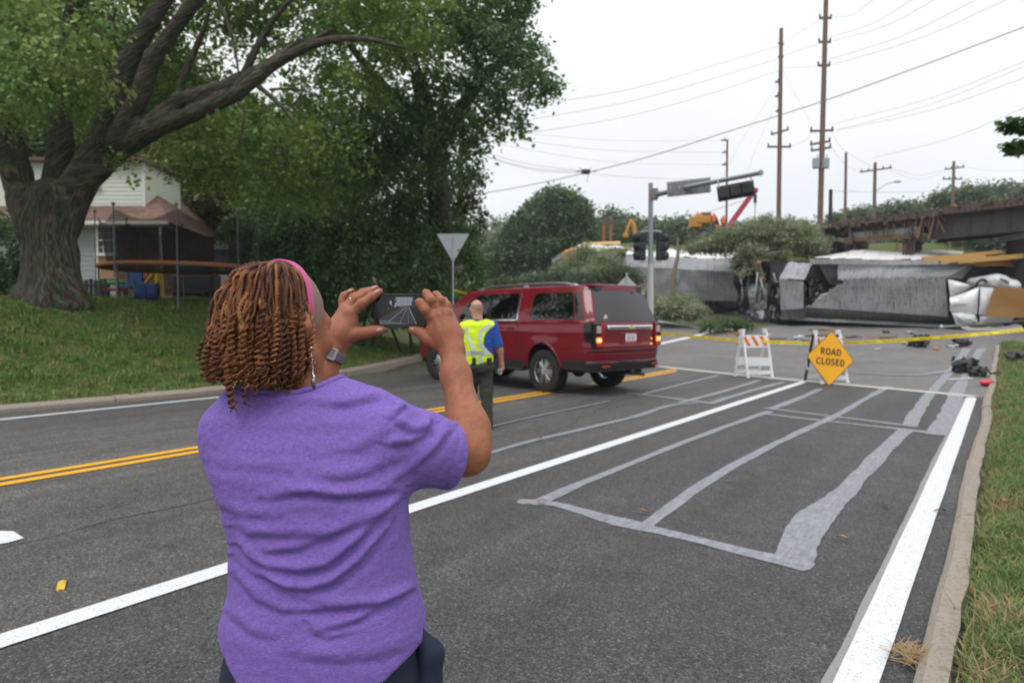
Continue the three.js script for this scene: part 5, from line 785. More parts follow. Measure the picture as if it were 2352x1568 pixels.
function limbField(limbs, origin, cell, lo, hi, rough = 0.03) {
  const cs = limbs.map(([pts, rad]) => chain(pts.map((q) => (q.isVector3 ? q.clone() : sight(...q)).sub(origin)), rad, 0.08));
  const f = (x, y, z) => { let d = cs[0](x, y, z); for (let i = 1; i < cs.length; i++) d = smin(d, cs[i](x, y, z), 0.13); const up = smooth(2.2, 3.6, y); return d + rough * (1 - 0.6 * up) * noise3(x * lerp(3.2, 1.3, up), y * lerp(0.55, 1.3, up), z * lerp(3.2, 1.6, up)) + rough * 0.6 * (1 - 0.7 * up) * noise3(x * 7, y * 1.2, z * 7); };
  const g = meshField(f, lo, hi, cell); return uvFrom(g, (x, y, z) => y > 3.4 ? [(y - 0.55 * x) * 0.9 + z * 0.8, (x + 0.55 * y) * 0.8] : [Math.atan2(z, x) * 0.8 + x * 0.3, y]);
}
{ // the big maple on the bank
  const b = sight(112, 690, 17); b.y = lawnY(b.x, b.z) - 0.05;
  const T = thing('maple_tree', 'huge old maple with many thick dark limbs on the bank at left', 'tree', b.toArray()), Z = 17, q = (x, y, z = Z) => [x, y, z];
  const limbs = [
    [[q(110, 712), q(112, 640), q(108, 540), q(112, 450)], [0.78, 0.5, 0.44, 0.44]],
    [[q(48, 703), q(72, 640), q(76, 500)], [0.36, 0.26, 0.26]], [[q(172, 703, 16.6), q(152, 640, 16.7), q(145, 520)], [0.4, 0.3, 0.28]], [[q(110, 706, 16.3), q(120, 640, 16.6), q(125, 520, 16.8)], [0.4, 0.28, 0.26]],
    [[q(72, 520), q(38, 400), q(10, 280), q(-30, 150), q(-40, 40)], [0.4, 0.34, 0.3, 0.26, 0.2]],
    [[q(118, 470, 17.4), q(140, 330, 17.5), q(138, 230, 17.6), q(148, 100, 17.6), q(185, -40, 17.8)], [0.34, 0.28, 0.25, 0.22, 0.18]],
    [[q(150, 460), q(225, 345), q(262, 250), q(285, 150), q(345, 50), q(400, -40)], [0.38, 0.33, 0.28, 0.24, 0.21, 0.18]],
    [[q(258, 330, 16.8), q(318, 225, 16.6), q(352, 130, 16.5), q(430, 25, 16.4), q(480, -30, 16.3)], [0.24, 0.22, 0.19, 0.16, 0.13]],
    [[q(150, 520), q(190, 420), q(265, 350), q(345, 300, 16.7), q(440, 262, 16.3), q(545, 215, 16), q(640, 140, 15.7), q(760, 70, 15.4)], [0.34, 0.31, 0.26, 0.22, 0.18, 0.15, 0.11, 0.07]],
    [[q(330, 300, 16.8), q(410, 232, 16.5), q(500, 206, 16.2), q(600, 160, 16), q(690, 95, 15.8)], [0.24, 0.2, 0.17, 0.14, 0.09]],
  ];
  part('trunk', limbField(limbs, b, 0.05, V(-3, -0.4, -3), V(10, 10, 4)), bark, T);
  for (const [pts, r] of [[[q(400, 240, 16.5), q(432, 150, 16.5), q(470, 60, 16.4), q(480, 20, 16.4)], [0.1, 0.085, 0.06, 0.04]], [[q(545, 200, 16), q(600, 90, 16), q(640, 30, 15.9), q(690, -20, 15.8)], [0.1, 0.08, 0.06, 0.05]], [[q(590, 195, 15.9), q(625, 225, 15.7), q(665, 265, 15.5), q(702, 315, 15.3)], [0.06, 0.05, 0.035, 0.02]], [[q(500, 5, 16.2), q(525, 60, 16), q(540, 120, 15.9), q(548, 170, 15.9)], [0.05, 0.045, 0.035, 0.02]], [[q(440, 165, 16.3), q(480, 190, 16.2), q(510, 205, 16.1)], [0.035, 0.04, 0.04]], [[q(545, 235, 15.9), q(560, 260, 15.8), q(545, 340, 15.7)], [0.035, 0.03, 0.015]], [[q(620, 205, 15.7), q(680, 205, 15.4), q(740, 222, 15.1)], [0.03, 0.025, 0.015]], [[q(640, 310, 17), q(655, 380, 17), q(650, 410, 17)], [0.03, 0.025, 0.012]], [[q(225, 330, 16.6), q(235, 200, 16.4), q(230, 110, 16.3), q(262, 20, 16.2)], [0.12, 0.1, 0.08, 0.06]], [[q(640, 140, 15.7), q(740, 95, 15.2), q(840, 90, 14.8), q(930, 110, 14.4)], [0.12, 0.09, 0.06, 0.03]]]) part('branch', local(tube(pts.map((p) => sight(...p)), r, 8, 4), T), bark, T);
  const B = (x, y, z, rx, ry = rx * 0.7, rz = rx, d = 1) => [sight(x, y, z), rx, ry, rz, d];
  crown(T, 'crown', [B(60, 150, 13.6, 0.9, 0.5, 0.9, 1.2), B(20, 210, 13.2, 0.7, 0.35, 0.8, 1.2), B(190, 105, 14, 0.6, 0.35, 0.6, 0.8), B(240, 50, 14.4, 0.6, 0.4, 0.6, 0.6), B(10, 60, 14, 1.0, 0.5, 1.0, 0.6), B(-120, 60, 15, 2.2, 2, 2.5), B(-80, 250, 14.5, 1.0, 0.5, 1.5, 0.8), B(155, 240, 14.5, 0.4, 0.25, 0.5), B(210, 190, 14.3, 0.5, 0.4, 0.6)], 95, S2, lift([[0.085, 0.125, 0.035], [0.065, 0.11, 0.03], [0.11, 0.14, 0.04], [0.06, 0.09, 0.025]], 2.7), 221, { gap: 0.47, freq: 1.6 });
  crown(T, 'crown', [B(330, -60, 19.5, 3, 1.2, 2), B(520, -30, 19.5, 2.6, 1.1, 2), B(720, -20, 18.5, 2.6, 1.1, 2), B(620, 50, 19.5, 2, 0.8, 1.5), B(800, 110, 17.5, 2, 0.8, 1.5), B(480, 130, 20.5, 2, 1.2, 1.5, 1.1), B(330, 130, 21, 1.8, 1.6, 1.5, 1.1), B(420, 260, 21, 1.8, 0.8, 1.2, 1.1), B(60, -60, 18.5, 4, 2, 3), B(760, 210, 17.5, 1.5, 0.6, 1.4), B(690, 330, 17, 1.8, 0.8, 1.6), B(560, 330, 18.5, 1.9, 1.0, 1.6), B(440, 385, 19.5, 0.9, 0.4, 1.0), B(300, 372, 16.5, 0.45, 0.16, 0.5, 1.2), B(320, 395, 16.3, 0.2, 0.2, 0.2), B(650, 440, 18, 1.6, 0.7, 1.4), B(900, 30, 17.5, 2, 0.8, 1.5), B(250, 200, 21, 3, 2, 2), B(100, 100, 21, 3, 2.5, 2), B(600, -200, 17, 5, 1, 4, 0.5), B(200, -250, 17, 5, 1, 4, 0.5)], 68, S1, maple, 222, { gap: 0.46, freq: 1.2 });
  shade(T);
}
{ // broad tree beside it, its crown ending against the sky
  const b = V(-2.6, 0, -24.5); b.y = lawnY(b.x, b.z, 5); const T = thing('maple_tree', 'broad leafy tree whose crown ends against the sky in the middle', 'tree', b.toArray()), B = (x, y, z, rx, ry = rx * 0.7, rz = rx, d = 1) => [sight(x, y, z), rx, ry, rz, d];
  part('trunk', limbField([[[V(b.x, b.y - 0.3, b.z), V(b.x + 0.1, b.y + 2.5, b.z), sight(1000, 350, 23.5), sight(960, 180, 23)], [0.6, 0.42, 0.36, 0.25]], [[sight(1000, 350, 23.5), sight(1090, 200, 22), sight(1180, 110, 21)], [0.3, 0.2, 0.1]], [[sight(985, 300, 23.3), sight(880, 200, 22.5), sight(800, 100, 22)], [0.28, 0.18, 0.1]]], b, 0.08, V(-5, -0.5, -3), V(5, 12, 5)), bark, T);
  for (const p of [[[1090, 200, 21.5], [1130, 160, 20.8], [1180, 190, 20.2]], [[930, 60, 22], [960, 150, 21.6], [985, 240, 21.4]], [[905, 110, 21.8], [950, 170, 21.4], [975, 230, 21.2]], [[1050, 60, 21.5], [1110, 90, 21], [1170, 150, 20.5]]]) part('branch', local(tube(p.map((q) => sight(...q)), [0.09, 0.06, 0.03], 7, 4), T), bark, T);
  crown(T, 'crown', [B(860, 60, 22, 2.4, 1.4, 2.2, 0.8), B(1000, 20, 21.5, 2.3, 1.3, 2.2), B(1120, 30, 21, 1.6, 1.2, 1.8), B(1190, 10, 20.8, 0.7, 0.5, 1.0), B(1050, 130, 21, 1.9, 1.2, 1.8), B(1150, 130, 20.5, 1.3, 0.9, 1.4), B(1215, 150, 20.2, 0.6, 0.55, 0.8), B(1180, 215, 20.2, 1.0, 0.6, 1.1), B(1255, 205, 20, 0.5, 0.16, 0.5, 1.4), B(1280, 195, 20, 0.25, 0.2, 0.3, 1.6), B(1080, 240, 20.6, 1.4, 0.85, 1.4), B(1000, 300, 21.5, 1.8, 1.0, 1.8), B(1120, 300, 20.6, 0.8, 0.4, 0.8), B(1180, 290, 20.2, 0.45, 0.35, 0.5), B(900, 290, 22, 2.0, 1.2, 1.8), B(800, 230, 22, 2, 1.3, 1.8), B(1030, 400, 22, 1.1, 0.6, 1.1), B(930, 390, 22.5, 1.6, 0.9, 1.5), B(820, 370, 22.5, 1.7, 1.0, 1.5), B(1085, 345, 21, 0.4, 0.25, 0.4), B(1000, -180, 21.5, 4, 1.2, 3, 0.5)], 92, S1, lift([[0.055, 0.09, 0.035], [0.04, 0.075, 0.03], [0.065, 0.105, 0.04], [0.032, 0.062, 0.025]], 2.7), 231, { gap: 0.4, freq: 1.3 });
  shade(T);
}
// thicket behind the lawn: bushes that run together but stand one by one
const thicket = (name, label, cat, list, base, tones, seed, per = 140, geo = S1, opts = {}) => { const p = sight(...base); p.y = lawnY(p.x, p.z) - 0.1; const T = thing(name, label, cat, p.toArray(), 0, 'thicket behind the lawn'); for (let k = 0; k < 4; k++) part('stem', tube([V((k - 1.5) * 0.3, 0, 0), V((k - 1.5) * 0.5, 0.8, 0.1), V((k - 1.5) * 0.8, 1.8, 0)], [0.07, 0.05, 0.02], 6, 3), bark, T); crown(T, 'foliage', list.map(([x, y, z, rx, ry = rx * 0.75, rz = rx * 0.8, d = 1]) => [sight(x, y, z), rx, ry, rz, d]), per, geo, tones, seed, { gap: 0.15, ...opts }); return shade(T); };
thicket('bush', 'dark dense evergreen bush behind the trampoline, left in the thicket', 'bush', [[620, 600, 23, 1.4, 1.3], [700, 560, 23.5, 1.5, 1.4], [680, 660, 22.5, 1.3, 0.8], [600, 520, 24.5, 1.3, 1], [660, 688, 22.4, 1.4, 0.4, 0.8, 1.3], [590, 660, 23.4, 0.9, 0.6]], [650, 690, 23], deep, 241);
thicket('bush', 'dark dense bush behind the raised left hand', 'bush', [[790, 560, 23, 1.5, 1.3], [850, 640, 22.6, 1.5, 0.9], [770, 660, 22.4, 1.2, 0.7], [900, 560, 23.4, 1.3, 1.2], [780, 695, 22.2, 1.2, 0.45, 0.8, 1.3], [880, 700, 22.4, 1.1, 0.45, 0.8, 1.3]], [820, 690, 23], deep, 242);
thicket('bush', 'mid green leafy bush left of the triangular sign', 'bush', [[960, 600, 23.4, 1.2, 1.2], [980, 680, 22.9, 1.1, 0.6], [930, 500, 24, 1.2, 0.9], [1000, 520, 24.2, 1.0, 1.0], [930, 715, 22.8, 0.9, 0.5, 0.8, 1.3], [1000, 722, 23, 0.8, 0.5, 0.7, 1.3], [960, 735, 22.6, 0.7, 0.35, 0.6, 1.3]], [960, 700, 23.2], [deep[2], deep[1], bright[1]], 243);
thicket('bush', 'bright green leafy bush beside the triangular sign post', 'bush', [[1070, 640, 25, 0.9, 1.0], [1055, 560, 25.2, 0.8, 0.9], [1090, 690, 24.6, 0.8, 0.5], [1040, 700, 24, 0.8, 0.5], [1060, 735, 24.4, 0.9, 0.45, 0.7, 1.3], [1030, 745, 24, 0.7, 0.35, 0.6, 1.3]], [1070, 700, 25], bright, 244);
thicket('young_tree', 'slender tree with yellowing leaves behind the sign, reaching above the thicket', 'tree', [[1050, 440, 26, 0.8, 1.0], [1085, 420, 26, 0.5, 0.5, 0.5, 0.6], [1070, 500, 26, 0.8, 0.9], [1100, 410, 26, 0.3, 0.2, 0.3, 0.6]], [1060, 690, 26], [[0.1, 0.115, 0.035], [0.07, 0.1, 0.03], [0.05, 0.09, 0.028]], 245);
thicket('tree', 'yellow green tree behind the house, lit between the limbs', 'tree', [[470, 430, 36, 3.4, 2.4], [580, 400, 36, 3, 2.6], [520, 320, 37, 3.4, 2.2], [660, 400, 34, 3, 2.6], [420, 500, 35, 1.6, 1.0, 1.6, 0.6], [740, 420, 33, 2.4, 2.2]], [560, 640, 36], warm, 246, 110, S3, { gap: 0.36 });
thicket('tree', 'tall dark green tree filling the gap above the thicket', 'tree', [[760, 440, 27, 2.6, 1.8], [880, 440, 26, 2.2, 1.4], [640, 500, 28, 2, 1.4], [980, 440, 25.5, 1.5, 1.2], [700, 330, 27, 2.6, 1.6], [840, 330, 27, 2.5, 1.4]], [800, 690, 27], [deep[2], maple[3], maple[1], [0.06, 0.095, 0.03]], 247, 80, S1, { gap: 0.4 });
thicket('bush', 'dark hedge at the left edge beside the great trunk', 'bush', [[-10, 570, 20, 1.0, 0.9], [-40, 640, 19.5, 1.1, 0.8], [20, 640, 20.5, 0.6, 0.7]], [0, 690, 20], deep, 248);
thicket('tree', 'tall tree behind the house at the left edge', 'tree', [[-60, 250, 40, 6, 5], [120, 200, 42, 6, 5], [280, 250, 42, 5, 4.5], [330, 330, 44, 5, 4]], [60, 660, 42], maple, 249, 50, S3, { gap: 0.4, scale: 1.3 });
// lone round tree on the rise, woods beyond
{ const p = sight(1255, 620, 80); p.y = rise(80) - 0.3; const T = thing('round_tree', 'round crowned tree standing alone against the sky beyond the road', 'tree', p.toArray()); const B = (x, y, z, rx, ry = rx, rz = rx, d = 1) => [sight(x, y, z), rx, ry, rz, d];
  part('trunk', tube([V(0, -0.2, 0), V(0.2, 3, 0), V(0, 7, 0)], [0.5, 0.4, 0.2], 8, 4), bark, T); crown(T, 'crown', [B(1270, 510, 80, 3.6, 2.9), B(1310, 490, 79, 2.2, 2), B(1225, 530, 80, 2.6, 2.2), B(1190, 560, 80, 1.9, 2.4), B(1325, 545, 79, 1.8, 1.8), B(1270, 575, 79, 3.4, 2), B(1170, 590, 79, 1.6, 1.8), B(1280, 458, 80, 1.6, 0.9), B(1205, 505, 80, 0.7, 0.6), B(1345, 505, 80, 0.5, 0.6)], 75, S3, lift([[0.055, 0.09, 0.04], [0.07, 0.11, 0.045], [0.045, 0.075, 0.035]], 2.0), 251, { gap: 0.3, scale: 1.9 }); shade(T); }
{ const p = sight(1165, 610, 85); p.y = rise(85) - 0.3; const T = thing('round_tree', 'lower dark green trees left of the lone round tree', 'tree', p.toArray()); part('trunk', tube([V(0, -0.2, 0), V(0, 4, 0)], [0.4, 0.2], 8, 3), bark, T); crown(T, 'crown', [[sight(1130, 600, 85), 2.4, 1.8, 2, 1], [sight(1165, 585, 86), 1.6, 2.2, 2, 1], [sight(1110, 612, 82), 1.8, 1.1, 2, 1]], 75, S3, farG, 252, { scale: 1.8 }); shade(T); }
// leafy twigs hanging in at the right edge
{ const p = sight(2420, 330, 9); const T = thing('overhanging_branch', 'two leafy twigs reaching in at the right edge of the sky', 'branch', p.toArray()); for (const [y0, y1] of [[292, 296], [338, 340]]) part('twig', local(tube([sight(2460, y0 - 20, 9), sight(2390, y0, 9), sight(2318, y1, 9)], [0.02, 0.012, 0.005], 6, 4), T), bark, T); crown(T, 'leaves', [[sight(2350, 292, 9), 0.24, 0.045, 0.15, 40], [sight(2400, 285, 9), 0.35, 0.08, 0.2, 30], [sight(2345, 338, 9), 0.22, 0.05, 0.15, 40], [sight(2400, 335, 9), 0.32, 0.07, 0.2, 30]], 60, leafSpray(207, 7, 0.06, 0.09, 0.2), [[0.07, 0.15, 0.035], [0.05, 0.115, 0.03]], 253, { gap: 0.1 }); shade(T); }
// ---------------------------------------------------------------- uprooted tree and brush on the wreck
{ const p = sight(1745, 640, 40), T = thing('fallen_tree', 'uprooted tree with pale dusty leaves lying on top of the railcars', 'tree', p.toArray()), B = (x, y, z, rx, ry = rx * 0.6, rz = rx * 0.8, d = 1) => [sight(x, y, z), rx, ry, rz, d];
  const mossy = mat(0.1, 0.105, 0.06, 0.95), cut = mat(0.32, 0.15, 0.06, 0.9);
  part('trunk', local(merged([tube([sight(1751, 640, 39.4), sight(1738, 610, 39.6), sight(1728, 580, 40), sight(1718, 552, 41)], [0.2, 0.24, 0.2, 0.12], 12, 5)]), T), mossy, T); part('branch', local(tube([sight(1736, 600, 39.5), sight(1760, 585, 39.6), sight(1795, 578, 40)], [0.12, 0.09, 0.04], 8, 4), T), mossy, T);
  part('broken_end', local(new THREE.SphereGeometry(0.22, 10, 8).scale(1, 0.7, 1).translate(...sight(1751, 641, 39.3).toArray()), T), cut, T); part('broken_end', local(new THREE.SphereGeometry(0.15, 10, 8).translate(...sight(1743, 604, 39.1).toArray()), T), cut, T);
  for (let k = 0; k < 12; k++) part('branch', local(tube([sight(1728, 575, 40.5), sight(1640 + k * 20, 556 - 12 * Math.sin(k * 1.7), 41.5), sight(1590 + k * 28, 540 - 22 * Math.abs(Math.sin(k)), 42)], [0.08, 0.05, 0.02], 6, 3), T), mossy, T);
  crown(T, 'foliage', [B(1740, 540, 42, 1.9, 1.0), B(1670, 552, 42, 1.6, 0.7), B(1810, 545, 41.5, 1.9, 1.0), B(1860, 560, 41, 1.1, 0.7), B(1760, 528, 43, 1.5, 0.7), B(1700, 535, 43, 1.2, 0.6), B(1830, 530, 43, 1.3, 0.7), B(1650, 560, 43, 1.2, 0.5), B(1600, 568, 44, 0.9, 0.35), B(1725, 575, 39.9, 0.8, 0.35), B(1720, 582, 40.5, 0.7, 0.3), B(1700, 595, 40, 0.45, 0.3), B(1790, 585, 40.5, 0.8, 0.3), B(1712, 622, 39.2, 0.3, 0.2), B(1690, 610, 40.6, 0.4, 0.5, 0.4, 0.5), B(1880, 575, 41, 0.6, 0.3)], 250, S4, dusty, 261, { gap: 0.32, scale: 0.7 });
  shade(T); }
const brush = (label, list, base, seed, tones = dusty, per = 280) => { const p = sight(...base); const T = thing('brush', label, 'brush', p.toArray(), 0, 'broken brush around the wreck'); for (let k = 0; k < 7; k++) { const b = list[k % list.length], c = sight(b[0], b[1], b[2]), r = rng(seed + k); part('broken_branch', local(tube([c.clone().add(V((r() - 0.5) * b[3], -b[4] * 0.8, 0)), c.clone().add(V((r() - 0.5) * b[3] * 1.5, 0.1, 0.2)), c.clone().add(V((r() - 0.5) * b[3] * 2.6, b[4] * 1.3 * r(), 0.1))], [0.05, 0.035, 0.012], 5, 3), T), mat(0.12, 0.1, 0.065, 0.95), T); } crown(T, 'foliage', list.map(([x, y, z, rx, ry, d = 1]) => [sight(x, y, z), rx, ry, rx * 0.8, d]), per, S4, tones, seed, { gap: 0.24, scale: 0.75 }); return shade(T); };
brush('grey green brush heaped against the far railcar door', [[1345, 600, 54, 1.5, 1.3], [1310, 625, 53, 1.6, 1.0], [1385, 615, 52, 1.3, 1.2], [1360, 640, 50, 1.8, 0.9], [1400, 590, 55, 1.1, 0.8]], [1350, 650, 53], 271);
brush('low brush on the slope behind the vehicle roof', [[1270, 645, 46, 1.9, 0.6], [1330, 650, 45, 1.7, 0.8], [1210, 652, 46, 1.4, 0.4], [1400, 645, 44, 1.3, 0.9], [1440, 640, 43, 0.9, 0.8], [1160, 650, 44, 1.0, 0.4]], [1320, 665, 45], 272, [[0.12, 0.15, 0.07], [0.09, 0.12, 0.05], [0.14, 0.17, 0.08]]);
brush('leafy brush spilled on the road right of the vehicle', [[1555, 705, 36, 1.0, 0.5], [1590, 716, 35, 0.7, 0.35], [1525, 712, 35, 0.7, 0.5], [1570, 690, 37, 0.8, 0.35]], [1560, 730, 35.5], 273);
brush('thin brush at the foot of the bare leaning trunk', [[1500, 700, 37, 0.9, 0.6], [1475, 690, 38, 0.8, 0.8]], [1490, 725, 37], 274, dusty, 200);
brush('yellowing leaves lying on the roof of the second railcar', [[1420, 582, 56, 1.4, 0.45], [1480, 584, 54, 0.8, 0.2]], [1430, 590, 56], 275, [[0.22, 0.2, 0.09], [0.16, 0.16, 0.075]], 200);
single('leaning_trunk', tube([sight(1556, 545, 42), sight(1558, 580, 41.6), sight(1548, 630, 41), sight(1545, 690, 40.6)], [0.05, 0.1, 0.14, 0.16], 8, 5), mat(0.13, 0.115, 0.075, 0.95), 'bare thin tree trunk leaning in front of the second railcar', 'tree');
brush('fresh green weeds torn up in front of the crushed railcar', [[1655, 742, 33, 0.9, 0.12], [1700, 745, 33, 0.6, 0.1], [1630, 748, 32, 0.5, 0.08]], [1660, 750, 33], 276, [[0.12, 0.2, 0.05], [0.09, 0.15, 0.04]], 240);
// wooded hill far behind: one mass
{ const hillY = (x, z) => { const Z = -z, k = smooth(95, 210, Z) * (1 - 0.0 * Z); return rise(Z) - 0.4 + k * (12 + 1 * smooth(60, 150, x) + 4 * noise2(x * 0.008, z * 0.008) + 2 * noise2(x * 0.03, z * 0.03)) + 5 * smooth(110, 60, Z) * 0; };
  const g = grid(90, 40, (u, v) => { const x = lerp(-160, 330, u), z = -lerp(92, 330, v); return [x, hillY(x, z), z]; }, (u, v, p) => [p[0], p[2]]); structure('hill', g, mat(0.06, 0.08, 0.035, 1));
  const r = rng(281), n = 26000, m = new THREE.InstancedMesh(SFar, leafMat, n), M = new THREE.Matrix4(), q = new THREE.Quaternion(), e = new THREE.Euler(), c = new THREE.Color(), trees = []; for (let k = 0; k < 760; k++) trees.push([lerp(-90, 320, r()), -lerp(105, 250, Math.pow(r(), 0.8)), 2.2 + 2.2 * r(), r()]);
  for (let i = 0; i < n; i++) { const [tx, tz, s, tone] = trees[i % trees.length], d = V(r() - 0.5, r() - 0.5, r() - 0.5).normalize().multiplyScalar(s * (0.6 + 0.45 * r())), x = tx + d.x, z = tz + d.z, y = hillY(tx, tz) + s * 1.1 + d.y * 1.1; e.set(r(), r() * 6, r()); q.setFromEuler(e); M.compose(V(x, y, z), q, V(1, 1, 1).multiplyScalar(0.7 + 0.7 * r())); m.setMatrixAt(i, M); const t = farG[Math.floor(tone * 3.99)], k = 0.8 + 0.4 * r(); c.setRGB(t[0] * k, t[1] * k, t[2] * k); m.setColorAt(i, c); }
  stuff('woods', m, 'wooded hillside that closes the view behind the wreck', 'woods'); }
for (const [x, y, Z, rr, h, label] of [[2130, 555, 75, 3, 3, 'green tree seen under the left part of the bridge'], [2230, 545, 70, 3, 2.6, 'green tree seen under the middle of the bridge'], [2300, 552, 68, 2.4, 2.4, 'green tree seen under the bridge beside its right pier'], [2215, 468, 90, 3.2, 2.2, 'green tree rising above the bridge deck'], [2300, 462, 95, 4.5, 1.8, 'broad tree at right rising above the bridge'], [2090, 496, 100, 4.5, 1.6, 'tree above the broken deck between the small poles'], [1990, 505, 105, 4.5, 1.4, 'low tree above the broken end of the bridge'], [1480, 550, 95, 5, 2.4, 'green tree on the slope left of the signal pole'], [1560, 545, 90, 4.5, 2.2, 'green tree on the slope right of the signal pole'], [1400, 540, 100, 5, 3, 'green tree behind the rusty posts']]) { const p = sight(x, y, Z), T = thing('distant_tree', label, 'tree', [p.x, rise(Z) - 0.3, p.z], 0, 'trees behind the wreck'); part('trunk', tube([V(0, 0, 0), V(0, Math.max(1, p.y - rise(Z)), 0)], [0.3, 0.15], 6, 2), bark, T); crown(T, 'crown', [[p, rr, h, rr, 1], [p.clone().add(V(rr * 0.6, -h * 0.3, 0)), rr * 0.7, h * 0.6, rr * 0.7, 1], [p.clone().add(V(-rr * 0.6, -h * 0.2, 0)), rr * 0.7, h * 0.7, rr * 0.7, 1]], 34, S3, farG, 290 + x, { scale: 2.2, gap: 0.2 }); shade(T); }

// ---------------------------------------------------------------- house, shed, trampoline, garden things
{
  const Z = 27, o = sight(250, 690, Z), gy = lawnY(o.x, o.z), H = thing('house', 'storey and a half house with brown roof, pale siding and brick, behind the maple', 'house', [o.x, gy, o.z]);
  const L = (x, y, z = Z) => sight(x, y, z).sub(H.position), X = (x, z = Z) => L(x, 700, z).x, Y = (y, z = Z) => L(0, y, z).y;
  const siding = mat(0.62, 0.64, 0.56, 0.6), greySide = mat(0.3, 0.33, 0.33, 0.7), trim = mat(0.66, 0.67, 0.64, 0.5), tan = mat(0.34, 0.2, 0.1, 0.8), dark = mat(0.02, 0.022, 0.025, 0.15);
  const shingle = new THREE.MeshStandardMaterial({ map: (() => { const a = tileNoise(128, 301), t = tex(512, 512, (x, y) => { const row = Math.floor(y / 32), col = Math.floor((x + (row % 2) * 21) / 42), j = (y % 32) < 3 || ((x + (row % 2) * 21) % 42) < 2 ? 0.75 : 1, n = a(col * 3.7, row * 5.1), f = a(x / 2, y / 2), L = (0.4 + 0.12 * (n - 0.5) + 0.12 * (f - 0.5)) * j; return [L * 1.1, L * 0.86, L * 0.76]; }); t.repeat.set(0.45, 0.45); return t; })(), roughness: 0.95 });
  const brick = new THREE.MeshStandardMaterial({ map: (() => { const a = tileNoise(128, 303), t = tex(512, 512, (x, y) => { const row = Math.floor(y / 21.34), s = (row % 2) * 32, col = Math.floor((x + s) / 64), mort = (y % 21.34) < 3 || ((x + s) % 64) < 3, n = a(col * 2.3 + 5, row * 3.1), f = a(x / 2, y / 2); if (mort) return [0.4, 0.36, 0.33]; const L = 0.3 + 0.12 * (n - 0.5) + 0.1 * (f - 0.5); return [L * 1.15, L * 0.72, L * 0.58]; }); t.repeat.set(0.6, 0.6); return t; })(), roughness: 0.95 });
  const eave = Y(512), xr = X(385), xm = X(222), xl = X(-120);
  part('brick_wall', [box(xr - 0.35 - X(262), eave + 1, 5, (xr - 0.35 + X(262)) / 2, (eave - 1) / 2, -2.6)], brick, H); part('back_wall', [box(X(262) - xl, eave + 1, 5, (X(262) + xl) / 2, (eave - 1) / 2, -2.75)], greySide, H);
  // grey clapboards left of the window
  const nb = 16; for (let k = 0; k < nb; k++) { const y0 = lerp(Y(700), eave - 0.1, k / nb), h = (eave - 0.1 - Y(700)) / nb; part('clapboard', [box(xm - xl, h * 1.05, 0.03, (xm + xl) / 2, y0 + h / 2, -0.2, 0, [-0.09, 0, 0])], greySide, H); }
  part('corner_board', [box(0.14, eave + 1, 0.1, X(222), (eave - 1) / 2, -0.17)], trim, H);
  part('panel_below_window', [box(X(268) - X(224), Y(586) - Y(640), 0.06, (X(268) + X(224)) / 2, (Y(586) + Y(640)) / 2, -0.12)], tan, H);
  const win = (x0, x1, y0, y1, z, rows = 3, name = 'window') => { const w = part(name, [box(x1 - x0, y1 - y0, 0.04, (x0 + x1) / 2, (y0 + y1) / 2, z - 0.04)], dark, H), f = 0.1; part('window_frame', [box(x1 - x0 + f, f, 0.1, (x0 + x1) / 2, y1, z), box(x1 - x0 + f * 1.6, f * 1.2, 0.14, (x0 + x1) / 2, y0, z + 0.02), box(f, y1 - y0, 0.1, x0, (y0 + y1) / 2, z), box(f, y1 - y0, 0.1, x1, (y0 + y1) / 2, z), box(x1 - x0, 0.07, 0.09, (x0 + x1) / 2, (y0 + y1) / 2, z)], trim, w); for (let k = 1; k < rows; k++) part('glazing_bar', [box(0.025, y1 - y0, 0.05, lerp(x0, x1, k / rows), (y0 + y1) / 2, z - 0.01)], trim, w); for (const t of [0.25, 0.75]) part('glazing_bar', [box(x1 - x0, 0.025, 0.05, (x0 + x1) / 2, lerp(y0, y1, t), z - 0.012)], trim, w); return w; };
  win(X(224), X(264), Y(584), Y(518), -0.06);
  // roof: front slope with a hipped right end
  const rz = 33, ridgeY = Y(372, rz), rr = X(338, rz), rl = X(-150, rz); const P = [xr + 0.25, eave, 0.35, rr, ridgeY, -(rz - Z), rl, ridgeY, -(rz - Z), xl, eave, 0.35, xr + 0.25, eave, 0.35, xr - 1.0, eave, -9, rr, ridgeY, -(rz - Z)];
  { const g = new THREE.BufferGeometry(), q = (i) => P.slice(i * 3, i * 3 + 3), tri = [...q(0), ...q(1), ...q(2), ...q(0), ...q(2), ...q(3), ...q(4), ...q(5), ...q(6)]; g.setAttribute('position', new THREE.Float32BufferAttribute(tri, 3)); g.computeVertexNormals(); uvFrom(g, (x, y, z) => [x + 0.2 * z, Math.hypot(y, z)]); shingle.side = THREE.DoubleSide; part('roof', g, shingle, H); }
  part('gutter', [box(xr - xl + 0.3, 0.14, 0.14, (xr + xl) / 2 + 0.12, eave - 0.06, 0.4, 0.03)], trim, H); part('soffit', [box(xr - xl + 0.2, 0.05, 0.6, (xr + xl) / 2, eave - 0.14, 0.08)], mat(0.4, 0.36, 0.28, 0.7), H); part('downpipe', [bar(V(xr - 0.15, eave - 0.1, 0.2), V(xr - 0.1, -1, 0.2), 0.05)], trim, H);
  // dormer with white clapboards
  const dz = -1.1, dy0 = Y(486, Z + 1.1), dy1 = Y(372, Z + 1.1), dx0 = X(-40, Z + 1.1), dx1 = X(336, Z + 1.1); part('dormer_core', [box(dx1 - dx0, dy1 - dy0, 3, (dx0 + dx1) / 2, (dy0 + dy1) / 2, dz - 1.55)], siding, H);
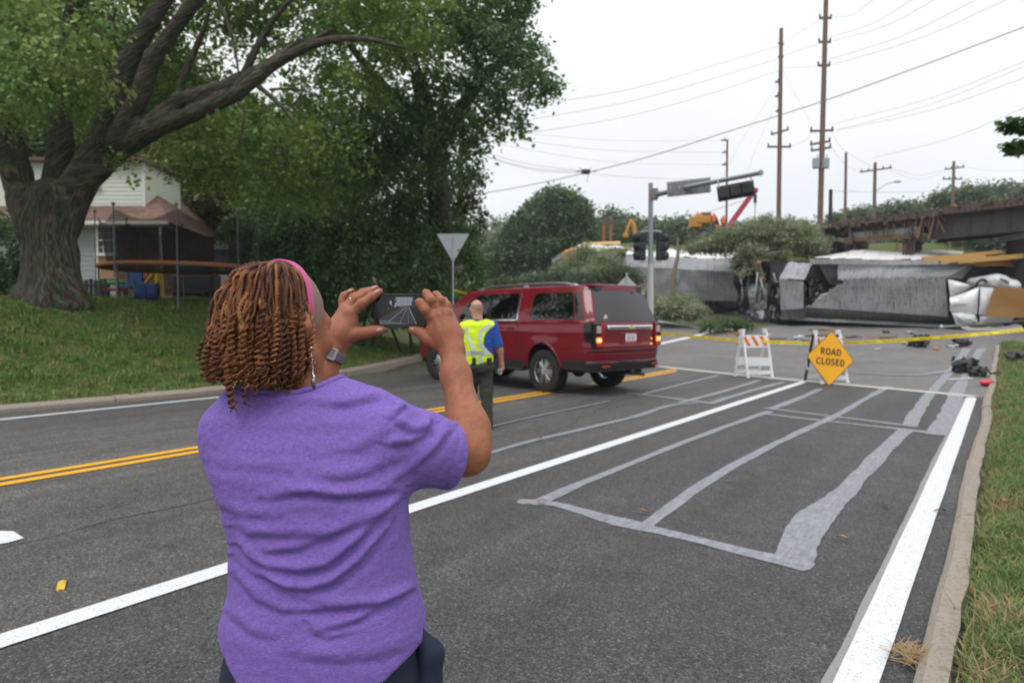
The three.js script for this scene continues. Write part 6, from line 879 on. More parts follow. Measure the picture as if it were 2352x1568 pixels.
  for (let k = 0; k < 12; k++) { const h = (dy1 - dy0) / 12; part('clapboard', [box(dx1 - dx0, h * 1.06, 0.03, (dx0 + dx1) / 2, dy0 + (k + 0.5) * h, dz - 0.01, 0, [-0.11, 0, 0])], siding, H); }
  part('dormer_corner', [box(0.1, dy1 - dy0, 0.08, dx1, (dy0 + dy1) / 2, dz + 0.02)], trim, H); part('dormer_sill', [box(dx1 - dx0 + 0.1, 0.08, 0.1, (dx0 + dx1) / 2, dy0, dz + 0.03)], trim, H); part('dormer_roof', [box(dx1 - dx0 + 0.4, 0.12, 3.6, (dx0 + dx1) / 2, dy1 + 0.05, dz - 1.4)], shingle, H);
  win(X(180, Z + 1.1), X(233, Z + 1.1), Y(432, Z + 1.1), Y(390, Z + 1.1), dz + 0.06, 2);
  shade(H);
}
{ const Z = 42, o = sight(480, 620, Z), G = thing('garage', 'grey garage with a shallow roof far behind the trampoline', 'garage', [o.x, lawnY(o.x, o.z) - 0.6, o.z]); const X = (x) => sight(x, 600, Z).x - G.position.x, Y = (y) => sight(0, y, Z).y - G.position.y; const w = mat(0.2, 0.21, 0.22, 0.8);
  part('wall', [box(X(565) - X(405), Y(575) + 1, 5, (X(565) + X(405)) / 2, (Y(575) - 1) / 2, -2.5)], w, G); part('garage_door', [box(X(528) - X(480), Y(577), 0.08, (X(528) + X(480)) / 2, Y(577) / 2, 0.05)], mat(0.3, 0.31, 0.31, 0.7), G); part('roof', [beam(V(X(400), Y(575), 0.3), V(X(560), Y(575), 0.3), 0.2, 0.14), grid(8, 2, (u, v) => [lerp(X(400), X(570), u), lerp(Y(575), Y(540), v), lerp(0.4, -3, v)])], mat(0.32, 0.32, 0.32, 0.9, { side: THREE.DoubleSide }), G); part('side_door', [box(0.9, 2.0, 0.06, X(420), 1.0, 0.04)], mat(0.08, 0.08, 0.085, 0.7), G); shade(G); }
{ // trampoline with safety net
  const Z = 21.2, o = sight(415, 675, Z), gy = lawnY(o.x, o.z), T = thing('trampoline', 'round trampoline with rusty rim and black safety net on the lawn', 'trampoline', [o.x, gy, o.z]), R = 2.2, rimY = sight(415, 616, Z).y - gy, topY = sight(415, 497, Z).y - gy;
  const rust = mat(0.3, 0.12, 0.055, 0.85), pole = mat(0.15, 0.155, 0.16, 0.5, { metalness: 0.5 }), netTex = tex(128, 128, (x, y) => { const g = (x % 8) < 3 || (y % 8) < 3 ? 1 : 0.0; return [g, g, g]; }, false); netTex.repeat.set(70, 10);
  part('rim', new THREE.TorusGeometry(R, 0.065, 8, 64).rotateX(Math.PI / 2).translate(0, rimY, 0), rust, T);  part('edge_pad', new THREE.RingGeometry(R * 0.86, R * 0.99, 48).rotateX(-Math.PI / 2).translate(0, rimY + 0.03, 0), mat(0.2, 0.1, 0.06, 0.9, { side: THREE.DoubleSide }), T);
  for (let k = 0; k < 8; k++) { const a = k / 8 * 6.283 + 0.37, x = Math.cos(a) * R, z = Math.sin(a) * R; part('leg', [bar(V(x, -0.2, z), V(x, rimY, z), 0.024)], pole, T); if (k % 1 === 0 && k !== 6) { part('net_pole', [bar(V(x * 1.03, rimY - 0.4, z * 1.03), V(x * 1.03, topY, z * 1.03), 0.018)], pole, T); part('pole_cap', [new THREE.SphereGeometry(0.055, 8, 8).translate(x * 1.03, topY + 0.04, z * 1.03)], mat(0.35, 0.22, 0.06, 0.7), T); } }
  const net = new THREE.MeshStandardMaterial({ color: 0x0a0a0b, roughness: 1, alphaMap: netTex, transparent: true, side: THREE.DoubleSide });
  const weave = netTex.clone(); weave.repeat.set(90, 90); weave.needsUpdate = true; part('jumping_mat', new THREE.CircleGeometry(R * 0.86, 48).rotateX(-Math.PI / 2).translate(0, rimY - 0.02, 0), new THREE.MeshStandardMaterial({ color: 0x111213, roughness: 1, alphaMap: weave, transparent: true, side: THREE.DoubleSide }), T);
  part('net', grid(96, 8, (u, v) => { const a = u * 6.283, k = Math.abs(Math.sin((a - 0.37) * 4)), sag = 0.3 * k * v, r = R * (0.9 + 0.1 * v) - 0.1 * k; return [Math.cos(a) * r, lerp(rimY, topY - 0.08, v) - sag, Math.sin(a) * r]; }), net, T);
  shade(T); }
{ // garden things under and beside the trampoline
  const put = (name, label, cat, x, y, Z) => { const o = sight(x, y, Z); return thing(name, label, cat, [o.x, lawnY(o.x, o.z), o.z], 0); };
  const blue = mat(0.025, 0.08, 0.26, 0.6), yellow = mat(0.6, 0.42, 0.03, 0.5), green = mat(0.02, 0.3, 0.07, 0.5), red = mat(0.4, 0.04, 0.04, 0.6), teal = mat(0.01, 0.14, 0.2, 0.6), dk = mat(0.03, 0.03, 0.035, 0.7);
  let T = put('toy_tunnel', 'blue fabric play tunnel lying under the trampoline', 'toy', 338, 668, 20.6); part('tunnel', lathe([[0.22, -0.3], [0.27, -0.3], [0.26, -0.1], [0.28, 0.05], [0.26, 0.2], [0.27, 0.32], [0.22, 0.32]], 20).rotateZ(1.5).rotateY(0.3).translate(0, 0.3, 0), blue, T); for (const x of [-0.3, 0, 0.3]) part('hoop', new THREE.TorusGeometry(0.27, 0.02, 6, 20).rotateY(1.57 + 0.3).translate(x, 0.3, 0), dk, T); shade(T);
  T = put('toy_slide', 'yellow and red plastic toy slide behind the trampoline', 'toy', 345, 660, 24); part('slide', [beam(V(0.2, 0.95, 0), V(-0.5, 0.1, 0.1), 0.4, 0.06), box(0.1, 1.1, 0.4, 0.3, 0.55, 0, 0.03)], yellow, T); part('rail', [bar(V(0.25, 1.2, 0.2), V(-0.3, 0.4, 0.25), 0.04), bar(V(0.25, 1.2, -0.2), V(-0.3, 0.4, -0.15), 0.04)], red, T); shade(T);
  T = put('toy_table', 'small green and red plastic child table beside the house', 'toy', 260, 655, 23); part('table_top', [box(0.7, 0.12, 0.5, 0, 0.55, 0, 0.04)], green, T); part('shelf', [box(0.66, 0.1, 0.46, 0, 0.33, 0, 0.03)], red, T); for (const [x, z] of [[-0.28, -0.18], [0.28, -0.18], [-0.28, 0.18], [0.28, 0.18]]) part('leg', [box(0.08, 0.5, 0.08, x, 0.25, z, 0.02)], dk, T); shade(T);
  T = put('garden_chair', 'dark metal garden chair with blue cushion under the trampoline', 'chair', 300, 668, 22.3); part('seat', [box(0.55, 0.1, 0.5, 0, 0.42, 0, 0.03)], blue, T); part('backrest', [box(0.55, 0.5, 0.08, 0, 0.72, -0.25, 0.03)], blue, T); for (const [x, z] of [[-0.27, -0.25], [0.27, -0.25], [-0.27, 0.25], [0.27, 0.25]]) part('leg', [bar(V(x, 0, z), V(x, 0.62, z), 0.025)], dk, T); shade(T);
  T = put('covered_grill', 'grill under a dark cover with teal lid behind the trampoline', 'grill', 452, 660, 25); part('body', [new RoundedBoxGeometry(1.5, 0.8, 0.8, 3, 0.12).translate(0, 0.5, 0)], dk, T); part('lid', [new RoundedBoxGeometry(1.4, 0.5, 0.8, 3, 0.18).translate(0, 1.05, 0)], teal, T); for (const x of [-0.55, 0.55]) part('wheel', [new THREE.TorusGeometry(0.13, 0.04, 6, 16).translate(x, 0.15, 0.4)], dk, T); shade(T);
  T = put('fence', 'low dark wooden fence panel beside the house corner', 'fence', 205, 668, 22); for (let k = 0; k < 8; k++) part('fence_board', [box(0.11, 0.62 + 0.06 * Math.sin(k * 2), 0.03, -0.55 + k * 0.15, 0.33, 0)], mat(0.05, 0.045, 0.04, 0.9), T); part('fence_rail', [box(1.3, 0.07, 0.04, -0.02, 0.45, -0.04)], mat(0.05, 0.045, 0.04, 0.9), T); shade(T);
}

// ---------------------------------------------------------------- the woman with the phone
{
  const W = thing('person', 'woman seen from behind in heather purple t-shirt, brown twisted hair and pink headband', 'person', [sight(735, 800, 1.3).x, 0, -1.3]);
  const O = W.position.clone(), p = (x, y, Z) => sight(x, y, Z).sub(O);
  const skinMap = (() => { const a = tileNoise(128, 71), b = tileNoise(512, 72), t = tex(1024, 1024, (x, y) => { const n = a(x / 8, y / 8), m = a(x / 40 + 60, y / 40), f = b(x / 2, y / 2), L = 1 + 0.1 * (n - 0.5) + 0.12 * (f - 0.5) + 0.14 * (m - 0.5); return [0.575 * L, (0.36 - 0.03 * (m - 0.5)) * L, 0.262 * L]; }); t.repeat.set(5, 5); return t; })();
  const skin = new THREE.MeshPhysicalMaterial({ map: skinMap, bumpMap: skinMap, bumpScale: 0.0012, roughness: 0.52, specularIntensity: 0.6 });
  // --- head
  const yaw = -0.44, hq = new THREE.Quaternion().setFromEuler(new THREE.Euler(-0.06, yaw, 0, 'YXZ')), hc = p(640, 748, 1.31);
  const hp = (x, y, z) => V(x, y, z).applyQuaternion(hq).add(hc);   // head frame: x to her right, y up, z backward
  const prims = []; const add = (f, k = 0.01) => prims.push([f, k]);
  add(blob(hp(0, 0.022, 0.006), V(0.078, 0.098, 0.097), hq));
  add(blob(hp(0, -0.045, -0.045), V(0.06, 0.075, 0.056), hq), 0.04);      // face
  add(blob(hp(0, -0.098, -0.068), V(0.03, 0.02, 0.026), hq), 0.03);      // chin
  add(blob(hp(0, 0.012, -0.083), V(0.054, 0.02, 0.016), hq), 0.02);        // brow
  for (const s of [-1, 1]) {
    add(blob(hp(s * 0.044, -0.03, -0.07), V(0.024, 0.022, 0.024), hq), 0.02);   // cheek
    add(chain([hp(s * 0.078, 0.018, 0.012), hp(s * 0.084, -0.002, 0.02), hp(s * 0.078, -0.03, 0.01)], [0.008, 0.011, 0.007]), 0.008);   // ear
    add(chain([hp(s * 0.062, -0.06, -0.01), hp(s * 0.03, -0.1, -0.06)], [0.02, 0.017]), 0.03);   // jaw
  }
  add(chain([hp(0, 0.0, -0.094), hp(0, -0.03, -0.11), hp(0, -0.04, -0.108)], [0.009, 0.012, 0.013]), 0.012);   // nose
  for (const s of [-1, 1]) add(blob(hp(s * 0.014, -0.041, -0.1), V(0.009, 0.008, 0.01)), 0.006);
  add(chain([hp(-0.02, -0.07, -0.092), hp(0, -0.068, -0.1), hp(0.02, -0.07, -0.092)], [0.005, 0.008, 0.005]), 0.006);
  add(chain([hp(-0.017, -0.078, -0.09), hp(0, -0.08, -0.097), hp(0.017, -0.078, -0.09)], [0.005, 0.008, 0.005]), 0.006);
  // --- neck and shoulders under the shirt
  add(chain([hp(0, -0.05, 0.02), p(668, 925, 1.31), p(676, 985, 1.31)], [0.058, 0.06, 0.075]), 0.03);
  add(chain([p(560, 985, 1.31), p(676, 960, 1.31), p(830, 985, 1.31)], [0.05, 0.055, 0.05]), 0.05);
  // --- right arm
  const rSh = p(868, 992, 1.31), rEl = p(1068, 1042, 1.43), rWr = p(1038, 803, 1.575);
  add(chain([rSh, rEl], [0.058, 0.044], 0.02), 0.03);
  add(chain([rEl, p(1074, 985, 1.47), p(1046, 860, 1.54), rWr], [0.043, 0.044, 0.03, 0.0245], 0.03), 0.02);
  add(blob(p(1098, 1032, 1.435), V(0.016, 0.026, 0.018)), 0.04);
  const right = [];
  const hand = (list, f, k) => list.push([f, k]);
  // right hand: back of the hand toward us, fingers hooked over the far edge and on the glass, thumb below
  const rI = p(990, 727, 1.578), rM = p(1008, 722, 1.585), rR = p(1024, 722, 1.597), rP = p(1036, 732, 1.61);
  hand(right, chain([rWr, p(1010, 765, 1.577), rI], [0.023, 0.0185, 0.0142], 0.02), 0.02);
  hand(right, chain([rWr, p(1018, 760, 1.58), rM], [0.023, 0.019, 0.0142], 0.02), 0.016);
  hand(right, chain([rWr, p(1030, 762, 1.588), rR], [0.023, 0.0185, 0.0135], 0.02), 0.016);
  hand(right, chain([rWr, p(1042, 768, 1.598), rP], [0.022, 0.018, 0.013], 0.02), 0.016);
  for (const m of [[992, 722, 1.572], [1009, 716, 1.578], [1025, 717, 1.59]]) hand(right, blob(p(...m), V(0.0085, 0.0085, 0.009)), 0.012);   // knuckles
  for (const [a, b] of [[[994, 726, 1.562], [1022, 790, 1.553]], [[1010, 722, 1.566], [1031, 790, 1.553]], [[1025, 724, 1.578], [1040, 790, 1.558]]]) hand(right, cone(p(...a), p(...b), 0.0042, 0.0028), 0.006);   // tendons
  const finger = (pts, rad, k) => { const P = [], Q = []; pts.forEach((p0, i) => { if (i) { P.push(pts[i - 1].clone().lerp(p0, 0.5)); Q.push((rad[i - 1] + rad[i]) * 0.5 * 0.87); } P.push(p0); Q.push(rad[i] * 0.97); }); return chain(P, Q, k); };
  const fingers = [
    finger([p(994, 738, 1.576), p(977, 712, 1.566), p(965, 696, 1.572), p(961, 694, 1.6)], [0.0128, 0.0116, 0.011, 0.0092], 0.006),
    finger([rM, p(990, 689, 1.574), p(980, 675, 1.588), p(977, 671, 1.628)], [0.0122, 0.0108, 0.0098, 0.0084], 0.006),
    finger([rR, p(1012, 690, 1.59), p(1002, 677, 1.604), p(998, 675, 1.638)], [0.0115, 0.0100, 0.0092, 0.008], 0.006),
    finger([rP, p(1028, 702, 1.612), p(1020, 690, 1.63), p(1012, 686, 1.648)], [0.0105, 0.009, 0.0082, 0.0075], 0.006),
    finger([p(1006, 790, 1.575), p(986, 778, 1.578), p(966, 764, 1.59), p(945, 757, 1.606)], [0.018, 0.0155, 0.0112, 0.009], 0.01),
  ];
  hand(right, chain([p(1012, 786, 1.577), p(990, 762, 1.582)], [0.019, 0.013]), 0.015);   // web of the thumb
  for (const f of fingers) hand(right, f, 0.0022);
  // left arm and hand: palm turned to the phone, fingers to its upper corner, thumb under it
  const lSh = p(563, 1000, 1.33), lEl = p(668, 1040, 1.52), lWr = p(762, 802, 1.575);
  add(chain([lSh, lEl], [0.058, 0.046], 0.02), 0.03);
  add(chain([lEl, p(690, 985, 1.53), p(738, 866, 1.56), lWr], [0.044, 0.045, 0.03, 0.0265], 0.03), 0.02);
  const left = [], lI = p(805, 722, 1.583), lM = p(797, 712, 1.6), lR = p(793, 709, 1.617), lP = p(790, 712, 1.632);
  hand(left, chain([lWr, p(786, 765, 1.577), lI], [0.0255, 0.022, 0.0155], 0.02), 0.02);
  hand(left, chain([lWr, p(778, 758, 1.59), lM], [0.025, 0.021, 0.0155], 0.02), 0.016);
  hand(left, chain([lWr, p(774, 757, 1.602), lR], [0.024, 0.02, 0.0145], 0.02), 0.016);
  hand(left, chain([lWr, p(772, 760, 1.612), lP], [0.023, 0.018, 0.013], 0.02), 0.016);
  for (const m of [[803, 717, 1.576]]) hand(left, blob(p(...m), V(0.009, 0.009, 0.009)), 0.012);
  const lf = [
    finger([lI, p(830, 697, 1.582), p(853, 682, 1.594), p(872, 669, 1.615)], [0.0128, 0.0115, 0.0103, 0.0082], 0.006),
    finger([lM, p(819, 686, 1.602), p(842, 673, 1.61), p(863, 662, 1.628)], [0.0125, 0.0112, 0.01, 0.008], 0.006),
    finger([lR, p(811, 684, 1.622), p(834, 671, 1.632), p(855, 665, 1.645)], [0.0115, 0.0105, 0.0095, 0.008], 0.006),
    finger([lP, p(786, 692, 1.634), p(790, 679, 1.636), p(808, 668, 1.64)], [0.0105, 0.0098, 0.0088, 0.0072], 0.006),
    finger([p(786, 782, 1.577), p(806, 768, 1.575), p(838, 764, 1.585), p(862, 760, 1.596), p(879, 758, 1.604)], [0.02, 0.0165, 0.0118, 0.0108, 0.0085], 0.01),
  ];
  hand(left, chain([p(788, 776, 1.578), p(806, 742, 1.582)], [0.02, 0.014]), 0.016);
  for (const f of lf) hand(left, f, 0.0022);
  const handField = (list, wr) => { return (x, y, z) => { const d0 = Math.hypot(x - wr.x, y - wr.y - 0.06, z - wr.z) - 0.16; if (d0 > 0.06) return d0 - 0.02 + 0.02; let d = list[0][0](x, y, z); for (let i = 1; i < list.length; i++) d = smin(d, list[i][0](x, y, z), list[i][1]); return d; }; };
  const hr = handField(right, rWr), hl = handField(left, lWr);
  const body = (x, y, z) => { let d = prims[0][0](x, y, z); for (let i = 1; i < prims.length; i++) d = smin(d, prims[i][0](x, y, z), prims[i][1]); d = smin(d, hr(x, y, z), 0.012); d = smin(d, hl(x, y, z), 0.012); return d; };
  const bg = meshField(body, V(-0.32, 1.15, -0.42), V(0.4, 1.66, 0.16), 0.0026);
  uvFrom(bg, (x, y, z) => [x + z * 0.6, y + z * 0.3]);
  part('body', bg, skin, W);
  // nails
  const nail = mat(0.5, 0.3, 0.25, 0.3);
  for (const [a, b, r] of [[p(872, 667, 1.606), p(866, 671, 1.602), 0.0052], [p(864, 659, 1.62), p(858, 662, 1.618), 0.005], [p(881, 756, 1.597), p(872, 758, 1.592), 0.006], [p(809, 665, 1.634), p(804, 668, 1.633), 0.004], [p(942, 755, 1.6), p(948, 757, 1.597), 0.005]]) {
    const d = b.clone().sub(a), g = new THREE.SphereGeometry(1, 10, 8); g.scale(r, r * 1.5, r * 0.7); g.applyQuaternion(new THREE.Quaternion().setFromUnitVectors(V(0, 1, 0), d.normalize())); g.translate(b.x, b.y, b.z + 0.0035);
    part('fingernail', g, nail, W);
  }
  // face details (seen from another side)
  const eyeWhite = mat(0.7, 0.68, 0.64, 0.25), iris = mat(0.03, 0.018, 0.01, 0.2);
  for (const s of [-1, 1]) { const e = part('eye', new THREE.SphereGeometry(0.0125, 16, 12).translate(...hp(s * 0.031, -0.005, -0.088).toArray()), eyeWhite, W); part('iris', new THREE.SphereGeometry(0.006, 10, 8).translate(...hp(s * 0.031, -0.005, -0.0965).toArray()), iris, e); }

  // --- hair: scalp cap and twists
  const scalpMap = (() => { const a = tileNoise(512, 75), t = tex(512, 512, (x, y) => { const n = a(x / 1.5, y / 1.5); const L = 0.2 + 0.2 * (n - 0.5); return [L * 1.3, L * 0.98, L * 0.82]; }); t.repeat.set(12, 12); return t; })();
  const stubMap = (() => { const a = tileNoise(512, 76), t = tex(512, 512, (x, y) => { const n = a(x / 1.2, y / 1.2), L = 0.47 + 0.26 * (n - 0.5); return [L * 1.08, L * 0.9, L * 0.78]; }); t.repeat.set(14, 14); return t; })();
  const capField = (grow, cut) => (x, y, z) => { let d = prims[0][0](x, y, z) - grow; return smax(d, cut(x, y, z), 0.004); };
  const inv = hq.clone().invert(), loc = (x, y, z) => V(x - hc.x, y - hc.y, z - hc.z).applyQuaternion(inv);
  const cap = meshField(capField(0.0025, (x, y, z) => { const q = loc(x, y, z); return Math.max(-q.z - 0.006 - 0.08 * q.y, -q.y - 0.05 - 0.25 * q.z); }), hc.clone().add(V(-0.13, -0.1, -0.13)), hc.clone().add(V(0.13, 0.14, 0.13)), 0.004);
  uvFrom(cap, (x, y, z) => [x + z, y + z * 0.5]);
  const hair = part('hair', cap, new THREE.MeshStandardMaterial({ map: scalpMap, roughness: 0.9 }), W);
  const stub = meshField(capField(0.0012, (x, y, z) => { const q = loc(x, y, z); return Math.max(-q.y + 0.03 + 0.2 * Math.abs(q.x) - (q.z > -0.05 ? 0.075 : 0.0), q.z - 0.01); }), hc.clone().add(V(-0.13, -0.1, -0.13)), hc.clone().add(V(0.13, 0.14, 0.13)), 0.004);
  uvFrom(stub, (x, y, z) => [x + z, y + z * 0.5]);
  part('hairline', stub, new THREE.MeshStandardMaterial({ map: stubMap, roughness: 0.9 }), W, 'short grey stubble in front of the headband');
  const R = rng(77);
  const tones = [[0.16, 0.052, 0.016], [0.2, 0.072, 0.022], [0.115, 0.036, 0.012], [0.26, 0.1, 0.03], [0.07, 0.023, 0.009], [0.14, 0.043, 0.013]].map(([r, g, b]) => new THREE.MeshPhysicalMaterial({ color: new THREE.Color().setRGB(r, g, b), roughness: 0.75, sheen: 0.25, sheenColor: new THREE.Color(0.45, 0.22, 0.09), sheenRoughness: 0.5 }));
  function twist(pts, r0, turns, curl) {
    const c = new THREE.CatmullRomCurve3(pts, false, 'centripetal'), L = c.getLength(), m = Math.max(16, Math.round(L / 0.0017)), n = 8, P = [], I = [];
    const C = []; { let T = c.getTangent(0), N = V(0, 0, 1).cross(T).normalize(), B = T.clone().cross(N); for (let i = 0; i <= m; i++) { const t = i / m, T2 = c.getTangent(t), q = new THREE.Quaternion().setFromUnitVectors(T, T2); N.applyQuaternion(q); B.applyQuaternion(q); T = T2; const w = curl * smooth(0.15, 0.9, t) + (0.0014 + 0.0022 * Math.abs(Math.sin(r0 * 5e4))) * smooth(0.3, 0.95, t), cf = t * L * (150 + 200 * smooth(0.5, 1, t) + 60 * Math.sin(r0 * 3e4)) + r0 * 2e4; C.push(c.getPoint(t).addScaledVector(N, w * Math.cos(cf)).addScaledVector(B, w * Math.sin(cf))); } }
    const tan = (i) => C[Math.min(m, i + 1)].clone().sub(C[Math.max(0, i - 1)]).normalize();
    let T = tan(0), N = V(0, 0, 1).cross(T).normalize(); if (N.lengthSq() < 0.1) N = V(1, 0, 0); let B = T.clone().cross(N);
    for (let i = 0; i <= m; i++) {
      const t = i / m, T2 = tan(i), q = new THREE.Quaternion().setFromUnitVectors(T, T2); N.applyQuaternion(q); B.applyQuaternion(q); T = T2;
      const ph = t * L * turns, off = C[i];
      const taper = (t < 0.06 ? 0.6 + t * 6.7 : 1) * (t > 0.94 ? Math.sqrt(Math.max(0.05, (1 - t) / 0.06)) : 1) * (0.92 + 0.16 * noise2(t * 9 + r0 * 1e4, 3)) * (1 - 0.33 * smooth(0.5, 1, t));
      for (let j = 0; j < n; j++) { const a = j / n * Math.PI * 2, e = 1 + 0.36 * Math.cos(2 * (a - ph)) + 0.07 * noise3(off.x * 400, off.y * 400 + a, off.z * 400), rr = r0 * taper * e, v = off.clone().addScaledVector(N, Math.cos(a) * rr).addScaledVector(B, Math.sin(a) * rr); P.push(v.x, v.y, v.z); }
    }
    for (let i = 0; i < m; i++) for (let j = 0; j < n; j++) { const a = i * n + j, b = i * n + (j + 1) % n, c2 = a + n, d = b + n; I.push(a, b, c2, b, d, c2); }
    const g = new THREE.BufferGeometry(); g.setAttribute('position', new THREE.Float32BufferAttribute(P, 3)); g.setIndex(I); g.computeVertexNormals(); return g;
  }
  // roots on the back and sides of the scalp; each twist springs out then hangs
  let made = 0; const fuzzPts = [];
  for (let ring = 0; ring < 12; ring++) {
    const el = lerp(1.34, -0.5, ring / 11), cnt = Math.max(7, Math.round(27 * Math.cos(Math.max(el, 0.05)) + 5));
    for (let k = 0; k < cnt; k++) {
      const az = lerp(-1.95, 1.55, (k + 0.5 + (R() - 0.5) * 0.7) / cnt), e = el + (R() - 0.5) * 0.13;   // az 0 = straight back
      const dx = Math.sin(az) * Math.cos(e), dy = Math.sin(e), dz = Math.cos(az) * Math.cos(e);
      if (dz < -0.22 - 0.05 * dy) continue;   // in front of the headband
      const root = V(dx * 0.079, 0.022 + dy * 0.099, 0.006 + dz * 0.098), out = V(dx, dy * 0.8, dz).normalize();
      const left = dx < -0.15 ? 1 : 0, puff = 0.014 + 0.014 * R() + (left ? 0.004 * (-dx) : 0) - 0.03 * smooth(0.3, 0.9, dx) + 0.006 * Math.max(0, dy);
      const bottom = -0.114 + 0.045 * R() - 0.018 * smooth(0.0, 0.6, dx) + (dz < 0.1 ? 0.02 : 0) - (Math.abs(dx + 0.05) < 0.2 && R() < 0.16 ? 0.05 : 0) , pts = [hp(root.x, root.y, root.z)];
      const fall = clamp((0.07 - root.y) / 0.2), steps = 5, end = Math.max(bottom, root.y - 0.11 - 0.13 * Math.sqrt(R()));
      const side = V(out.x, 0, out.z); if (side.lengthSq() < 0.05) side.set(R() - 0.5, 0, 0.8); side.normalize();
      const rad = 0.086 + puff + 0.012 * (R() - 0.5);   // distance from the head axis that the hanging part keeps
      const sx = (R() - 0.5) * 0.03, flare = 0.16 * R() * R() * R() * (dx > 0.5 ? 0.2 : 1);
      for (let s = 1; s <= steps; s++) {
        const t = s / steps, y = lerp(root.y + 0.008 * Math.max(0, out.y) * Math.sin(Math.PI * Math.min(1, t * 2)), end, Math.pow(t, 1.35));
        const rr = lerp(Math.hypot(root.x, root.z), rad * (y < -0.06 ? 1 - 1.6 * (-0.06 - y) : 1), Math.pow(t, 0.5)) * (1 + flare * t * t);
        pts.push(hp(side.x * rr * 0.93 + sx * t + 0.012 * (R() - 0.5), y, 0.006 + side.z * rr * 1.05 + 0.012 * (R() - 0.5)));
      }
      const r0 = 0.0028 + 0.0019 * R() * R();
      part('hair_twist', twist(pts, r0, 400 + 100 * R(), 0.001 + 0.0045 * R() * R()), tones[Math.floor(R() * tones.length)], hair);
      made++;
      for (let q = 0; q < 44; q++) { const s = 1 + Math.floor(R() * steps), a = pts[s - 1], b = pts[s]; fuzzPts.push(a.clone().lerp(b, R())); }
    }
  }
  // stray fibres standing off the twists
  { const P = [], c = V(0, 0, 0); for (const q of fuzzPts) for (let s = 0; s < 3; s++) { const d = V(R() - 0.5, R() - 0.5, R() - 0.5).normalize(), a = q.clone().addScaledVector(d, 0.003), b = q.clone().addScaledVector(d, 0.007 + 0.009 * R() * R()).add(V((R() - 0.5) * 0.006, (R() - 0.5) * 0.008, 0)), w = c.crossVectors(d, V(0.3, 1, 0.2)).normalize().clone().multiplyScalar(0.00028); P.push(a.x - w.x, a.y - w.y, a.z - w.z, a.x + w.x, a.y + w.y, a.z + w.z, b.x, b.y, b.z); }
    const g = new THREE.BufferGeometry(); g.setAttribute('position', new THREE.Float32BufferAttribute(P, 3)); g.computeVertexNormals(); const m = part('stray_hair', g, tones[1], hair); m.userData.kind = 'stuff'; }
  // headband: five soft cords side by side, over the crown from ear to ear
  const pink = new THREE.MeshPhysicalMaterial({ color: new THREE.Color().setRGB(0.52, 0.07, 0.24), roughness: 0.6, sheen: 0.4, sheenColor: new THREE.Color(0.9, 0.4, 0.6) });
  { const band = []; for (let q = 0; q < 5; q++) { const pts = []; for (let k = 0; k <= 18; k++) { const a = lerp(-1.75, 1.75, k / 18), sp = (q - 2) * 0.0038, r = 1.035 + 0.008 * Math.sin(q * 1.9); const x = Math.sin(a) * 0.079 * r, y = Math.cos(a) * 0.099 * r, lean = -0.002 - 0.06 * Math.max(0, y); pts.push(hp(x, 0.022 + y, 0.006 + lean + sp * (0.55 + 0.45 * Math.cos(a)))); } band.push(tube(pts, [0.0027], 8, 3)); }
    part('headband', band, pink, W); }
  // earring: wire, beads, drop
  const silver = mat(0.75, 0.75, 0.76, 0.22, { metalness: 1 }), dark = mat(0.05, 0.05, 0.06, 0.2);
  { const e0 = p(714, 800, 1.255), e1 = p(722, 905, 1.255), parts = []; const N = 16; for (let i = 0; i <= N; i++) { const t = i / N, c = e0.clone().lerp(e1, t), r = 0.0014 + (i % 3 === 0 ? 0.001 : 0) + (t > 0.6 && t < 0.85 ? 0.0016 : 0); parts.push(new THREE.SphereGeometry(r, 8, 6).scale(1, 1.7, 1).translate(c.x + 0.001 * Math.sin(i * 2), c.y, c.z)); }
    parts.push(bar(e0, e1, 0.0006, 0.0006, 6)); const er = part('earring', parts, silver, W); part('earring_bead', [new THREE.SphereGeometry(0.0042, 10, 8).scale(0.8, 2.2, 0.8).translate(...p(720, 885, 1.252).toArray())], dark, er); }
  // ring
  { const c = p(813, 692, 1.612), d = p(820, 686, 1.612).sub(p(806, 700, 1.612)).normalize(), g = new THREE.TorusGeometry(0.0118, 0.0022, 8, 24).applyQuaternion(new THREE.Quaternion().setFromUnitVectors(V(0, 0, 1), d)).translate(c.x, c.y, c.z); const r = part('ring', g, silver, W); part('ring_face', box(0.009, 0.010, 0.005, 0, 0, 0, 0.0015, [0, 0, 0.5]).translate(...p(816, 691, 1.596).toArray()), mat(0.86, 0.84, 0.78, 0.15, { metalness: 0.6 }), r); }
  // watch
  { const a = p(757, 826, 1.57), b = p(767, 805, 1.576), d = b.clone().sub(a).normalize(), q = new THREE.Quaternion().setFromUnitVectors(V(0, 1, 0), d), c = p(763, 817, 1.573), strapMat = mat(0.13, 0.13, 0.15, 0.75), steel = mat(0.35, 0.36, 0.38, 0.35, { metalness: 0.8 });
    const strap = lathe([[0.0295, -0.0105], [0.0315, -0.0105], [0.0322, -0.008], [0.0322, 0.008], [0.0315, 0.0105], [0.0295, 0.0105]], 40).scale(0.95, 1, 1.02).applyQuaternion(q).translate(c.x, c.y, c.z);
    const s = part('watch', strap, strapMat, W);
    const at = (x, y, z) => V(x, y, z).applyQuaternion(q).add(c), fr = new THREE.Quaternion().setFromAxisAngle(V(0, 1, 0), 0.1);
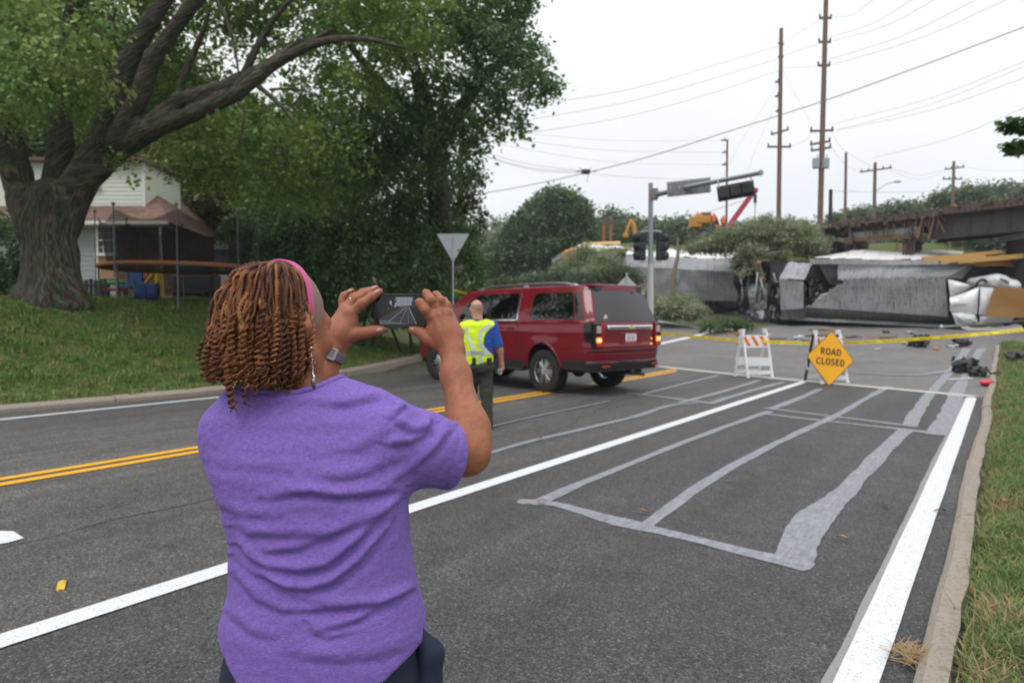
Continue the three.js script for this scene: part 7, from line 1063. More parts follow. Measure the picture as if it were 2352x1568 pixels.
    const frame = plate([[-0.011, -0.013], [0.011, -0.013], [0.0125, -0.0115], [0.0125, 0.0115], [0.011, 0.013], [-0.011, 0.013], [-0.0125, 0.0115], [-0.0125, -0.0115]], 0.004, 0.0008, [[[-0.008, -0.0095], [-0.008, 0.0095], [0.008, 0.0095], [0.008, -0.0095]]]).applyQuaternion(fr).applyQuaternion(q).translate(...at(0.004, 0, 0.0305).toArray());
    part('watch_buckle', frame, steel, s);
    part('strap_tail', box(0.022, 0.017, 0.003, 0, 0, 0, 0.001).applyQuaternion(fr).applyQuaternion(q).translate(...at(0.004, 0, 0.0325).toArray()), strapMat, s); }

  // --- t-shirt
  const knots = [[915, 690, 150, 0.075, 1.315], [960, 700, 205, 0.098, 1.31], [1010, 710, 220, 0.112, 1.305], [1070, 712, 226, 0.122, 1.3], [1150, 726, 212, 0.125, 1.3], [1240, 738, 203, 0.124, 1.3], [1330, 745, 211, 0.132, 1.305], [1420, 746, 232, 0.142, 1.305], [1500, 746, 240, 0.146, 1.305], [1600, 748, 238, 0.144, 1.305], [1700, 750, 235, 0.14, 1.305]]
    .map(([y, x, w, b, Z]) => { const c = p(x, y, Z); return [c.y, c.x, w * Z / FOCAL, b, c.z]; }).reverse();
  const sec = (y) => { let i = 0; while (i < knots.length - 2 && y > knots[i + 1][0]) i++; const a = knots[i], b = knots[i + 1], t = clamp((y - a[0]) / (b[0] - a[0])), s = t * t * (3 - 2 * t) * 0.5 + t * 0.5; return [lerp(a[1], b[1], s), lerp(a[2], b[2], s), lerp(a[3], b[3], s), lerp(a[4], b[4], s)]; };
  const torso = (x, y, z) => { const [cx, a, b, cz] = sec(y), n = 2.35, k = Math.pow(Math.pow(Math.abs((x - cx) / a), n) + Math.pow(Math.abs((z - cz) / b), n), 1 / n); let d = (k - 1) * Math.min(a, b) * (k > 1 ? 1.15 : 1); const top = knots[knots.length - 1][0]; return y > top ? Math.max(d, y - top) : d; };
  const shoulder = chain([p(552, 992, 1.315), p(600, 958, 1.315), p(676, 935, 1.315), p(770, 950, 1.315), p(868, 985, 1.31)], [0.062, 0.062, 0.068, 0.062, 0.066], 0.04);
  const sleeveDir = rEl.clone().sub(rSh).normalize(), sleeveEnd = rSh.clone().addScaledVector(sleeveDir, 0.172);
  const sleeve = chain([rSh.clone().addScaledVector(V(0, -0.012, 0), 1), rSh.clone().addScaledVector(sleeveDir, 0.09).add(V(0, -0.012, 0)), sleeveEnd.clone().add(V(0.005, -0.013, 0))], [0.074, 0.07, 0.071], 0.03);
  const lDir = lEl.clone().sub(lSh).normalize(), lEnd = lSh.clone().addScaledVector(lDir, 0.17), sleeveL = chain([lSh.clone(), lSh.clone().addScaledVector(lDir, 0.08), lEnd], [0.07, 0.07, 0.072], 0.03);
  const neckAxis = p(676, 900, 1.315), neckHole = blob(neckAxis.clone().add(V(0, 0.03, -0.012)), V(0.089, 0.063, 0.088));
  const cuffHole = cone(rSh.clone().addScaledVector(sleeveDir, 0.12).add(V(0, -0.012, 0)), rSh.clone().addScaledVector(sleeveDir, 0.24).add(V(0.005, -0.013, 0)), 0.05, 0.066), cuffHoleL = cone(lSh.clone().addScaledVector(lDir, 0.12), lSh.clone().addScaledVector(lDir, 0.24), 0.05, 0.066);
  const hemY = p(745, 1615, 1.2).y;
  const shirtF = (x, y, z) => {
    let d = torso(x, y, z); d = smin(d, shoulder(x, y, z), 0.05);
    let s = sleeve(x, y, z); const q = (x - sleeveEnd.x) * sleeveDir.x + (y - sleeveEnd.y) * (sleeveDir.y + 0.12) + (z - sleeveEnd.z) * sleeveDir.z; s = smax(s, q, 0.008); s = smax(s, -cuffHole(x, y, z), 0.004); d = smin(d, s, 0.035);
    let l = sleeveL(x, y, z); const ql = (x - lEnd.x) * lDir.x + (y - lEnd.y) * lDir.y + (z - lEnd.z) * lDir.z; l = smax(l, ql, 0.008); l = smax(l, -cuffHoleL(x, y, z), 0.004); d = smin(d, l, 0.035);
    d = smax(d, -neckHole(x, y, z), 0.006);
    const hem = hemY - 0.35 * (x - 0.02) * (x - 0.02) * 0 + 0.07 * smooth(0.06, 0.2, x) + 0.09 * smooth(-0.06, -0.19, x) - 0.02 * (z > 0 ? 0 : 1);
    return smax(d, hem - y, 0.012);
  };
  const sg = meshField(shirtF, V(-0.36, 0.74, -0.4), V(0.34, 1.42, 0.22), 0.0042);
  // drapery: ridges with a crease under them, pulled from the raised arm across the back
  const zz = (x, y) => [441 + 0.4435 * x, 872.8 + 0.4435 * y];
  const folds = [
    [[[1090, 545], [1000, 568], [900, 588], [750, 598], [620, 578], [520, 580], [380, 610]], 0.0085, 0.011],
    [[[1075, 585], [985, 690], [850, 830], [700, 955], [560, 985], [420, 965], [300, 905], [235, 850]], 0.0095, 0.012],
    [[[1078, 610], [1010, 760], [860, 935], [720, 1045], [610, 1078], [480, 1060], [330, 1000], [225, 905]], 0.0095, 0.012],
    [[[1180, 1062], [1080, 1105], [960, 1150], [820, 1172], [650, 1186], [470, 1190]], 0.008, 0.010],
    [[[1080, 1120], [930, 1190], [860, 1235], [760, 1268], [620, 1305]], 0.006, 0.010],
    [[[1040, 640], [850, 740], [640, 830], [520, 870], [400, 880], [280, 850]], 0.006, 0.013],
    [[[230, 720], [300, 790], [450, 800], [640, 785], [720, 790]], 0.006, 0.014],
    [[[215, 760], [290, 905], [400, 1010], [520, 1110], [700, 1150], [900, 1140]], 0.006, 0.012],
    [[[225, 1000], [330, 1130], [470, 1190]], 0.005, 0.012],
    [[[600, 1240], [640, 1310], [700, 1330], [860, 1290]], 0.004, 0.009],
    [[[200, 1200], [300, 1290], [420, 1330]], 0.004, 0.014],
    [[[1050, 200], [1130, 260], [1215, 245], [1235, 190]], 0.006, 0.009],
    [[[1010, 530], [1120, 470], [1250, 360], [1350, 230]], 0.007, 0.010],
    [[[1010, 330], [1120, 320], [1210, 270], [1240, 215]], 0.0065, 0.010],
    [[[1040, 185], [1080, 140], [1075, 95]], 0.005, 0.008],
    [[[700, 130], [820, 120], [920, 95], [1000, 75]], 0.005, 0.010],
    [[[1020, 420], [900, 470], [760, 500], [640, 480]], 0.004, 0.013],
    [[[1010, 260], [900, 330], [800, 370]], 0.003, 0.014],
    [[[100, 420], [260, 440], [450, 450], [560, 470]], 0.003, 0.016],
    [[[130, 640], [260, 690], [420, 700]], 0.004, 0.014],
    [[[560, 1420], [760, 1440], [960, 1420], [1120, 1360]], 0.004, 0.016],
  ].map(([pts, amp, w]) => [pts.map(([x, y]) => { const q = zz(x, y), v = p(q[0], q[1], 1.2); return [v.x, v.y]; }), amp, w]);
  const seams = [[[[700, 112], [780, 120], [860, 135], [960, 170], [1035, 205]], 0.0012, 0.0022], [[[1035, 205], [1015, 300], [1000, 400], [985, 520]], -0.0016, 0.0024], [[[1300, 560], [1350, 440], [1385, 330], [1380, 225]], -0.0012, 0.002], [[[230, 70], [160, 95], [90, 150]], 0.0012, 0.0022], [[[235, 90], [260, 150], [340, 190], [450, 180], [580, 130], [660, 70]], -0.0014, 0.0022]].map(([pts, amp, w]) => [pts.map(([x, y]) => { const q = zz(x, y), v = p(q[0], q[1], 1.2); return [v.x, v.y]; }), amp, w]);
  {
    const P = sg.attributes.position, N = sg.attributes.normal, pz = p(700, 1100, 1.2).z;
    for (let i = 0; i < P.count; i++) {
      const x = P.getX(i), y = P.getY(i), z = P.getZ(i), face = smooth(-0.35, 0.25, N.getZ(i));
      const k = -pz !== 0 ? (1.2 / (1.2 - (z - pz))) : 1, X = (x + O.x) * k - O.x, Y = (y - EYE) * k + EYE;   // same line of sight on the sheet the folds were drawn on
      let d = 0.0008 * noise3(x * 9, y * 14, z * 9) + 0.0008 * noise3(x * 40, y * 60, z * 40);
      const apply = ([pts, amp, w], crease) => {
        let best = 1e9, sd = 0, tt = 0;
        for (let s = 0; s < pts.length - 1; s++) { const [ax, ay] = pts[s], [bx, by] = pts[s + 1], dx = bx - ax, dy = by - ay, t = clamp(((X - ax) * dx + (Y - ay) * dy) / (dx * dx + dy * dy)), ex = X - ax - dx * t, ey = Y - ay - dy * t, e = ex * ex + ey * ey; if (e < best) { best = e; sd = Math.abs(dx) > Math.abs(dy) * 0.25 ? Math.sign(ey) : Math.sign(ex); tt = (s + t) / (pts.length - 1); } }
        const dist = Math.sqrt(best) * (sd || 1), fade = crease ? smooth(0, 0.12, tt) * 0.6 + 0.4 - 0.7 * smooth(0.75, 1, tt) : 1;
        if (Math.abs(dist) > w * 4) return 0;
        return crease ? 0.98 * amp * fade * (Math.exp(-Math.pow((dist - w * 0.35) / w, 2)) - 0.95 * Math.exp(-Math.pow((dist + w * 0.85) / (w * 0.7), 2))) : amp * Math.exp(-Math.pow(dist / w, 2));
      };
      if (face > 0.01) { for (const f of folds) d += face * apply(f, true); for (const f of seams) d += face * apply(f, false); }
      P.setXYZ(i, x + N.getX(i) * d, y + N.getY(i) * d, z + N.getZ(i) * d);
    }
    sg.computeVertexNormals();
    uvFrom(sg, (x, y, z) => [Math.atan2(x - 0.0, 0.05 + z) * 0.2, y]);
  }
  const heather = (() => { const N = 1024, r = rng(81), a = tileNoise(256, 82), b = tileNoise(512, 83); const streak = new Float32Array(N * N); for (let k = 0; k < 26000; k++) { const x = Math.floor(r() * N), y = Math.floor(r() * N), L = 5 + Math.floor(r() * 22), v = (r() - 0.45) * 0.3; for (let i = 0; i < L; i++) streak[y * N + (x + i) % N] += v; } for (let i = 0; i < N * N; i++) streak[i] += (r() - 0.5) * 0.12;
    const t = tex(N, N, (x, y) => { const s = streak[y * N + x] + 0.22 * (b(x / 6, y / 2) - 0.5) + 0.12 * (a(x / 24, y / 4) - 0.5), k = 1 + s * 1.0; return [0.445 * k + 0.03 * s, 0.345 * k + 0.05 * s, 0.64 * (1 + s * 0.55)]; }); t.repeat.set(3.6, 3.6); return t; })();
  const cotton = new THREE.MeshPhysicalMaterial({ map: heather, bumpMap: heather, bumpScale: 0.0009, roughness: 0.92, sheen: 0.2, sheenColor: new THREE.Color(0.45, 0.35, 0.75), sheenRoughness: 0.6 });
  const tee = part('tshirt', sg, cotton, W);
  // ribbed collar
  { const pts = []; for (let k = 0; k <= 40; k++) { const a = k / 40 * Math.PI * 2, cx = neckAxis.x, cz = neckAxis.z - 0.012; let x = cx + Math.cos(a) * 0.09, z = cz + Math.sin(a) * 0.089, y = neckAxis.y + 0.06; for (let it = 0; it < 60; it++) { if (shirtF(x, y - 0.001, z) < 0.0) break; y -= 0.002; } pts.push(V(x, y + 0.001, z)); }
    part('collar', tube(pts, [0.0058], 10, 3), cotton, tee); }
  // --- trousers and shoes
  const navy = new THREE.MeshStandardMaterial({ color: new THREE.Color().setRGB(0.008, 0.013, 0.035), roughness: 0.85 });
  { const hipR = p(850, 1560, 1.3), hipL = p(640, 1560, 1.3); hipR.y = hipL.y = 0.8;
    const legs = (x, y, z) => { const [cx, a, b, cz] = sec(Math.max(y, 0.72)), k = Math.hypot((x - cx) / (a * 0.93), (z - cz) / (b * 0.87)); let d = Math.max((k - 1) * b, y - 1.0, 0.72 - y); d = smin(d, chain([V(hipR.x, 0.78, hipR.z), V(0.1, 0.46, -0.01), V(0.095, 0.06, 0.02)], [0.098, 0.075, 0.062], 0.03)(x, y, z), 0.05); d = smin(d, chain([V(hipL.x, 0.78, hipL.z), V(-0.1, 0.46, -0.01), V(-0.1, 0.06, 0.02)], [0.098, 0.075, 0.062], 0.03)(x, y, z), 0.05); return Math.max(d, 0.045 - y); };
    const pg = meshField(legs, V(-0.3, 0, -0.25), V(0.33, 1.02, 0.25), 0.0095); const tr = part('trousers', pg, navy, W);
    const pocket = chain([p(962, 1452, 1.29), p(990, 1500, 1.285), p(986, 1580, 1.28)], [0.012, 0.022, 0.026], 0.02); part('pocket_flap', meshField((x, y, z) => pocket(x, y, z), V(0.1, 0.7, -0.15), V(0.32, 1.0, 0.2), 0.004), navy, tr);
    const shoe = mat(0.6, 0.6, 0.6, 0.7); for (const s of [-1, 1]) { const f = chain([V(s * 0.097, 0.045, 0.05), V(s * 0.105, 0.04, -0.08), V(s * 0.11, 0.035, -0.14)], [0.045, 0.042, 0.034], 0.03); part('shoe', meshField((x, y, z) => Math.max(f(x, y, z), 0.004 - y), V(-0.2, 0, -0.22), V(0.2, 0.14, 0.14), 0.007), shoe, W); }
  }
  shade(W);

  // --- the phone she holds
  const ph = p(930, 713.5, 1.625).add(O), pc = thing('phone', 'black smartphone held sideways in both hands, showing the road on its screen', 'phone', ph.toArray(), 0.03);
  const wpx = 1.625 / FOCAL, pw = 140 * wpx * 1.0, phh = 75 * wpx;
  const rr = (w, h, r) => { const a = []; for (const [cx, cy, a0] of [[w / 2 - r, h / 2 - r, 0], [-w / 2 + r, h / 2 - r, 1], [-w / 2 + r, -h / 2 + r, 2], [w / 2 - r, -h / 2 + r, 3]]) for (let k = 0; k <= 5; k++) { const t = (a0 + k / 5) * Math.PI / 2; a.push([cx + Math.cos(t) * r, cy + Math.sin(t) * r]); } return a; };
  const caseMat = mat(0.018, 0.018, 0.02, 0.55), glass = mat(0.006, 0.006, 0.007, 0.08);
  part('case', plate(rr(pw, phh, 0.0105), 0.010, 0.001).translate(0, 0, -0.008), caseMat, pc);
  part('case_rim', plate(rr(pw, phh, 0.0105), 0.004, 0.0008, [rr(pw - 0.007, phh - 0.007, 0.008)]).translate(0, 0, 0.002), caseMat, pc);
  part('glass', plate(rr(pw - 0.008, phh - 0.008, 0.0075), 0.001).translate(0, 0, 0.0025), glass, pc);
  for (const y of [0.2, 0.42]) part('side_button', box(0.014, 0.0018, 0.003, -pw / 2 + pw * y, phh / 2 + 0.0012, -0.003, 0.0006), caseMat, pc);
  const cv = document.createElement('canvas'); cv.width = 512; cv.height = 256; const c = cv.getContext('2d');
  const R2 = rng(91), poly = (col, pts) => { c.fillStyle = col; c.beginPath(); pts.forEach(([x, y], k) => (k ? c.lineTo(x, y) : c.moveTo(x, y))); c.fill(); };
  c.fillStyle = '#0b0d0e'; c.fillRect(0, 0, 512, 256); poly('#7d828b', [[150, 0], [345, 0], [352, 92], [120, 96], [128, 60]]);
  for (let k = 0; k < 420; k++) { const a = R2(), x = a < 0.55 ? 40 + 130 * R2() - 30 * R2() : 330 + 140 * R2(), y = 100 * R2(); c.fillStyle = ['#0e1210', '#151b14', '#0a0c0b', '#1d251a'][k % 4]; c.beginPath(); c.arc(x, y, 4 + 9 * R2(), 0, 7); c.fill(); }
  c.fillStyle = '#868b94'; c.fillRect(112, 34, 20, 30); c.fillRect(120, 62, 12, 16); c.strokeStyle = '#4a4e55'; c.lineWidth = 1.5; for (const x of [222, 246, 282, 300]) { c.beginPath(); c.moveTo(x, 8); c.lineTo(x + 1, 84); c.stroke(); }
  poly('#23282b', [[170, 86], [345, 78], [345, 100], [170, 100]]); poly('#4f5459', [[196, 88], [300, 86], [300, 95], [196, 96]]); poly('#1b1f1a', [[60, 96], [215, 96], [150, 130], [20, 170], [10, 120]]);
  poly('#34373b', [[225, 98], [312, 98], [372, 256], [20, 256], [14, 200]]); poly('#54585d', [[14, 214], [120, 224], [230, 240], [300, 256], [16, 256]]); poly('#11150e', [[316, 98], [470, 104], [470, 256], [392, 256]]);
  c.strokeStyle = '#a9adb4'; for (const [x0, y0, x1, y1, w] of [[262, 100, 92, 236, 3], [276, 100, 206, 246, 2], [294, 100, 366, 252, 3.5], [284, 100, 292, 246, 1.2]]) { c.lineWidth = w; c.beginPath(); c.moveTo(x0, y0); c.lineTo(x1, y1); c.stroke(); }
  c.strokeStyle = '#7c6a35'; c.lineWidth = 1.5; c.beginPath(); c.moveTo(248, 102); c.lineTo(40, 178); c.stroke(); c.fillStyle = '#17191b'; c.fillRect(92, 92, 22, 62); c.fillStyle = '#9aa63a'; c.fillRect(98, 104, 5, 9); c.fillStyle = '#050505'; c.fillRect(462, 0, 50, 256);
  const st = new THREE.CanvasTexture(cv); st.colorSpace = THREE.SRGBColorSpace; st.magFilter = THREE.LinearFilter;
  const screen = new THREE.MeshPhysicalMaterial({ color: 0x000000, emissive: 0xffffff, emissiveMap: st, emissiveIntensity: 0.85, roughness: 0.12 });
  part('screen', new THREE.PlaneGeometry(pw - 0.018, phh - 0.013).translate(0, 0, 0.0042), screen, pc);
  shade(pc);
}

// ---------------------------------------------------------------- poles, wires, machines
const poleWood = new THREE.MeshStandardMaterial({ map: (() => { const a = tileNoise(128, 321), t = tex(256, 512, (x, y) => { const n = a(x / 6, y / 60), f = a(x / 2, y / 4), L = 0.4 + 0.14 * (n - 0.5) + 0.1 * (f - 0.5); return [L * 1.08, L * 0.9, L * 0.78]; }); t.repeat.set(1, 0.3); return t; })(), roughness: 0.95 }), insul = mat(0.12, 0.12, 0.13, 0.5);
function pole(label, x, yTop, yBase, Z, r, arms = [], lean = 0, material = poleWood) {
  const b = sight(x, yBase, Z), t = sight(x + lean, yTop, Z), T = thing('utility_pole', label, 'pole', [b.x, rise(Z) - 0.3, b.z], 0, 'utility poles');
  const loc = (p) => p.clone().sub(T.position); part('pole', [bar(V(0, 0, 0), loc(t), r, r * 0.7, 12)], material, T);
  for (const [y, w0, w1, tilt = 0, ins = 2] of arms) { const xa = x + lean * clamp((yBase - y) / (yBase - yTop)), a = loc(sight(xa - w0, y + tilt, Z)), c = loc(sight(xa + w1, y - tilt, Z)); const am = part('crossarm', [beam(a, c, 0.14, 0.16)], material, T); for (let k = 0; k < ins; k++) { const p = a.clone().lerp(c, ins === 1 ? 0.5 : 0.04 + 0.92 * k / (ins - 1)); part('insulator', lathe([[0, 0], [0.07, 0], [0.09, 0.06], [0.05, 0.1], [0.09, 0.15], [0.04, 0.24], [0, 0.25]], 8).translate(p.x, p.y + 0.08, p.z), insul, am); } }
  return T;
}
{
  const A = pole('tallest utility pole with double crossarms and transformers, cut by the top edge', 1882, -40, 520, 55, 0.24, [[41, 14, 14, 0], [96, 14, 14, 0], [150, 14, 14, 0], [300, 27, 26, 1, 3], [328, 26, 20, 4, 3], [342, 24, 22, 4, 3]], 17);
  for (const s of [-1, 1]) part('transformer', [new THREE.CylinderGeometry(0.28, 0.28, 0.75, 16).translate(0, 0, 0), new THREE.CylinderGeometry(0.04, 0.04, 0.4, 8).translate(0.1, 0.5, 0)].map((g) => g.translate(...sight(1886 + s * 11, 375, 54.8).sub(A.position).toArray())), mat(0.3, 0.33, 0.36, 0.5), A); shade(A);
  shade(pole('second tall utility pole, left of the tallest, with crossarms halfway down', 1789, 65, 505, 62, 0.23, [[303, 20, 20, 6, 2], [337, 28, 26, 0, 3], [100, 6, 6, -2, 1], [130, 6, 6, 0, 1], [188, 12, 2, 0, 1], [221, 12, 2, 0, 1], [255, 10, 2, 0, 1]], 6));
  shade(pole('slim dark pole right of the horizontal signal', 1669, 320, 510, 85, 0.17, [[322, 14, 2, 0, 1], [350, 12, 2, 0, 1], [378, 12, 2, 0, 1]], 2));
  shade(pole('short thick black post behind the broken bridge end', 1907, 435, 520, 58, 0.2, [], 2, mat(0.03, 0.03, 0.03, 0.9)));
  shade(pole('slim wooden pole between the black post and the lamp pole', 1942, 350, 510, 80, 0.2, [[372, 3, 3, 0, 1]], 2));
  const Lp = pole('wooden pole with crossarm and a curved street lamp arm', 2008, 373, 505, 75, 0.23, [[390, 34, 38, 5, 5]], 3); { const a = sight(2012, 440, 75).sub(Lp.position), b = sight(2058, 417, 74).sub(Lp.position); part('lamp_arm', tube([a, a.clone().lerp(b, 0.5).add(V(0, 0.25, 0)), b], [0.05], 6, 5), galv, Lp); part('lamp_head', [new THREE.SphereGeometry(0.28, 12, 8).scale(1.6, 0.45, 0.8).translate(b.x + 0.2, b.y, b.z)], mat(0.4, 0.42, 0.43, 0.5), Lp); } shade(Lp);
  shade(pole('pale pole with two crossarms above the bridge', 2188, 370, 490, 85, 0.22, [[386, 20, 24, 3, 4], [411, 24, 20, 0, 4]], 4));
  shade(pole('small T shaped pole above the bridge deck', 2150, 455, 490, 100, 0.2, [[457, 18, 18, 0, 2]], 0));
  shade(pole('thin post rising right of the bridge trees', 2245, 430, 500, 90, 0.1, [])); shade(pole('thin post near the right edge above the bridge', 2272, 412, 500, 90, 0.1, [])); shade(pole('thin post at the far right above the bridge', 2326, 410, 500, 88, 0.1, []));
  shade(pole('weathered pole glimpsed behind the tree crown left of centre', 1058, 290, 600, 52, 0.25, [[372, 4, 12, 0, 2]], 0));
  shade(pole('brown pole standing under the bridge, left', 2062, 555, 640, 60, 0.16, [])); shade(pole('brown pole standing under the middle of the bridge', 2182, 545, 640, 62, 0.16, []));
}
{
  let wireNo = 0; const wireM = mat(0.16, 0.165, 0.17, 0.7), wire = (pts, r) => single('overhead_wire', tube(pts.map((p) => sight(...p)), [r * 0.55], 5, 10), wireM, 'thin overhead wire crossing the grey sky', 'wire', 'overhead wires');
  const zz = (x, y, Z) => [(1800 + 0.3827 * x) / 1.0884, 0.3516 * y, Z];
  single('cable', tube([[1060, 452, 58], [1200, 428, 56], [1345, 397, 54], [1500, 357, 52], [1660, 306, 50], [1900, 229, 47], [2120, 150, 44], [2400, 44, 41]].map((p) => sight(...p)), [0.032], 6, 10), wireM, 'thick black cable rising from the trees to the upper right corner', 'wire');
  single('cable_splice', merged([new THREE.SphereGeometry(0.26, 10, 8).scale(1.5, 0.8, 1), ...[0, 1, 2, 3, 4, 5, 6].map((k) => bar(V(0, 0, 0), V(0.8 * Math.cos(k), 0.3 * Math.sin(k * 2.1), 0.1), 0.03)), bar(V(0.2, 0, 0), V(0.1, -0.9, 0), 0.015)]).translate(...sight(1346, 394, 54).toArray()), mat(0.04, 0.04, 0.045, 0.8), 'knot of black wire hanging where the cables meet', 'wire');
  wire([[1090, 342, 52], [1200, 374, 53], [1340, 393, 54]], 0.025); wire([[1095, 352, 52], [1210, 384, 53], [1340, 395, 54]], 0.025); wire([[1120, 362, 52], [1230, 391, 53], [1340, 397, 54]], 0.025); wire([[1345, 397, 54], [1440, 406, 56], [1620, 412, 70]], 0.022);
  wire([[1200, 245, 48], [1450, 204, 54], [1640, 150, 58], [1795, 103, 62]], 0.024); wire([[1200, 278, 48], [1450, 232, 54], [1640, 180, 58], [1795, 132, 62]], 0.024); wire([[1200, 308, 48], [1450, 265, 54], [1640, 212, 58], [1795, 160, 62]], 0.024);
  wire([[1180, 320, 56], [1400, 345, 70], [1660, 350, 85]], 0.024); wire([[1150, 300, 56], [1400, 322, 70], [1660, 322, 85]], 0.02); wire([[1140, 330, 56], [1400, 372, 70], [1660, 378, 85]], 0.02);
  wire([[1795, 100, 62], [1850, 66, 58], [1896, 40, 55]], 0.02); wire([[1795, 128, 62], [1860, 108, 58], [1894, 96, 55]], 0.02); wire([[1795, 156, 62], [1850, 154, 58], [1893, 150, 55]], 0.02);
  for (const [a, b] of [[[740, 112], [1010, -10]], [[715, 242], [1270, -10]], [[740, 268], [1420, -10]], [[720, 388], [1690, -10]], [[740, 422], [1890, -10]], [[720, 815], [2000, 398]], [[760, 850], [2000, 430]], [[760, 852], [2000, 506]], [[1000, 1030], [2000, 700]]]) { const p = zz(a[0], a[1], 55), q = zz(b[0], b[1], 38), w = wire([p, [(p[0] + q[0]) / 2, (p[1] + q[1]) / 2 + 14, 46], q], 0.02); w.userData.label = `${['topmost', 'second', 'third', 'fourth', 'fifth', 'sixth', 'seventh', 'eighth', 'lowest'][wireNo++]} thin wire from the top, running right from the tallest pole`; }
  wire([[1910, 300, 55], [1940, 345, 65], [2012, 388, 75]], 0.02); wire([[1905, 330, 55], [1940, 375, 65], [1980, 396, 75]], 0.02); wire([[2045, 386, 75], [2110, 402, 80], [2168, 390, 85]], 0.02); wire([[2040, 390, 75], [2110, 412, 80], [2168, 396, 85]], 0.02); wire([[2212, 384, 85], [2290, 392, 85], [2400, 388, 85]], 0.02); wire([[1910, 438, 58], [2080, 441, 70], [2400, 430, 80]], 0.03); wire([[1815, 337, 62], [1850, 322, 58], [1868, 302, 55]], 0.02);
  wire([[1790, 190, 62], [1700, 330, 70], [1640, 450, 78]], 0.014); wire([[1790, 222, 62], [1730, 360, 68], [1690, 500, 75]], 0.014); wire([[1798, 160, 62], [1850, 260, 58], [1880, 320, 55]], 0.014);
}
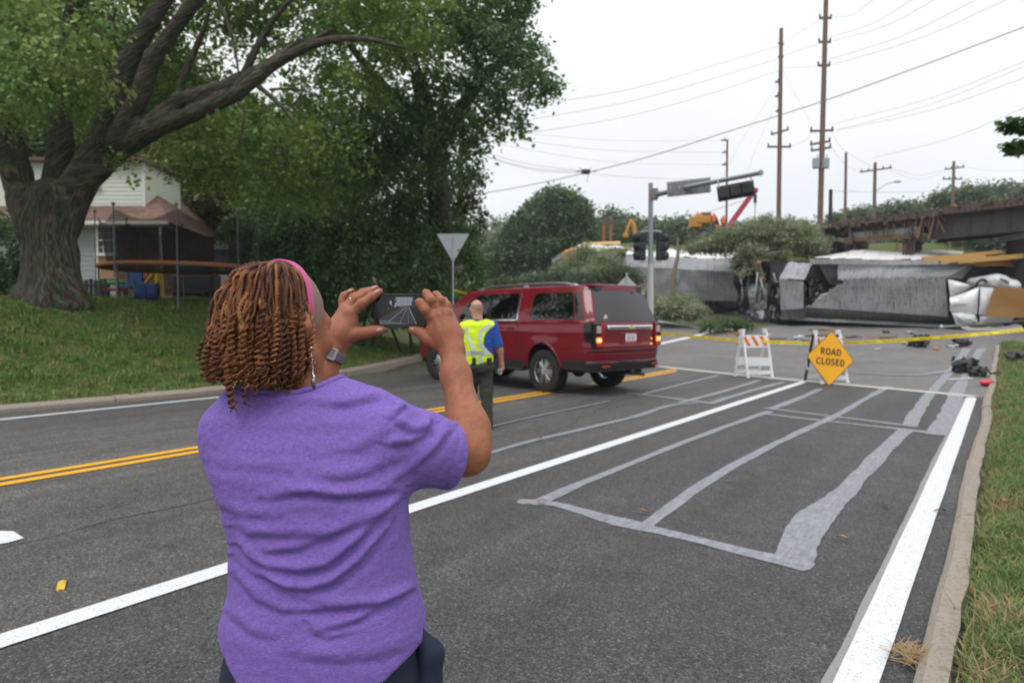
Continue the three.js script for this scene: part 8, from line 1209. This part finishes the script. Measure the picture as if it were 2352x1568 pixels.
{ // crane, excavator, workers on the embankment
  const org = mat(0.5, 0.22, 0.03, 0.6), dk = mat(0.03, 0.03, 0.032, 0.6), crimson = mat(0.4, 0.02, 0.05, 0.5), glassB = mat(0.03, 0.035, 0.04, 0.1);
  const bank = thing('railway_embankment', 'weedy railway embankment behind the railcars that carries the machines', 'embankment', [0, 0, 0]); part('slope', grid(60, 14, (u, v) => { const x = lerp(-4, 60, u), d = lerp(-9, 9, v), Z = 72 + d, top = 9.0 * smooth(9.5, 4, Math.abs(d)) * smooth(-4, 8, x); return [x, rise(Z) - 0.3 + Math.max(0, top - rise(Z)) * 1 + 0.3 * noise2(x * 0.5, d), -Z]; }, (u, v) => [u * 60, v * 14]), turf, bank); shade(bank);
  let o = sight(1618, 545, 70), E = thing('excavator', 'orange tracked excavator with dark boom on the embankment', 'excavator', o.toArray()); const q = (x, y, z = 70) => sight(x, y, z).sub(E.position);
  part('counterweight', [new RoundedBoxGeometry(1.0, 1.1, 1.5, 2, 0.12).translate(...q(1597, 511).toArray())], org, E); part('engine_cover', [new RoundedBoxGeometry(1.5, 0.8, 1.7, 2, 0.12).translate(...q(1612, 506).toArray())], org, E); const cab = part('cab', [new RoundedBoxGeometry(1.1, 1.3, 1.3, 2, 0.12).translate(...q(1619, 503).toArray())], org, E); part('cab_window', [box(0.8, 0.7, 1.34, 0, 0, 0).translate(...q(1619, 499).toArray())], glassB, cab); part('boom', [tube([q(1626, 515), q(1640, 500), q(1652, 520)], [0.22, 0.25, 0.16], 8, 4)], dk, E); part('bucket', [box(0.8, 0.7, 0.9, 0, 0, 0, 0.1).translate(...q(1650, 525).toArray())], org, E); for (const z of [-0.9, 0.9]) part('track', [new RoundedBoxGeometry(3, 0.7, 0.5, 2, 0.3).translate(0.3, -0.3, z)], dk, E); part('undercarriage', [box(2, 0.5, 1.6, 0.1, 0.2, 0, 0.1)], dk, E); shade(E);
  o = sight(1668, 528, 74); const C = thing('crane', 'red crane boom rising to a black hook on cables', 'crane', o.toArray()), c = (x, y, z = 74) => sight(x, y, z).sub(C.position); part('boom', [beam(c(1670, 525), c(1734, 437), 0.42, 0.5)], crimson, C); part('boom_tip', [box(0.7, 0.5, 0.5, 0, 0, 0, 0.08).translate(...c(1733, 437).toArray())], crimson, C); part('hook_block', [new RoundedBoxGeometry(0.3, 0.9, 0.3, 2, 0.08).translate(...c(1735, 456).toArray())], dk, C); for (const s of [-0.12, 0.12]) part('hoist_cable', [bar(c(1735, 440).add(V(s, 0, 0)), c(1735, 470).add(V(s, 0, 0)), 0.03)], dk, C); part('load_cable', [bar(c(1735, 468), c(1734, 512), 0.04)], dk, C); part('crane_base', [new RoundedBoxGeometry(1.6, 1.2, 1.6, 2, 0.2).translate(...c(1668, 535).toArray())], crimson, C); part('jib_rope', [bar(c(1585, 500), c(1710, 460), 0.025)], dk, C); shade(C);
  const W = (label, x, y, Z) => { const p = sight(x, y, Z), T = thing('person', label, 'person', p.toArray(), 0, 'workers on the embankment'); const f = (a, b, d) => { let k = blob(V(0, 1.62, 0), V(0.09, 0.12, 0.1))(a, b, d); k = smin(k, cone(V(0, 1.5, 0), V(0, 1.35, 0), 0.06, 0.1)(a, b, d), 0.05); k = smin(k, cone(V(0, 1.3, 0), V(0, 0.9, 0), 0.17, 0.14)(a, b, d), 0.08); for (const s of [-1, 1]) { k = smin(k, chain([V(s * 0.2, 1.38, 0), V(s * 0.27, 1.1, 0.02), V(s * 0.26, 0.85, 0.1)], [0.06, 0.05, 0.04])(a, b, d), 0.03); k = smin(k, chain([V(s * 0.09, 0.9, 0), V(s * 0.1, 0.45, 0), V(s * 0.1, 0.04, 0.02)], [0.1, 0.08, 0.06])(a, b, d), 0.04); } return k; }; part('body', meshField(f, V(-0.4, -0.05, -0.25), V(0.4, 1.8, 0.25), 0.03), mat(0.05, 0.05, 0.08, 0.9), T); part('vest', meshField((a, b, d) => Math.max(cone(V(0, 1.36, 0), V(0, 0.92, 0), 0.2, 0.19)(a, b, d), Math.abs(a) - 0.21), V(-0.3, 0.6, -0.3), V(0.3, 1.7, 0.3), 0.03), mat(0.85, 0.16, 0.02, 0.6), T); part('helmet', [new THREE.SphereGeometry(0.14, 12, 8, 0, 6.3, 0, 1.7).translate(0, 1.64, 0)], mat(0.75, 0.75, 0.72, 0.4), T); return shade(T); };
  W('worker in an orange vest and pale helmet beside the excavator', 1640, 528, 68.5); W('worker in an orange vest standing at the foot of the red boom', 1662, 533, 69);
  const post = (label, x, y0, y1, Z, r) => { const a = sight(x, y1, Z), b = sight(x, y0, Z), T = thing('rail_post', label, 'post', [a.x, a.y - 2, a.z]); part('shaft', [bar(V(0, 0, 0), b.clone().sub(T.position), r, r * 0.9, 8)], mat(0.32, 0.13, 0.05, 0.8), T); part('head', [new RoundedBoxGeometry(0.5, 0.6, 0.4, 2, 0.1).translate(0, b.y - T.position.y, 0)], mat(0.12, 0.08, 0.06, 0.8), T); shade(T); }; post('thicker rusty post on the embankment, left of its twin', 1386, 512, 560, 78, 0.24); post('slender rusty post with dark head on the embankment', 1403, 507, 562, 76, 0.16);
  const p = sight(1452, 545, 74), A = thing('excavator', 'yellow excavator arm rising behind the signal heads', 'excavator', p.toArray()), a = (x, y) => sight(x, y, 74).sub(A.position); part('boom', [tube([a(1460, 548), a(1455, 515), a(1450, 503)], [0.24, 0.24, 0.14], 8, 4)], org, A); part('stick', [tube([a(1450, 505), a(1443, 522), a(1436, 540)], [0.14, 0.18, 0.14], 8, 4)], org, A); part('bucket', [new RoundedBoxGeometry(0.6, 0.5, 0.6, 2, 0.12).translate(...a(1437, 541).toArray())], org, A); part('ram', [bar(a(1458, 530), a(1444, 520), 0.07)], dk, A); shade(A);
}

// ---------------------------------------------------------------- grass and litter
function tuft(seed, n, h, w, spread) { const r = rng(seed), P = []; for (let i = 0; i < n; i++) { const a = r() * 6.28, b = r() * 6.28, x = Math.cos(a) * spread * r(), z = Math.sin(a) * spread * r(), H = h * (0.5 + 0.7 * r()), bend = H * (0.25 + 0.7 * r()), dx = Math.cos(b), dz = Math.sin(b), sx = -dz * w, sz = dx * w; const m = [x + dx * bend * 0.3, H * 0.6, z + dz * bend * 0.3], t = [x + dx * bend, H * (0.75 + 0.2 * r()), z + dz * bend]; P.push(x - sx, 0, z - sz, x + sx, 0, z + sz, m[0] + sx * 0.8, m[1], m[2] + sz * 0.8, x - sx, 0, z - sz, m[0] + sx * 0.8, m[1], m[2] + sz * 0.8, m[0] - sx * 0.8, m[1], m[2] - sz * 0.8, m[0] - sx * 0.8, m[1], m[2] - sz * 0.8, m[0] + sx * 0.8, m[1], m[2] + sz * 0.8, ...t); } const g = new THREE.BufferGeometry(); g.setAttribute('position', new THREE.Float32BufferAttribute(P, 3)); g.computeVertexNormals(); return g; }
const grassMat = new THREE.MeshPhysicalMaterial({ roughness: 0.7, transmission: 0.3, thickness: 0, specularIntensity: 0.3, side: THREE.DoubleSide });
function sow(name, label, spots, geos, tones, straw, seed, scale) {
  const r = rng(seed), M = new THREE.Matrix4(), q = new THREE.Quaternion(), c = new THREE.Color();
  geos.forEach((geo, gi) => { const own = spots.filter((_, i) => i % geos.length === gi), m = new THREE.InstancedMesh(geo, grassMat, own.length); own.forEach((p, i) => { q.setFromEuler(new THREE.Euler((r() - 0.5) * 0.3, r() * 6.28, (r() - 0.5) * 0.3)); const s = scale(p) * (0.6 + 0.7 * r()); M.compose(p, q, V(s, s, s)); m.setMatrixAt(i, M); const d = straw(p), t = r() < d ? [0.34, 0.26, 0.13] : tones[Math.floor(r() * tones.length)], k = 0.75 + 0.5 * r(); c.setRGB(t[0] * k, t[1] * k, t[2] * k); m.setColorAt(i, c); }); stuff(name, m, label, 'grass'); });
}
{
  const inView = (p, m = 1.35) => p.z < -0.4 && Math.abs(p.x / p.z) < 0.75 * m;
  const r = rng(401), near = [], far = [];
  for (let k = 0; k < 90000 && near.length < 34000; k++) { const s = 0.4 + 34 * Math.pow(r(), 2.0), t = 0.165 - (0.5 + s * 0.45) * Math.pow(r(), 1.15) * 1.6, p = road(s, t); if (!inView(p)) continue; if (t > 0.08 && noise2(s * 2.3, 5) < 0.0) continue; p.y = vergeY(p.x, p.z) - 0.005; near.push(p); }
  sow('verge_grass', 'ragged green and straw grass on the near verge', near, [tuft(411, 12, 0.13, 0.0024, 0.06), tuft(412, 10, 0.085, 0.0034, 0.07)], [[0.13, 0.22, 0.055], [0.17, 0.26, 0.075], [0.1, 0.17, 0.045], [0.2, 0.26, 0.09]], (p) => 0.06 + 0.28 * smooth(0.15, 0.6, noise2(p.x * 1.1, p.z * 1.1)) + 0.3 * smooth(-0.16, 0.1, tOf(p.x, p.z)), 413, (p) => 1 + 0.02 * Math.max(0, -p.z - 6));
  for (let k = 0; k < 400000 && far.length < 60000; k++) { const x = lerp(-20, 1, r()), z = -lerp(5, 26, r()), p = V(x, 0, z); if (!inView(p, 1.15)) continue; const q = kerbSide(x, z); if (q < 0.2 || q > 9.5 || (noise2(x * 1.1 + 30, z * 1.1) < -0.5 && r() < 0.7)) continue; p.y = lawnY(x, z, q) - 0.01; far.push(p); }
  sow('lawn_grass', 'short green lawn grass covering the far bank', far, [tuft(421, 10, 0.1, 0.006, 0.11), tuft(422, 9, 0.075, 0.008, 0.12)], [[0.14, 0.24, 0.05], [0.17, 0.27, 0.065], [0.11, 0.2, 0.045], [0.2, 0.26, 0.075]], (p) => { const q = kerbSide(p.x, p.z); return 0.04 + 0.4 * smooth(1.5, 0.3, q) * smooth(-0.4, 0.3, noise2(p.x * 0.8, p.z * 0.8)) + 0.3 * smooth(0.3, 0.7, noise2(p.x * 0.6 + 8, p.z * 0.6)); }, 423, (p) => 0.75 + 0.75 * smooth(0.1, 0.7, noise2(p.x * 1.3, p.z * 1.3 + 4)));
  // straw heap at the kerb, dry leaves on road and verge
  const lf = (w, l) => grid(3, 4, (u, v) => { const k = Math.sin(Math.PI * v) * (1 - 0.3 * v); return [(u - 0.5) * w * k, 0.012 * Math.abs(u - 0.5) * 2 + 0.01 * Math.sin(v * 4), (v - 0.5) * l]; });
  const brownM = [mat(0.25, 0.13, 0.06, 0.9, { side: THREE.DoubleSide }), mat(0.16, 0.09, 0.05, 0.9, { side: THREE.DoubleSide }), mat(0.36, 0.22, 0.1, 0.9, { side: THREE.DoubleSide })];
  const spots = [[1478, 1182, 0, 'small orange brown leaf on the road beside the sealed crack'], [1245, 1157, 2, 'pale dry leaf at the left end of the sealed crack'], [2033, 1165, 1, 'dark dry leaf lying alone on the right lane'], [1936, 1243, 2, 'tan leaf on the asphalt right of the wide seal'], [1240, 1010, 1, 'dark torn leaf on the grey seal in the left lane'], [2196, 1082, 1, 'brown leaf on the edge line by the kerb'], [2076, 1508, 0, 'curled brown leaf at the foot of the white edge line'], [2310, 1200, 0, 'brown leaf lying in the verge grass, middle'], [2250, 1330, 2, 'tan leaf in the verge grass near the kerb'], [2160, 1180, 1, 'small brown leaf on the kerb stone']];
  for (const [x, y, m, label] of spots) { const p = ground(x, y), onG = tOf(p.x, p.z) < 0.2; const l = single('dry_leaf', lf(0.05, 0.085).rotateY(r() * 6).rotateX((r() - 0.5) * 0.4).translate(p.x, onG ? vergeY(p.x, p.z) + 0.09 : 0.02, p.z), brownM[m], label, 'leaf', 'fallen leaves'); }
  { const p = ground(140, 1348); single('tape_scrap', grid(4, 6, (u, v) => [(u - 0.5) * 0.04, 0.012 + 0.02 * Math.sin(v * 5) * Math.sin(u * 3), (v - 0.5) * 0.13]).rotateY(0.5).translate(p.x, 0, p.z), mat(0.55, 0.36, 0.02, 0.6, { side: THREE.DoubleSide }), 'scrap of yellow tape lying on the road at lower left', 'litter'); }
  { const p = ground(2090, 1525), P = [], q = rng(431); for (let k = 0; k < 160; k++) { const a = p.clone().add(V((q() - 0.5) * 0.1, 0.02 + 0.05 * q(), (q() - 0.5) * 0.14)), b = a.clone().add(V((q() - 0.4) * 0.16, (q() - 0.4) * 0.05, (q() - 0.5) * 0.16)); P.push(bar(a, b, 0.0015, 0.001, 4)); } const m = single('straw_heap', P, mat(0.42, 0.29, 0.15, 0.9), 'small heap of dry straw at the kerb in the lower right', 'straw'); m.userData.kind = 'stuff'; }
}

scene.fog = new THREE.FogExp2(0xdfe6ee, 0.0005);
renderer.render(scene, camera);
